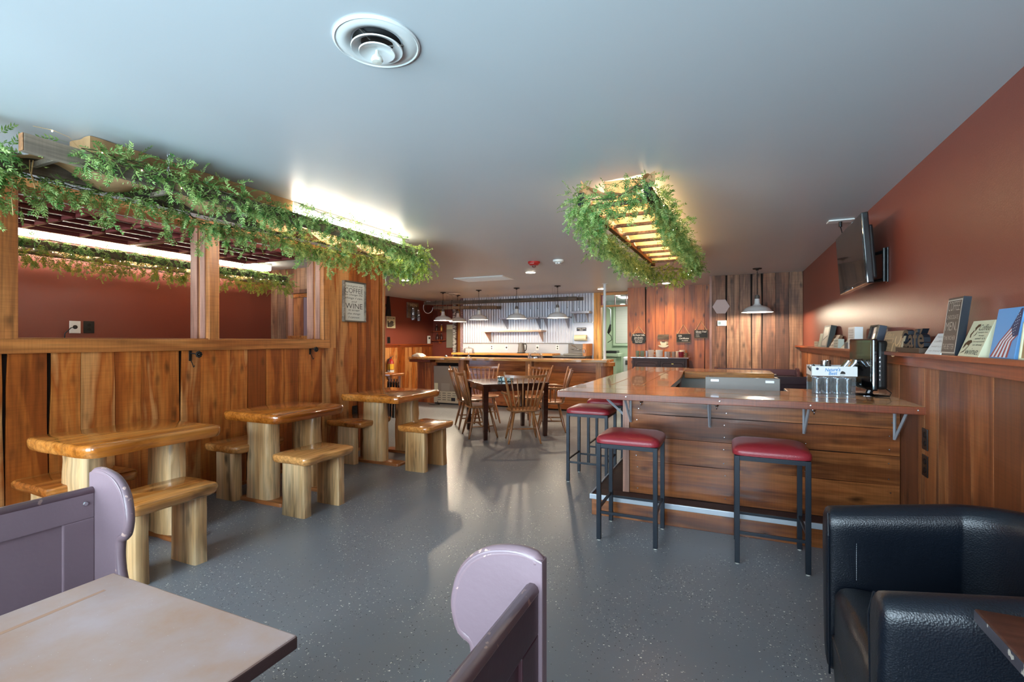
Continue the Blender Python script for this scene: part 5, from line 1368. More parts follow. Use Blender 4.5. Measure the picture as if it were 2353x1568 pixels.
# flag folds: bands fanning from upper right to lower left
for k in range(9):
    f0, f1 = k / 9, (k + 1) / 9
    top0 = (.22 + .26 * f0, .56 + .13 * 0 - .12 * f0); 
    a = (-.47 + .72 * f0, .02); b_ = (-.47 + .72 * f1, .02)
    c_ = (.18 + .30 * f1, .62 - .16 * f1); d_ = (.18 + .30 * f0, .62 - .16 * f0)
    m1 = (a[0] * .45 + d_[0] * .55 - .07, .34); m2 = (b_[0] * .45 + c_[0] * .55 - .07, .34)
    fpoly([a, b_, m2, c_, d_, m1], fr_ if k % 2 == 0 else fw)
fpoly([(.18, .62), (.12, .55), (.42, .97), (.495, .97), (.48, .46), (.30, .42)], navy, .0011, 'canton')
for k in range(18):
    f = (k % 6) / 6; g = k // 6
    x = .25 + .03 * g + .14 * f; y = .50 + .05 * g * 0 + .40 * f + .05 * (2 - g) - .02
    if x < .48: fpoly([(x, y), (x + .012, y - .008), (x + .024, y), (x + .012, y + .010)], fw, .0014, 'star')
# burlap frame at the very edge
t, wd, h_ = ledge('picture_frame', 'burlap covered frame cut by the right edge of the picture, before the flag canvas', 'picture', 2344, 2400, 738, .02, 6, x=.99, m=M['burlap'])
for a in ((-wd / 2, -wd / 2 + .006, 0, h_), (-wd / 2, wd / 2, h_ - .006, h_), (-wd / 2, wd / 2, 0, .006)): bar_(t, 'frame_side', a[0], a[1], a[2], a[3], .006, M['cream'])
# cream coffee sign with a portrait silhouette
t, wd, h_ = ledge('box_sign', 'cream box sign with a brown woman figure and coffee and wine lettering', 'sign', 2200, 2247, 736, .05, 20, x=.985)
ink(t, 'Coffee', .22 * wd, .80 * h_, .5 * wd, .16 * h_, shear=.3, bold=-.01)
for s, y, w2 in (('keeps me', .66, .42), ('busy', .575, .24), ("until it's", .50, .45), ('acceptable', .41, .50), ('to drink', .325, .42)): ink(t, s, .22 * wd, y * h_, w2 * wd, .05 * h_, shear=.15)
ink(t, 'wine.', .12 * wd, .14 * h_, .62 * wd, .17 * h_, shear=.3, bold=-.01)
br = flat('printed_brown', srgb(86, 60, 34), .6)
def poly(t, pts, m, z=.0008, nm='print'):
    part(nm, prism(nb(), pts, .0002, z, 'z'), m, t)
poly(t, [(-.18 * wd, .70 * h_), (-.24 * wd, .80 * h_), (-.16 * wd, .89 * h_), (-.05 * wd, .90 * h_), (-.04 * wd, .84 * h_), (-.13 * wd, .80 * h_)], br)
poly(t, [(-.30 * wd, .52 * h_), (-.34 * wd, .62 * h_), (-.24 * wd, .74 * h_), (-.22 * wd, .70 * h_), (-.28 * wd, .60 * h_), (-.26 * wd, .53 * h_)], br)
poly(t, [(-.42 * wd, .22 * h_), (-.40 * wd, .36 * h_), (-.30 * wd, .44 * h_), (-.16 * wd, .46 * h_), (-.08 * wd, .40 * h_), (-.14 * wd, .36 * h_), (-.20 * wd, .30 * h_), (-.30 * wd, .34 * h_), (-.36 * wd, .26 * h_)], br)
poly(t, [(-.46 * wd, .08 * h_), (-.30 * wd, .16 * h_), (-.14 * wd, .34 * h_), (-.18 * wd, .26 * h_), (-.30 * wd, .12 * h_)], br)
poly(t, [(-.16 * wd, .56 * h_), (-.08 * wd, .60 * h_), (-.06 * wd, .70 * h_), (-.10 * wd, .62 * h_)], br)
# tall dark sign
t, wd, h_ = ledge('box_sign', 'tall dark box sign reading coffee, chocolate, men', 'sign', 2160, 2193, 683, .03, 7, x=.985, m=flat('dark_brown_sign', srgb(84, 68, 60), .5))
part('side_band', box(nb(), wd / 2 + .0002, wd / 2 + .0012, 0, h_, -.03, 0), flat('navy_side', srgb(10, 20, 32), .4), t)
cr_ = flat('sign_letters', srgb(188, 178, 164), .6)
for s, y, hh in (('COFFEE', .85, .16), ('CHOCOLATE', .66, .07), ('MEN,', .49, .17), ('THE RICHER', .30, .07), ('THE BETTER', .15, .09)): ink(t, s, 0, y * h_, .76 * wd, hh * h_, cr_, bold=-.012)
for a in ((-wd / 2 + .004, -wd / 2 + .008, .01, h_ - .01), (wd / 2 - .008, wd / 2 - .004, .01, h_ - .01), (-wd / 2 + .008, wd / 2 - .008, .01, .016), (-wd / 2 + .008, wd / 2 - .008, h_ - .016, h_ - .01)): bar_(t, 'border', *a, .0008, cr_)
# white handwritten card
t, wd, h_ = ledge('canvas_sign', 'white canvas with faint handwriting, left of the tall dark sign', 'sign', 2124, 2160, 766, .012, 28, x=.98, m=M['white'])
gy = flat('grey_handwriting', srgb(150, 140, 136), .7)
for s, y in (('happy first', .82), ('coffee is', .62), ('mostly to you', .36), ('my friend', .15)): ink(t, s, .02 * wd, y * h_, .74 * wd, .10 * h_, gy, shear=.4, bold=-.01)
# Café letters
yl, yr = onX(2073, 800, 1.02).y, onX(2130, 800, 1.02).y
t = thing('letter_ornament', 'brown freestanding letters spelling Café on a plinth', 'sign', (0, 0, 0))
t.matrix_world = frameM((1.015, (yl + yr) / 2, ZL), (0, -1, 0), (0, 0, 1)); wd = abs(yl - yr)
part('plinth', box(nb(), -wd / 2, wd / 2, 0, .03, -.03, .03, .002), M['kraft'], t)
hc = onX(2100, 757, 1.02).z - ZL - .03
x = -.40
for s, w2, hh in (('C', .28, 1.0), ('a', .20, .70), ('f', .18, 1.0), ('é', .24, 1.0)):
    b1 = nb(); text_bm(b1, s, w2 * wd, hh * hc, Matrix.Translation(((x + w2 / 2) * wd, .03 + hh * hc / 2, .0)), bold=.02, thick=.008)
    r_ = bmesh.ops.extrude_face_region(b1, geom=list(b1.faces)); vs = [g for g in r_['geom'] if isinstance(g, bmesh.types.BMVert)]
    bmesh.ops.translate(b1, vec=(0, 0, -.03), verts=vs)
    bmesh.ops.recalc_face_normals(b1, faces=b1.faces)
    for f_ in b1.faces: f_.material_index = 0 if abs(f_.normal.z) > .9 else 1
    o_ = part('letter', b1, M['kraft'], t); o_.data.materials.append(M['kraftside']); x += w2
# tan coffee sign with a cup
t, wd, h_ = ledge('plank_sign', 'tan wooden sign with a coffee cup print behind the monitor', 'sign', 2024, 2066, 760, .012, 14, x=.985, m=flat('tan_sign', srgb(146, 122, 92), .6))
tn = flat('pale_tan_print', srgb(196, 164, 124), .6)
ink(t, 'Coffee is', -.24 * wd, .82 * h_, .46 * wd, .20 * h_, tn, .2)
poly(t, [(-.48 * wd, .40 * h_), (0, .40 * h_), (.02 * wd, .66 * h_), (-.46 * wd, .66 * h_)], flat('mid_tan_print', srgb(164, 132, 96), .6)); ink(t, 'ALWAYS', -.24 * wd, .53 * h_, .42 * wd, .12 * h_, M['ink'])
ink(t, 'a good idea', -.24 * wd, .16 * h_, .42 * wd, .12 * h_, tn, .2)
for a0, rr in ((0, .2), (1, .14)):
    pts = [(.26 * wd + rr * wd * math.cos(a) * 1.0, (.62 if a0 else .26) * h_ + rr * wd * .9 * math.sin(a)) for a in [R(-200 + 12 * k) for k in range(19)]] + [(.26 * wd + rr * .78 * wd * math.cos(a), (.62 if a0 else .26) * h_ + rr * .72 * wd * math.sin(a)) for a in [R(28 - 12 * k) for k in range(20)]]
    poly(t, pts, tn)
# dark shadow-box frame with a warm reflection painted on as a gold patch
t, wd, h_ = ledge('shadow_box', 'dark deep picture frame leaning behind the monitor', 'picture', 1990, 2007, 748, .045, 12, x=.985, m=flat('slate_blue_backing', srgb(40, 48, 62), .4))
for a in ((-wd / 2, -wd / 2 + .012, 0, h_), (wd / 2 - .012, wd / 2, 0, h_), (-wd / 2 + .012, wd / 2 - .012, h_ - .012, h_), (-wd / 2 + .012, wd / 2 - .012, 0, .012)): bar_(t, 'frame_side', *a, .012, M['oldX'])
bar_(t, 'print', .0, .35 * wd, .15 * h_, .9 * h_, .001, M['steel'])
bar_(t, 'print', .0, .30 * wd, .42 * h_, .66 * h_, .002, flat('painted_warm_reflection', srgb(235, 180, 60), .3, .3))
# tall white box sign
t, wd, h_ = ledge('box_sign', 'tall white box sign with faint stacked lettering', 'sign', 1948, 1963, 752, .06, 1, x=.99, m=M['white'])
for s, y in (('GOOD', .86), ('FOOD', .76), ('GREAT', .62), ('FRIENDS', .52), ('cafe', .38), ('TODAY', .22)): ink(t, s, 0, y * h_, .7 * wd, .07 * h_, gy)
# small pieces at the far end
def small(label, l_, r_, top, th, tl, c, name='block_sign', txt=None, x=.995):
    t, wd, h_ = ledge(name, label, 'sign', l_, r_, top, th, tl, x=x, m=flat('sign_face', c, .6), group='small signs at the far end of the ledge')
    if txt:
        for i, s in enumerate(txt): ink(t, s, 0, h_ * (1 - (i + .7) / (len(txt) + .3)), wd * .8, h_ * .16)
    return t, wd, h_
small('small grey block sign leaning by the tall white box sign', 1940, 1946, 787, .03, 0, srgb(84, 80, 84))
small('cream card leaning far back beside the tall white box sign', 1931, 1943, 779, .008, 35, srgb(196, 186, 164))
small('small white-green block sign with three lines of print', 1915, 1925, 779, .05, 3, srgb(190, 192, 176), txt=('SIP', 'SLOW', 'SMILE'), x=.985)
small('brown plank sign with pale print leaning back', 1903, 1915, 770, .03, 24, srgb(136, 98, 68), txt=('HELLO', 'SUN', 'SHINE'), x=1.0)
t, wd, h_ = small('dark framed tall picture, third from the far end of the ledge', 1885, 1899, 748, .055, 10, srgb(52, 56, 52), name='framed_picture', x=.985)
bar_(t, 'print', -wd * .34, wd * .36, h_ * .08, h_ * .92, .001, flat('faded_print', srgb(150, 142, 130), .5))
poly(t, [(-wd * .3, h_ * .35), (wd * .3, h_ * .55), (wd * .3, h_ * .5), (-wd * .3, h_ * .3)], M['ink'], .0016)
small('small sage green upright sign at the far end of the ledge', 1880, 1888, 767, .02, 8, srgb(136, 146, 122), x=1.0)
small('tiny stacked cream block at the very far end of the ledge', 1871, 1879, 785, .03, 0, srgb(178, 160, 132), txt=('ab', 'cd'), x=1.0)

# ================================================================ on the near bar
t = thing('monitor', 'small black square monitor on a round base on the bar', 'monitor', (.93, 4.26, ZT), R(0))
Mm = Matrix.Translation((-.03, 0, .22)) @ Matrix.Rotation(R(7), 4, 'Z')
part('base', lathe(nb(), [(0, .014), (.05, .014), (.10, .009), (.118, .003), (.118, 0)], 32), M['blackglossy'], t, smooth='auto')
part('neck', tube(nb(), [(0, 0, .01), (.015, 0, .05), (.01, 0, .10)], .022, 10), M['black'], t)
part('bezel', box(nb(), -.02, .012, -.215, .215, -.175, .185, .010, Mm), M['blackglossy'], t)
part('screen', box(nb(), -.0212, -.0202, -.185, .185, -.115, .160, 0, Mm), M['screen'], t)
part('chin_badge', box(nb(), -.0214, -.0204, -.012, .012, -.150, -.142, 0, Mm), M['chrome'], t)
part('rear_shell', box(nb(), .012, .075, -.205, .205, -.165, .175, .022, Mm, 3), M['black'], t)
for k in range(6): part('button', box(nb(), .018, .026, -.2165, -.2145, -.10 + k * .03, -.088 + k * .03, 0, Mm), M['chrome'], t)
part('cable', tube(nb(), [(.05, -.1, .08), (.10, -.14, .03), (.085, -.16, .006), (.0, -.17, .004), (.03, -.14, .003)], .0035, 6), M['wire'], t, smooth=True)
# plastic tub of glasses with a cardboard tray on top
cx, cy = .70, 4.30
tub = thing('plastic_tub', 'clear plastic tub of drinking glasses on the bar beside the monitor', 'crate', (cx, cy, ZT))
b1 = nb()
for (x0, x1, y0_, y1_) in ((-.135, .135, -.13, -.127), (-.135, .135, .127, .13), (-.135, -.132, -.127, .127), (.132, .135, -.127, .127)): box(b1, x0, x1, y0_, y1_, 0, .13)
part('walls', b1, M['tubglass'], tub)
part('rim', tube(nb(), [(-.137, -.132, .13), (.137, -.132, .13), (.137, .132, .13), (-.137, .132, .13), (-.137, -.132, .13)], .004, 6), M['glassb'], tub)
part('floor_plate', box(nb(), -.132, .132, -.127, .127, .001, .004), M['tubglass'], tub)
def tumbler(x, y, z, lb, grp, h_=.10, r_=.030, M_=None, cls='drinking_glass'):
    t = thing(cls, lb, 'glass', (x, y, z), 0, grp)
    part('bowl', lathe(nb(), [(0, .008), (r_ * .75, .008), (r_ * .82, .02), (r_, h_), (r_ * .93, h_), (r_ * .78, .012), (r_ * .8, 0), (0, 0)], 18, M=M_), M['glassb'], t, smooth='auto')
    return t
for i, ni in enumerate(('leftmost', 'second from the left', 'second from the right', 'rightmost')):
    for j, nj in enumerate(('front', 'middle', 'back')): tumbler(cx - .095 + .063 * i, cy - .09 + .075 * j, ZT + .0045, 'clear tumbler in the plastic tub, %s row, %s' % (nj, ni), 'tumblers in the plastic tub', .108, .028)
tray = thing('cardboard_tray', 'white cardboard tray with blue lettering set on the tub of glasses', 'box', (cx + .005, cy, ZT + .135))
for a in ((-.14, .14, -.135, -.131), (-.14, .14, .131, .135), (-.14, -.136, -.131, .131), (.136, .14, -.131, .131)): part('side', box(nb(), a[0], a[1], a[2], a[3], 0, .07), M['white'], tray)
part('bottom', box(nb(), -.136, .136, -.131, .131, 0, .003), M['kraft'], tray)
blue = flat('sky_blue_print', srgb(70, 140, 200), .5)
part('lettering', text_bm(nb(), "Nature's", .095, .026, frameM((-.01, -.1352, .047), (1, .0, .06), (-.06, 0, 1)), .25, bold=.02), blue, tray)
part('lettering', text_bm(nb(), 'Best', .055, .024, frameM((-.008, -.1352, .020), (1, 0, .06), (-.06, 0, 1)), .25, bold=.02), blue, tray)
part('lettering', text_bm(nb(), 'DAIRY', .03, .007, frameM((.05, -.1352, .008), (1, 0, 0), (0, 0, 1))), M['ink'], tray)
part('emblem', prism(nb(), [(.035, .016), (.068, .016), (.066, .028), (.058, .034), (.05, .037), (.042, .033)], -.136, -.1352, 'y'), M['ink'], tray)
part('emblem', prism(nb(), disc_pts(.009, 18, -.105, .05), -.136, -.1352, 'y'), flat('dark_blue_print', srgb(40, 50, 80), .5), tray)
for i, (x, y, tl, h_, lb_) in enumerate(((-.10, -.08, -28, .075, 'small glass tipped leftwards at the left corner of the cardboard tray'), (-.04, .02, 4, .10, 'nearly upright glass in the tray, front of the standing pair'), (.0, .07, -4, .10, 'nearly upright glass in the tray, back of the standing pair'), (.05, -.03, 32, .12, 'leaning tall glass in the tray, leftmost of the slanted ones'), (.08, -.05, 38, .12, 'most steeply slanted tall glass, front right of the tray'), (.09, .05, 36, .12, 'slanted tall glass at the back right of the tray'), (.105, -.0, 30, .12, 'slanted tall glass in the tray, rightmost of all'))):
    tumbler(cx + x, cy + y, ZT + .142, lb_, 'glasses in the cardboard tray', h_, .026, Matrix.Rotation(R(tl), 4, 'Y'))

# ================================================================ plank wall, pendant side
p = onY(1657, 705, YB - .03)
t = thing('hexagon_panel', 'pale pink hexagonal wall panel on the weathered planks', 'panel', (p.x, YB - .026, p.z))
part('face', prism(nb(), disc_pts(.135, 6), -.03, -.006, 'y', .004), flat('pale_pink_felt', srgb(196, 172, 166), .8), t)
part('backing', prism(nb(), disc_pts(.128, 6), -.006, 0, 'y'), M['cream'], t)
p = onY(1659, 743, YB - .03)
t = thing('thermostat', 'small white thermostat below the hexagonal panel', 'thermostat', (p.x, YB - .026, p.z))
part('case', box(nb(), -.07, .07, -.022, 0, -.045, .045, .004), M['white'], t)
part('display', box(nb(), -.058, -.018, -.0235, -.0225, -.025, .025), flat('lcd_grey', srgb(120, 140, 136), .3), t)
part('dial', prism(nb(), disc_pts(.012, 16, .03, .0), -.026, -.0222, 'y'), M['offwhite'], t)
def plain_pew(name, label, x0, x1, y, s, ztop=.98):
    """pew seen beyond the bar, its back along x; s=+1 faces +y"""
    t = thing(name, label, 'pew', ((x0 + x1) / 2, y, 0)); hx = (x1 - x0) / 2
    part('back_panel', box(nb(), -hx + .04, hx - .04, -.015, .015, .40, ztop - .10, .003), M['dpurple'], t)
    part('top_rail', box(nb(), -hx + .04, hx - .04, -.022, .022, ztop - .10, ztop, .005), M['dpurple'], t)
    part('seat', box(nb(), -hx + .04, hx - .04, min(0, s * .42), max(0, s * .42), .43, .46, .004), M['dpurple'], t)
    for sx in (-1, 1):
        pts = [(s * (u - .02), z * (ztop + .02) / .98) for u, z in END]
        part('end_panel', prism(nb(), pts, sx * hx - (.04 if sx > 0 else 0), sx * hx + (0 if sx > 0 else .04), 'x', .004), M['dpurple'], t)
    return t
plain_pew('pew', 'dark plum pew standing against the weathered plank wall', -.21, 1.02, YB - .06, -1, .965)
plain_pew('pew', 'dark plum pew seen from behind between the bar and the plank wall', .52, 1.03, 6.95, 1, .975)

# ================================================================ sideboard, mugs, chalkboards on the fir wall
x0, x1 = onY(1453, 819, 9.78).x, onY(1579, 819, 9.78).x
sb = thing('sideboard', 'dark plum-brown sideboard with two panelled doors against the fir plank wall', 'cabinet', ((x0 + x1) / 2, 9.98, 0))
hx = (x1 - x0) / 2; ZS = 1.105
part('top', box(nb(), -hx - .03, hx + .03, -.235, .21, ZS - .022, ZS, .004), flat('sideboard_top', srgb(128, 92, 78), .3, coat=.4), sb)
part('carcass', box(nb(), -hx, hx, -.19, .20, .02, ZS - .022), M['cabinet'], sb)
for a in (-hx, -.02, hx - .04): part('stile', box(nb(), a, a + .04, -.20, -.19, .02, ZS - .03, .003), M['cabinet'], sb)
part('rail', box(nb(), -hx + .04, hx - .04, -.199, -.19, ZS - .075, ZS - .03), M['cabinet'], sb)
for s in (-1, 1):
    a, b_ = (-hx + .045, -.025) if s < 0 else (.025, hx - .045)
    d = part('door', box(nb(), a, b_, -.203, -.191, .08, ZS - .08, .003), M['cabinet'], sb)
    def octo(i, zt, zb_): return [(a + .03 + i, zt - .035), (a + .06 + i, zt), (b_ - .06 - i, zt), (b_ - .03 - i, zt - .035), (b_ - .03 - i, zb_ + .035), (b_ - .06 - i, zb_), (a + .06 + i, zb_), (a + .03 + i, zb_ + .035)]
    o = octo(0, ZS - .115, ZS - .235)
    part('panel_moulding', tube(nb(), [(x, -.205, z) for x, z in o + o[:1]], .005, 6), M['cabinet'], d)
    o = octo(0, ZS - .275, .12)
    part('panel_moulding', tube(nb(), [(x, -.205, z) for x, z in o + o[:1]], .005, 6), M['cabinet'], d)
    if s > 0:
        part('key_plate', box(nb(), (a + b_) / 2 - .02, (a + b_) / 2 + .02, -.206, -.2035, ZS - .135, ZS - .12), flat('brass', srgb(150, 120, 60), .4, .8), d)
def mug(px, w_px, top, lb, c, z=ZS, Y=9.86, handle=1, band=None):
    p = onY(px, 800, Y); r_ = w_px / 2 * (p.y * .9 + .3) / FPX * 1.0
    r_ = w_px / 2 * (-_s * p.x + _c * p.y) / FPX
    h_ = max(.05, onY(px, top, Y).z - z)
    t = thing('mug', lb, 'mug', (p.x, Y, z + .0005), 0, 'mugs on the sideboard')
    part('cup', lathe(nb(), [(0, 0), (r_ * .86, 0), (r_ * .92, .006), (r_, h_), (r_ * .93, h_), (r_ * .84, .01), (0, .01)], 20), flat('glaze', c, .25, coat=.4), t, smooth='auto')
    if band: part('band', lathe(nb(), [(r_ * .955, h_ * .35), (r_ * .985, h_ * .38), (r_ * 1.0, h_ * .72), (r_ * .99, h_ * .75)], 20), flat('glaze_band', band, .3), t, smooth='auto')
    if handle: part('handle', tube(nb(), [(handle * r_ * .9, 0, h_ * .8), (handle * r_ * 1.5, 0, h_ * .72), (handle * r_ * 1.5, 0, h_ * .35), (handle * r_ * .9, 0, h_ * .2)], .005, 6), flat('glaze', c, .25), t, smooth=True)
mugs = [(1465, 8.5, 806.5, 'grey-green mug at the left end of the sideboard', srgb(104, 116, 96), 1), (1476, 10, 806.5, 'second grey-green mug from the left on the sideboard', srgb(106, 118, 100), -1),
        (1486, 6, 806.5, 'white and blue striped mug beside the grey-green mugs', srgb(176, 178, 188), 0), (1496, 14, 804.5, 'wide pale mug with a dark branch pattern', srgb(192, 172, 158), 1),
        (1515, 17, 804.8, 'widest white mug, flared, in the middle of the row', srgb(220, 218, 210), -1), (1530, 7, 808.5, 'small white cup right of the widest mug', srgb(206, 200, 196), 0),
        (1536.5, 9, 808.5, 'tan-grey cup beside the small white cup', srgb(166, 146, 132), 0), (1548, 9.5, 808.5, 'tan-grey cup with a pale rim left of the red mug', srgb(158, 142, 128), -1),
        (1565, 12, 809, 'dark red mug with pale dots', srgb(128, 26, 48), 1), (1576.5, 6, 811.5, 'small brown cup at the right end of the sideboard', srgb(116, 100, 70), 0)]
for m_ in mugs: mug(m_[0], m_[1], m_[2], m_[3], m_[4], handle=m_[5])
mug(1568, 14, 805, 'cream mug standing behind the dark red mug', srgb(214, 196, 170), Y=10.05, handle=-1)
mug(1557, 9, 807.5, 'pale mug standing behind, between the tan cup and the red mug', srgb(206, 190, 176), Y=10.05, handle=0)
def hung(name, label, cat, l_, r_, t_, b_, Y=YM - .026, th=.014, apex=None, m=None, frame=None):
    a = onY(l_, (t_ + b_) / 2, Y); c = onY(r_, (t_ + b_) / 2, Y); zt = onY((l_ + r_) / 2, t_, Y).z; zb_ = onY((l_ + r_) / 2, b_, Y).z
    t = thing(name, label, cat, ((a.x + c.x) / 2, Y, (zt + zb_) / 2)); hx = (c.x - a.x) / 2; hz = (zt - zb_) / 2
    if name != 'wavy_chalkboard': part('board', box(nb(), -hx, hx, -th, 0, -hz, hz, .002), m or M['slate'], t)
    if frame:
        for q in ((-hx, hx, hz - .014, hz), (-hx, hx, -hz, -hz + .014), (-hx, -hx + .014, -hz + .0145, hz - .0145), (hx - .014, hx, -hz + .0145, hz - .0145)): part('frame_side', box(nb(), q[0], q[1], -th - .006, -th, q[2], q[3], .001), frame, t)
    if apex:
        za = onY((l_ + r_) / 2, apex, Y).z - t.location.z
        part('rope', tube(nb(), [(-hx * .8, -.008, hz - .004), (-hx * .4, -.006, (hz + za) / 2), (0, -.006, za), (hx * .4, -.006, (hz + za) / 2), (hx * .8, -.008, hz - .004)], .005, 6), M['rope'], t)
        part('nail', lathe(nb(), [(.004, 0), (.004, .01), (0, .012)], 8, M=frameM((0, -.002, za), (1, 0, 0), (0, 0, 1))), M['iron'], t)
        for s in (-1, 1): part('knot', lathe(nb(), [(0, -.01), (.01, -.004), (.01, .004), (0, .01)], 10, (s * hx * .82, -.012, hz - .002)), M['rope'], t)
    return t, hx, hz, th
def chalk(t, s, x, z, w_, h_, y, sh=.2, bold=0): part('lettering', text_bm(nb(), s, w_, h_, frameM((x, y - .0004, z), (1, 0, 0), (0, 0, 1)), sh, bold=bold), M['chalk'], t)
t, hx, hz, th = hung('wavy_chalkboard', 'black scalloped chalkboard on a string, left above the sideboard', 'chalkboard', 1452, 1484, 767, 790, apex=750)
pts = []
for k in range(40):
    a = 2 * PI * k / 40; ca, sa = math.cos(a), math.sin(a)
    q = 1 + .05 * math.cos(8 * a); pts.append((hx * math.copysign(abs(ca) ** .45, ca) * q, hz * math.copysign(abs(sa) ** .5, sa) * q * 1.05))
part('board', prism(nb(), pts, -.014, 0, 'y', .002), M['slate'], t)
for s, z, w2, h2 in (('Mo\'s Roaster Coffee', .72, 1.7, .34), ('Breve Breakfast', .22, 1.2, .22), ('Mile-High Blend', -.10, 1.3, .22), ('Bourbon Street', -.42, 1.1, .20), ('Dark Roast', -.72, 1.0, .2)): chalk(t, s, .0, z * hz, w2 * hx, h2 * hz, -.014, bold=.01)
t, hx, hz, th = hung('plank_sign', 'small weathered grey plank sign above the cup cutout', 'sign', 1512, 1536, 769, 780.5, m=M['oldX'])
for k in range(3): part('slat', box(nb(), -hx - .01 * (k % 2), hx + .012 * ((k + 1) % 2), -.020, -.0142, -hz + k * hz * .67 + .002, -hz + (k + 1) * hz * .67 - .002, .001), M['oldX'], t)
a = onY(1524.5, 791, YM - .03)
t = thing('cup_cutout', 'cream wooden cut-out of a steaming cup and saucer on the fir wall', 'decoration', (a.x, YM - .03, a.z))
s_ = .0082
cup = [(-8, 6), (8, 6), (7, 0), (5, -4), (-4, -4), (-7, 1)]
part('cup', prism(nb(), [(x * s_, z * s_) for x, z in cup], -.014, 0, 'y', .001), M['cream'], t)
part('coffee_fill', prism(nb(), [(x * s_ * .6, .042 + z * s_ * .12) for x, z in disc_pts(8, 16)], -.016, -.0142, 'y'), M['ink'], t)
part('handle', tube(nb(), [(7.2 * s_, -.008, 4.5 * s_), (10.5 * s_, -.008, 5 * s_), (10.2 * s_, -.008, 1 * s_), (6.4 * s_, -.008, -.5 * s_)], .008, 6), M['cream'], t)
part('saucer', prism(nb(), [(x * s_, z * s_) for x, z in [(-13, -3.5), (-8, -2.5), (8, -2.5), (13, -3.5), (8, -7), (3, -8.5), (-3, -8.5), (-8, -7)]], -.012, 0, 'y', .001), M['cream'], t)
t, hx, hz, th = hung('chalkboard', 'framed blackboard on a rope about gift certificates', 'chalkboard', 1554, 1587, 767, 787.5, apex=746, frame=M['oldX'])
chalk(t, 'Gift', -.45 * hx, .5 * hz, .5 * hx, .36 * hz, -th, bold=.01); chalk(t, 'Certificates', .1 * hx, -.05 * hz, 1.35 * hx, .38 * hz, -th, bold=.01); chalk(t, 'Available', .2 * hx, -.55 * hz, .9 * hx, .25 * hz, -th)
t, hx, hz, th = hung('chalkboard', 'framed blackboard on a rope about gluten free food, right of the other', 'chalkboard', 1595, 1627, 758, 778, apex=738, frame=M['oldX'])
chalk(t, 'Gluten Free!', .02 * hx, .55 * hz, 1.55 * hx, .42 * hz, -th, bold=.012)
for s, z, w2 in (('+ Cupcakes', .15, .85), ('+ Scones', -.2, .55), ('+ Cookies', -.55, .6)): chalk(t, s, (-.8 + w2 / 2) * hx, z * hz, w2 * hx, .22 * hz, -th)
# ================================================================ far bar
FB0, FB1, FY = -6.66, -2.10, 9.10
fb = thing('far_bar', 'long wooden bar at the back of the room with a live-edge top', 'bar', (0, 0, 0))
ZB = 1.055
n = 40; xs_ = [-6.1 + (FB1 + 6.1) * k / n for k in range(n + 1)]
front = [(x, FY + .02 * nz(x * 3, 2) + .008 * nz(x * 11, 5)) for x in xs_]
part('top_board', prism(nb(), front + [(FB1, 9.72), (-6.1, 9.72)], ZB - .05, ZB, 'z', .006), M['bartop'], fb)
pts = [(-6.105, FY + .02), (-6.105, 9.72), (-6.55, 9.72)] + [(-6.55 + .26 * math.cos(a), 9.41 + .31 * math.sin(a)) for a in [R(100 + 17 * k) for k in range(10)]]
part('top_board', prism(nb(), pts, ZB - .05, ZB + .001, 'z', .006), M['bartopY'], fb)
part('end_moulding', prism(nb(), [(x * .985 - .09, (y - 9.4) * .93 + 9.42) for x, y in pts], ZB - .115, ZB - .051, 'z', .012), M['baredge'], fb)
# front: recessed planks between posts
for (a, b_) in ((-5.30, -3.845), (-3.70, -2.36)):
    for z0, z1 in ((.03, .40), (.404, .78), (.784, ZB - .05)):
        part('front_plank', box(nb(), a, b_, 9.40, 9.43, z0, z1, .003), M['beadX'], fb)
for a, b_ in ((-5.44, -5.305), (-3.84, -3.705), (-2.355, -2.25)): part('post', box(nb(), a, b_, 9.27, 9.43, 0, ZB - .05, .004), M['postZ'], fb)
part('carcass', box(nb(), -5.44, -2.25, 9.432, 9.6, 0, ZB - .06), M['darkgap'], fb)
pts = [(-2.249, 9.27)] + [(-2.249 + .20 * math.sin(R(12 * k)), 9.47 - .20 * math.cos(R(12 * k))) for k in range(1, 8)] + [(-2.249, 9.60)]
part('curved_end', prism(nb(), pts, 0, .93, 'z'), M['plankR'], fb)
part('curved_end_cap', prism(nb(), [(-2.25, 9.2)] + [(-2.25 + .24 * math.sin(R(12 * k)), 9.45 - .25 * math.cos(R(12 * k))) for k in range(1, 8)] + [(-2.25, 9.64)], .93, ZB - .051, 'z', .004), M['postZ'], fb)
xx = [-6.60, -6.42, -6.25, -6.10]
for a, b_ in zip(xx[:-1], xx[1:]): part('end_plank', box(nb(), a, b_ - .004, 9.40, 9.43, 0, ZB - .11, .003), M['plankV'], fb)
part('end_plank', box(nb(), -6.62, -6.60, 9.40, 9.70, 0, ZB - .11, .003), M['plankV'], fb)
part('cooler_header', box(nb(), -6.10, -5.44, 9.36, 9.42, .93, ZB - .051, .003), M['yellowX'], fb)
part('cooler_recess', box(nb(), -6.10, -5.44, 9.44, 9.46, 0, .93), M['darkgap'], fb)
ck = thing('undercounter_cooler', 'beige-grey undercounter cooler with a vented grille under the far bar', 'refrigerator', (-5.775, 9.32, 0))
part('door', box(nb(), -.32, .32, -.03, .10, .30, .86, .006), flat('taupe_enamel', srgb(136, 124, 110), .4), ck)
g = part('grille', box(nb(), -.32, .32, -.03, .10, .03, .295, .006), flat('almond_enamel', srgb(190, 180, 156), .4), ck)
for r_ in range(4):
    for k in range(4 if r_ < 2 else 3): part('louvre', box(nb(), -.22 + k * .13, -.13 + k * .13, -.033, -.0305, .245 - r_ * .05, .255 - r_ * .05), M['black'], g)
part('control_box', box(nb(), .14, .24, -.034, -.0305, .08, .155), M['black'], g)
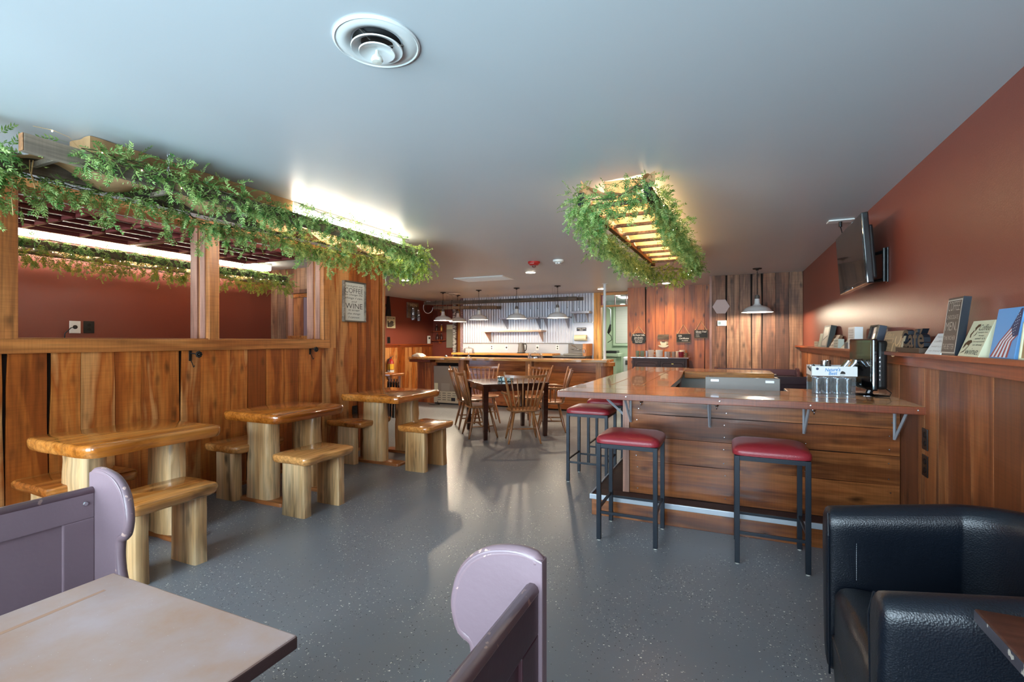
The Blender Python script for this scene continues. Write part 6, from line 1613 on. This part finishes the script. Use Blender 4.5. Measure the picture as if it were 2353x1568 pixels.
part('notice_card', box(nb(), -.30, -.21, -.034, -.0305, .31, .47), M['cream'], ck)
part('data_panel', box(nb(), -.12, .10, -.034, -.0305, .29, .47), flat('taupe_panel', srgb(150, 140, 126), .4), ck)
part('plinth', box(nb(), -.31, .31, .0, .09, 0, .03), M['black'], ck)
# back counter and splash
bk = thing('back_counter', 'wooden back counter along the corrugated wall behind the far bar', 'counter', (0, 0, 0))
part('top', box(nb(), -6.26, -3.62, 10.32, 10.90, 1.085, 1.13, .004), M['yellowX'], bk)
part('top', box(nb(), -3.615, -2.86, 10.32, 10.90, 1.055, 1.085, .004), M['steel'], bk)
part('cabinet_base', box(nb(), -6.26, -2.86, 10.40, 10.90, 0, 1.054), M['cabinet'], bk)
part('side_board', box(nb(), -2.93, -2.85, 10.38, 10.925, 1.086, 1.36, .003), M['postZ'], bk)
hs = thing('hand_sink', 'small stainless hand sink splash with a chrome tap on the back counter', 'sink', (-3.18, 10.9, 1.09))
part('splash', box(nb(), -.24, .24, -.02, .02, -.002, .26, .004), M['steel'], hs)
part('basin', box(nb(), -.24, .24, -.40, -.021, -.002, .04, .01), M['steel'], hs)
part('tap', tube(nb(), [(-.10, -.05, .14), (-.10, -.10, .14), (.08, -.10, .13)], .012, 8), M['chrome'], hs, smooth=True)
part('spout', tube(nb(), [(0, -.08, .14), (-.03, -.16, .20), (-.09, -.22, .23), (-.10, -.24, .18)], .008, 8), M['chrome'], hs, smooth=True)
for s in (-.10, .10): part('handle', tube(nb(), [(s, -.10, .13), (s * 1.4, -.16, .15)], .008, 6), M['chrome'], hs)
t = thing('soap_dispenser', 'small chrome soap dispenser beside the hand sink', 'dispenser', (-2.89, 10.36, 1.20))
part('body', tube(nb(), [(0, 0, -.04), (0, 0, .03)], .022, 10), M['chrome'], t); part('nozzle', tube(nb(), [(0, 0, .03), (0, -.01, .05), (0, -.04, .045)], .006, 6), M['chrome'], t)
# wall shelves
def steel_shelf(label, x0, x1, z, depth=.36, drop=.27, m=M['galv'], edge=.035):
    t = thing('wall_shelf', label, 'shelf', ((x0 + x1) / 2, YK - .022, z), 0, 'steel shelves on the corrugated wall'); hx = (x1 - x0) / 2; m = m or M['steel']
    part('top', box(nb(), -hx, hx, -depth, 0, -edge, 0, .003), m, t)
    for s in (-1, 1):
        xx_ = s * (hx - .08)
        part('bracket', prism(nb(), [(-depth + .02, -edge), (0, -edge), (0, -drop), (-.03, -drop)], xx_ - .004, xx_ + .004, 'x'), m, t)
    return t
steel_shelf('upper steel shelf with tapered brackets behind the pendants, left one', -5.08, -4.05, 1.985)
steel_shelf('upper steel shelf beside it, right one partly behind a pendant', -4.02, -3.34, 1.985)
steel_shelf('lower long shelf with a pinkish edge on the corrugated wall', -5.55, -3.98, 1.675, m=flat('warm_steel', srgb(196, 160, 136), .35, .6))
t = steel_shelf('short galvanised shelf hood over the hand sink at the right', -3.30, -2.86, 2.10, .30, .25, M['galv'], .05)
p = onY(1336, 757, YK - .02)
t = thing('hand_wash_sign', 'small dark sign reading HAND WASH ONLY over the hand sink', 'sign', (p.x, YK - .0125, p.z))
part('plate', box(nb(), -.115, .115, -.006, 0, -.04, .04, .001), flat('navy_sign', srgb(40, 46, 62), .5), t)
for s, z, w2 in (('HAND WASH', .016, .19), ('ONLY', -.018, .09)): part('lettering', text_bm(nb(), s, w2, .022, frameM((0, -.0062, z), (1, 0, 0), (0, 0, 1)), bold=.01), M['chalk'], t)
p = onY(1335, 777, YK - .09)
t = thing('paper_towel_roll', 'roll of cream paper towel on a wall holder above the sink', 'paper towel', (p.x, YK - .085, p.z))
part('roll', tube(nb(), [(-.15, 0, 0), (.13, 0, 0)], .07, 24), M['cream'], t, smooth='auto')
part('core', tube(nb(), [(.13, 0, 0), (.132, 0, 0)], .022, 14), M['kraft'], t)
part('holder', tube(nb(), [(-.17, .06, 0), (-.17, 0, 0), (.16, 0, 0), (.16, .06, 0)], .006, 6), M['chrome'], t)
for px, lb, kd in ((1130, 'leftmost white outlet on the pale backsplash', 'outlet'), (1164, 'second white outlet on the pale backsplash, left of the kettle', 'round'), (1235, 'third white outlet on the backsplash, right of the kettle', 'round'), (1281, 'rightmost white outlet on the pale backsplash', 'outlet')):
    p = onY(px, 799, YK - .013); plate('wall_outlet', lb, 'outlet', p, (1, 0, 0), M['white'], kd)
p = onY(1198, 809, 10.6)
t = thing('kettle', 'stainless electric kettle with a black handle on the back counter', 'kettle', (p.x, 10.6, 1.1305))
part('base', lathe(nb(), [(.105, 0), (.105, .015), (.08, .02), (0, .02)], 24), M['black'], t, smooth='auto')
part('body', lathe(nb(), [(0, .02), (.088, .02), (.086, .06), (.066, .22), (.066, .235), (.05, .245), (0, .25)], 28), M['steel'], t, smooth='auto')
part('handle', tube(nb(), [(.06, 0, .22), (.12, 0, .215), (.135, 0, .17), (.12, 0, .08), (.09, 0, .05)], .012, 8), M['black'], t, smooth=True)
part('spout', prism(nb(), [(-.06, .20), (-.095, .23), (-.06, .235)], -.015, .015, 'y'), M['steel'], t)
# cake stands with domes
def cakestand(label, px, Y, foot, r_, hdome):
    p = onY(px, 815, Y)
    t = thing('cake_dome', label, 'cake stand', (p.x, Y, ZB + .0005), 0, 'glass cake domes on the far bar')
    if foot: part('foot', lathe(nb(), [(.075, 0), (.07, .008), (.02, .03), (.018, .075), (.03, .085)], 24), M['glassb'], t, smooth='auto')
    z = .085 if foot else 0
    part('plate', lathe(nb(), [(0, z), (r_ * 1.06, z + .004), (r_ * 1.08, z + .014), (r_ * 1.0, z + .010), (0, z + .008)], 32), M['glassb'], t, smooth='auto')
    d = part('dome', lathe(nb(), [(r_ * .95, z + .015), (r_ * .95, z + hdome * .6), (r_ * .85, z + hdome * .86), (r_ * .5, z + hdome), (0, z + hdome * 1.04)], 32), M['glass'], t, smooth='auto')
    part('knob', lathe(nb(), [(0, z + hdome * 1.03), (.010, z + hdome * 1.06), (.018, z + hdome * 1.14), (.012, z + hdome * 1.22), (0, z + hdome * 1.24)], 16), M['chrome'], d, smooth=True)
cakestand('footed glass cake stand with dome, left on the far bar', 1077, 9.42, True, .125, .13)
cakestand('low glass cake dome on the far bar, right of the kettle', 1230, 9.36, False, .165, .115)
for px, w2 in ((950, 0),):
    t = thing('towel_bundle', 'bunched grey cloth lying at the left end of the far bar', 'cloth', (-6.55, 9.35, ZB + .002))
    b1 = nb(); bmesh.ops.create_icosphere(b1, subdivisions=3, radius=1)
    for v in b1.verts:
        q = 1 + .25 * nz(v.co.x * 2, v.co.y * 2, v.co.z * 2)
        v.co = Vector((v.co.x * .17 * q, v.co.y * .13 * q, max(0, v.co.z) * .085 * q))
    part('folds', b1, flat('grey_cloth', srgb(150, 140, 132), .6, bump=.6, bscale=30), t, smooth=True)
t = thing('desk_bell', 'small chrome service bell on the far bar', 'bell', (onY(1025, 816, 9.4).x, 9.4, ZB + .0005))
part('base', lathe(nb(), [(.04, 0), (.04, .008), (0, .01)], 20), M['black'], t); part('dome', lathe(nb(), [(.036, .01), (.032, .03), (.015, .042), (0, .045)], 20), M['chrome'], t, smooth=True); part('button', lathe(nb(), [(.005, .045), (.006, .052), (0, .054)], 10), M['chrome'], t)
# white pole
t = thing('steel_pole', 'white round steel pole rising from the end of the far bar to the ceiling', 'pole', (onZ(1390, 643, CEIL + .09).x * 1.0, 9.30, ZB + .001))
p = onY(1389.5, 760, 9.30); t.location.x = p.x
part('shaft', lathe(nb(), [(.027, 0), (.027, CEIL - ZB - .002)], 20, cap=True), M['whitemetal'], t, smooth='auto')
part('collar', lathe(nb(), [(.055, 0), (.055, .006), (.03, .010)], 20), M['whitemetal'], t, smooth='auto')
part('ceiling_plate', lathe(nb(), [(.03, CEIL - ZB - .012), (.055, CEIL - ZB - .008), (.055, CEIL - ZB - .002)], 20), M['whitemetal'], t, smooth='auto')
# hanging racks of hooks made from old ladder rails
def rack(name, label, a, b_, z, w_, nh, seed, chains):
    a, b_ = Vector((a[0], a[1], z)), Vector((b_[0], b_[1], z)); d = (b_ - a); L_ = d.length
    t = thing(name, label, 'rack', (a + b_) / 2, math.atan2(d.y, d.x), 'hanging ladder racks over the far bar')
    for s in (-1, 1): part('rail', box(nb(), -L_ / 2 + (.0 if s < 0 else .08), L_ / 2 - (.10 if s < 0 else 0), s * w_ - .02, s * w_ + .02, -.032, .038, .006), M['oldX'], t)
    for k in range(7): part('rung', tube(nb(), [(-L_ / 2 + L_ * (k + .5) / 7, -w_ + .02, 0), (-L_ / 2 + L_ * (k + .5) / 7, w_ - .02, 0)], .015, 8), M['oldX'], t)
    rnd = random.Random(seed); me = None
    hb_ = nb(); r_ = .028
    tube(hb_, [(0, .026, .03), (0, 0, .055), (0, -.026, .045), (0, -.028, 0), (0, -.028, -.17), (0, -.012, -.195), (0, .008, -.18)], .004, 5)
    for k in range(nh):
        if me is None: o = part('pot_hook', hb_, M['iron'], t); me = o.data
        else: o = bpy.data.objects.new('pot_hook', me); link(o, t)
        o.location = (-L_ / 2 + L_ * (k + .5 + rnd.uniform(-.3, .3)) / nh, -w_, 0)
    for x in chains: chain(t, x, -w_, .038, CEIL - z); chain(t, x, w_, .038, CEIL - z)
    return t
rack('ladder_rack', 'long weathered ladder rack with iron pot hooks hung over the far bar', (-6.45, 9.50), (-2.72, 9.62), 2.29, .08, 18, 3, (-1.2, 1.25))
rack('ladder_rack', 'shorter weathered ladder rack hanging behind the pendants toward the back', (-6.5, 9.95), (-4.95, 10.42), 2.22, .07, 6, 4, (-.5, .5))
t = thing('hose_coil', 'pale loop of tubing hung at the left end of the long ladder rack', 'tubing', (-6.33, 9.412, 2.20))
part('loop', tube(nb(), [(.13 * math.cos(a), .0, .14 * math.sin(a)) for a in [R(60 + 11 * k) for k in range(28)]], .008, 6), M['alu'], t, smooth=True)
# kitchen seen through the doorway
t = thing('prep_sink', 'stainless sink unit with a sprayer tap in the green kitchen', 'sink', (-2.95, 12.6, 0))
part('counter', box(nb(), -.40, .42, -.35, .35, 1.02, 1.10, .006), M['green'], t); part('cabinet_front', box(nb(), -.35, .36, -.32, .32, .15, 1.0, .006), M['green'], t)
for x in (-.3, .3): part('leg', box(nb(), x - .02, x + .02, -.3, -.26, 0, .15), M['steel'], t)
part('rack_of_dishes', box(nb(), .0, .35, -.25, .1, 1.10, 1.17, .01), M['black'], t)
part('sprayer_pipe', tube(nb(), [(-.2, .0, 1.1), (-.2, .0, 2.1), (-.15, -.05, 2.28), (.02, -.08, 2.34), (.16, -.08, 2.24), (.16, -.08, 1.85)], .014, 8), M['galv'], t, smooth=True)
part('sprayer_head', tube(nb(), [(.16, -.08, 1.85), (.13, -.08, 1.70), (.10, -.09, 1.62)], .03, 8, rads=[.02, .045, .03]), M['black'], t)
part('spray_hose', tube(nb(), [(.1, -.09, 1.62), (.18, -.1, 1.55), (.2, -.1, 1.45), (.08, -.05, 1.38)], .009, 6), M['iron'], t)
t = thing('portable_air_conditioner', 'white portable air conditioner with a dark outlet in the kitchen', 'air conditioner', (-2.20, 12.5, .0))
part('cabinet', box(nb(), -.24, .24, -.18, .18, .03, 1.02, .06, seg=4), flat('pale_grey_plastic', srgb(188, 196, 190), .4), t, smooth='auto')
part('outlet_recess', box(nb(), -.17, .17, -.19, -.179, .82, .93, .004), M['black'], t)
for k in range(3): part('louvre', box(nb(), -.16, .16, -.197, -.191, .835 + k * .032, .845 + k * .032), M['steel'], t)
for x in (-.18, .18): part('caster', lathe(nb(), [(0, 0), (.02, 0), (.02, .03), (0, .03)], 12, (x, 0, 0)), M['black'], t)
l = bpy.data.lights.new('kitchen_light', 'AREA'); l.energy = 15; l.size = .9; l.color = (1, .98, .9)
lo_ = bpy.data.objects.new('kitchen_light', l); link(lo_); lo_.location = (-2.0, 12.1, CEIL - .07)
kl = thing('kitchen_ceiling_light', 'flat lit panel on the kitchen ceiling seen through the transom', 'light', (-2.0, 12.1, CEIL))
part('housing', box(nb(), -.5, .5, -.3, .3, -.03, 0, .004), M['white'], kl); part('diffuser', box(nb(), -.46, .46, -.26, .26, -.036, -.031), M['kitchenlens'], kl)

# ================================================================ hall corner at the far left
p = onX(898, 741, XH + .002)
t = thing('restroom_sign', 'square cream sign with a printed pointing hand and RESTROOMS lettering', 'sign', (0, 0, 0)); t.matrix_world = frameM((XH + .001, p.y, p.z), (0, 1, 0), (0, 0, 1))
part('board', box(nb(), -.17, .17, -.145, .145, 0, .012, .002), M['cream'], t)
part('lettering', text_bm(nb(), 'RESTROOMS', .29, .05, Matrix.Translation((0, .10, .0125)), bold=.01), M['ink'], t)
part('print', prism(nb(), [(-.12, -.12), (-.12, -.02), (-.05, .0), (.0, .04), (.08, .03), (.10, -.02), (.06, -.05), (.13, -.05), (.08, -.09), (.0, -.12)], .0122, .013, 'z'), flat('grey_print', srgb(90, 84, 76), .7), t)
part('print', prism(nb(), [(-.14, -.12), (-.10, -.12), (-.10, .03), (-.14, .03)], .0122, .0134, 'z'), M['ink'], t)
p = onX(893, 782, XH + .002); plate('wall_outlet', 'dark outlet above the hall wainscot under the restroom sign', 'outlet', p, (0, 1, 0), M['black'], w=.11, h=.16)
p = onX(891, 703, XH + .002)
t = thing('carved_paddle', 'dark carved paddle hung high on the red hall wall', 'decoration', (XH + .002, p.y, p.z))
part('blade', prism(nb(), [(-.09, -.26), (.10, -.26), (.07, .0), (.03, .24), (-.02, .24), (-.05, .0)], 0, .03, 'x', .004), M['iron'], t); part('horn', prism(nb(), [(-.05, .0), (-.14, .06), (-.12, -.04)], 0, .02, 'x'), M['iron'], t)
p = onX(950, 715, XH + .05)
t = thing('jar_sconce', 'weathered board sconce with glass jars on the red hall wall', 'decoration', (XH + .001, p.y, p.z))
part('board', box(nb(), 0, .05, -.24, .24, -.19, .22, .006), M['old'], t)
part('lettering', text_bm(nb(), 'MEN', .30, .08, frameM((.0505, .0, .15), (0, 1, 0), (0, 0, 1)), bold=.02), M['cream'], t)
for y, z in ((-.12, -.02), (-.12, -.17), (.12, -.06), (.14, -.18)):
    j = part('jar', lathe(nb(), [(0, -.08), (.05, -.08), (.055, 0), (.04, .05), (.04, .065)], 16, (.12, y, z)), M['glassb'], t, smooth='auto')
    part('jar_lid', lathe(nb(), [(.043, .065), (.043, .09), (0, .092)], 16, (.12, y, z)), M['chrome'], j, smooth='auto')
# extinguisher
p = onX(899, 842, XH + .12)
t = thing('fire_extinguisher', 'red fire extinguisher with a yellow label on the hall wainscot', 'fire extinguisher', (XH + .105, p.y, p.z - .22))
part('cylinder', lathe(nb(), [(0, 0), (.07, 0), (.078, .02), (.078, .30), (.06, .36), (.025, .39), (.022, .41)], 24), M['redplastic'], t, smooth='auto')
part('label', lathe(nb(), [(.0785, .14), (.0785, .28)], 24), M['yellow'], t, smooth='auto'); part('label', lathe(nb(), [(.0785, .04), (.0785, .13)], 24), M['white'], t, smooth='auto')
part('valve', lathe(nb(), [(.02, .41), (.024, .43), (.01, .45)], 12), M['chrome'], t); part('lever', tube(nb(), [(0, 0, .44), (.0, .09, .47)], .008, 6), M['steel'], t)
part('hose', tube(nb(), [(0, 0, .42), (.02, -.09, .40), (.03, -.10, .25), (.03, -.09, .10)], .009, 6), M['black'], t, smooth=True); part('wall_hanger', box(nb(), -.10, -.078, -.02, .02, .25, .40), M['steel'], t)
# small table with hanging folded stands
st = thing('side_table', 'small orange wood table in the hall beyond the partition end', 'table', (-6.05, 7.56, 0))
part('tabletop', slab(nb(), rect_outline(-.45, .30, -.22, .20, .04, 6, .008, 2), .745, .80, .012, .012, 1), M['logtop'], st, smooth='auto')
for x in (-.36, .22):
    for y in (-.16, .15): part('leg', box(nb(), x - .025, x + .025, y - .025, y + .025, 0, .746, .004), M['postZ'], st)
part('stretcher', box(nb(), -.33, .33, -.19, -.166, .30, .34), M['yellowX'], st)
for k, od in enumerate(('leftmost', 'second', 'third', 'fourth', 'middle', 'sixth', 'seventh', 'second last', 'rightmost')):
    x = k * .031; dy = -.012 * (k % 2)
    t = thing('folded_stand', 'black tube with silver cap by the hall table, %s in the row' % od, 'stand', (-5.795 + x - .0, 7.27 + dy, 0), 0, 'black tubes with silver caps by the hall table')
    part('tube', tube(nb(), [(0, 0, 0), (0, .02, .60 + .05 * (k % 2))], .012, 8), M['black'], t)
    part('cap', tube(nb(), [(0, .02, .60 + .05 * (k % 2)), (0, .023, .67 + .05 * (k % 2))], .015, 8), M['chrome'], t)
mg = thing('magazine', 'open dark magazine lying on the small hall table', 'magazine', (-6.2, 7.56, .801), R(15))
part('pages', box(nb(), -.12, .12, -.09, .09, 0, .006, .001), M['offwhite'], mg); part('cover', box(nb(), -.11, .11, -.08, .08, .0061, .008), flat('cover_ink', srgb(60, 60, 80), .4), mg)
# corner shelves, panel, birch log
for z, w2 in ((1.70, .24), (1.45, .20)):
    t = thing('corner_shelf', 'small red-brown corner shelf %s' % ('holding ornaments' if z > 1.5 else 'below the ornament shelf'), 'shelf', (-7.40, YE - .001, z), 0, 'corner shelves by the birch log')
    part('board', box(nb(), -.2, .16, -w2, 0, -.02, 0, .003), M['boardYr'], t); part('bracket', box(nb(), -.02, .0, -w2 * .7, 0, -.10, -.021), M['boardYr'], t)
for k, (x, z, nm, lb) in enumerate(((-7.50, 1.70, 'small_vase', 'small dark vase on the upper corner shelf'), (-7.34, 1.70, 'brass_figure', 'small brass ornament on the upper corner shelf'), (-7.48, 1.45, 'dark_bottle', 'dark bottle on the lower corner shelf'), (-7.34, 1.45, 'dark_bottle', 'second dark bottle on the lower corner shelf'))):
    t = thing(nm, lb, 'ornament', (x, YE - .12, z + .0005))
    part('body', lathe(nb(), [(0, 0), (.035, 0), (.045, .06), (.03, .13), (.015, .16), (.018, .18)], 16), flat('brass', srgb(190, 140, 70), .35, .7) if nm == 'brass_figure' else flat('dark_glaze', srgb(60, 26, 20), .3), t, smooth='auto'); part('neck_ring', lathe(nb(), [(.018, .165), (.022, .172), (.018, .18)], 12), M['chrome'], t, smooth=True)
t = thing('hanging_basket', 'cluster of brass and white ornaments hung above the corner shelves', 'ornament', (-7.36, YE - .10, 2.14))
for k in range(7):
    b1 = nb(); bmesh.ops.create_icosphere(b1, subdivisions=2, radius=.05, matrix=Matrix.Translation((.09 * math.sin(k * 2.3), -.02 * k % .05, .11 * math.cos(k * 1.7)))); part('bauble', b1, (flat('brass', srgb(196, 140, 60), .35, .7), M['offwhite'], M['redplastic'])[k % 3], t, smooth=True)
t = thing('intercom', 'white wall keypad standing at the end of the hall ledge', 'keypad', (XH + .03, 11.42, 1.346)); part('case', box(nb(), 0, .03, -.06, .06, 0, .22, .004), M['white'], t); part('display', box(nb(), .030, .032, -.04, .04, .13, .18), M['ink'], t)
t = thing('electrical_panel', 'grey electrical panel in the far corner beside the birch log', 'panel', (-7.10, YE - .001, 1.55)); part('door', box(nb(), -.12, .14, -.06, 0, -.32, .34, .004), flat('panel_grey', srgb(140, 136, 120), .5), t); part('latch', box(nb(), .09, .115, -.068, -.0605, .02, .06), M['iron'], t); part('notice', box(nb(), -.10, .12, -.066, -.0605, .20, .32), M['cream'], t)
t = thing('birch_log', 'upright birch log post with peeling bark in the far corner', 'post', (-6.93, YE - .10, 0))
b1 = nb(); loft(b1, [[Vector((.055 * math.cos(a) * (1 + .12 * nz(k, j)), .055 * math.sin(a), CEIL * k / 12 * .999)) for j, a in enumerate([2 * PI * j / 14 for j in range(14)])] for k in range(13)]); part('trunk', b1, M['birch'], t, smooth='auto')
b1 = nb(); tube(b1, [(.0, -.054, 1.2), (.01, -.06, 1.24), (0, -.056, 1.28)], .006, 5); part('peeling_bark', b1, M['birch'], t)

t = thing('power_cord', 'grey power cord looping on the floor in front of the cooler', 'cord', (-6.02, 9.16, .006))
part('cable', tube(nb(), [(-.15, .02, 0), (-.05, -.04, 0), (.06, -.05, 0), (.16, .0, 0), (.12, .07, 0), (.04, .10, .0), (.03, .13, .06)], .006, 6), M['wire'], t, smooth=True)
t = thing('wire_hook', 'small white wire hook on the end trim of the plank partition', 'hook', (WL + .021, 5.41, 2.28))
part('wire', tube(nb(), [(0, 0, .10), (.015, .0, .02), (.02, .0, -.05), (.03, 0, -.09), (.04, 0, -.06)], .004, 6), M['white'], t, smooth=True)
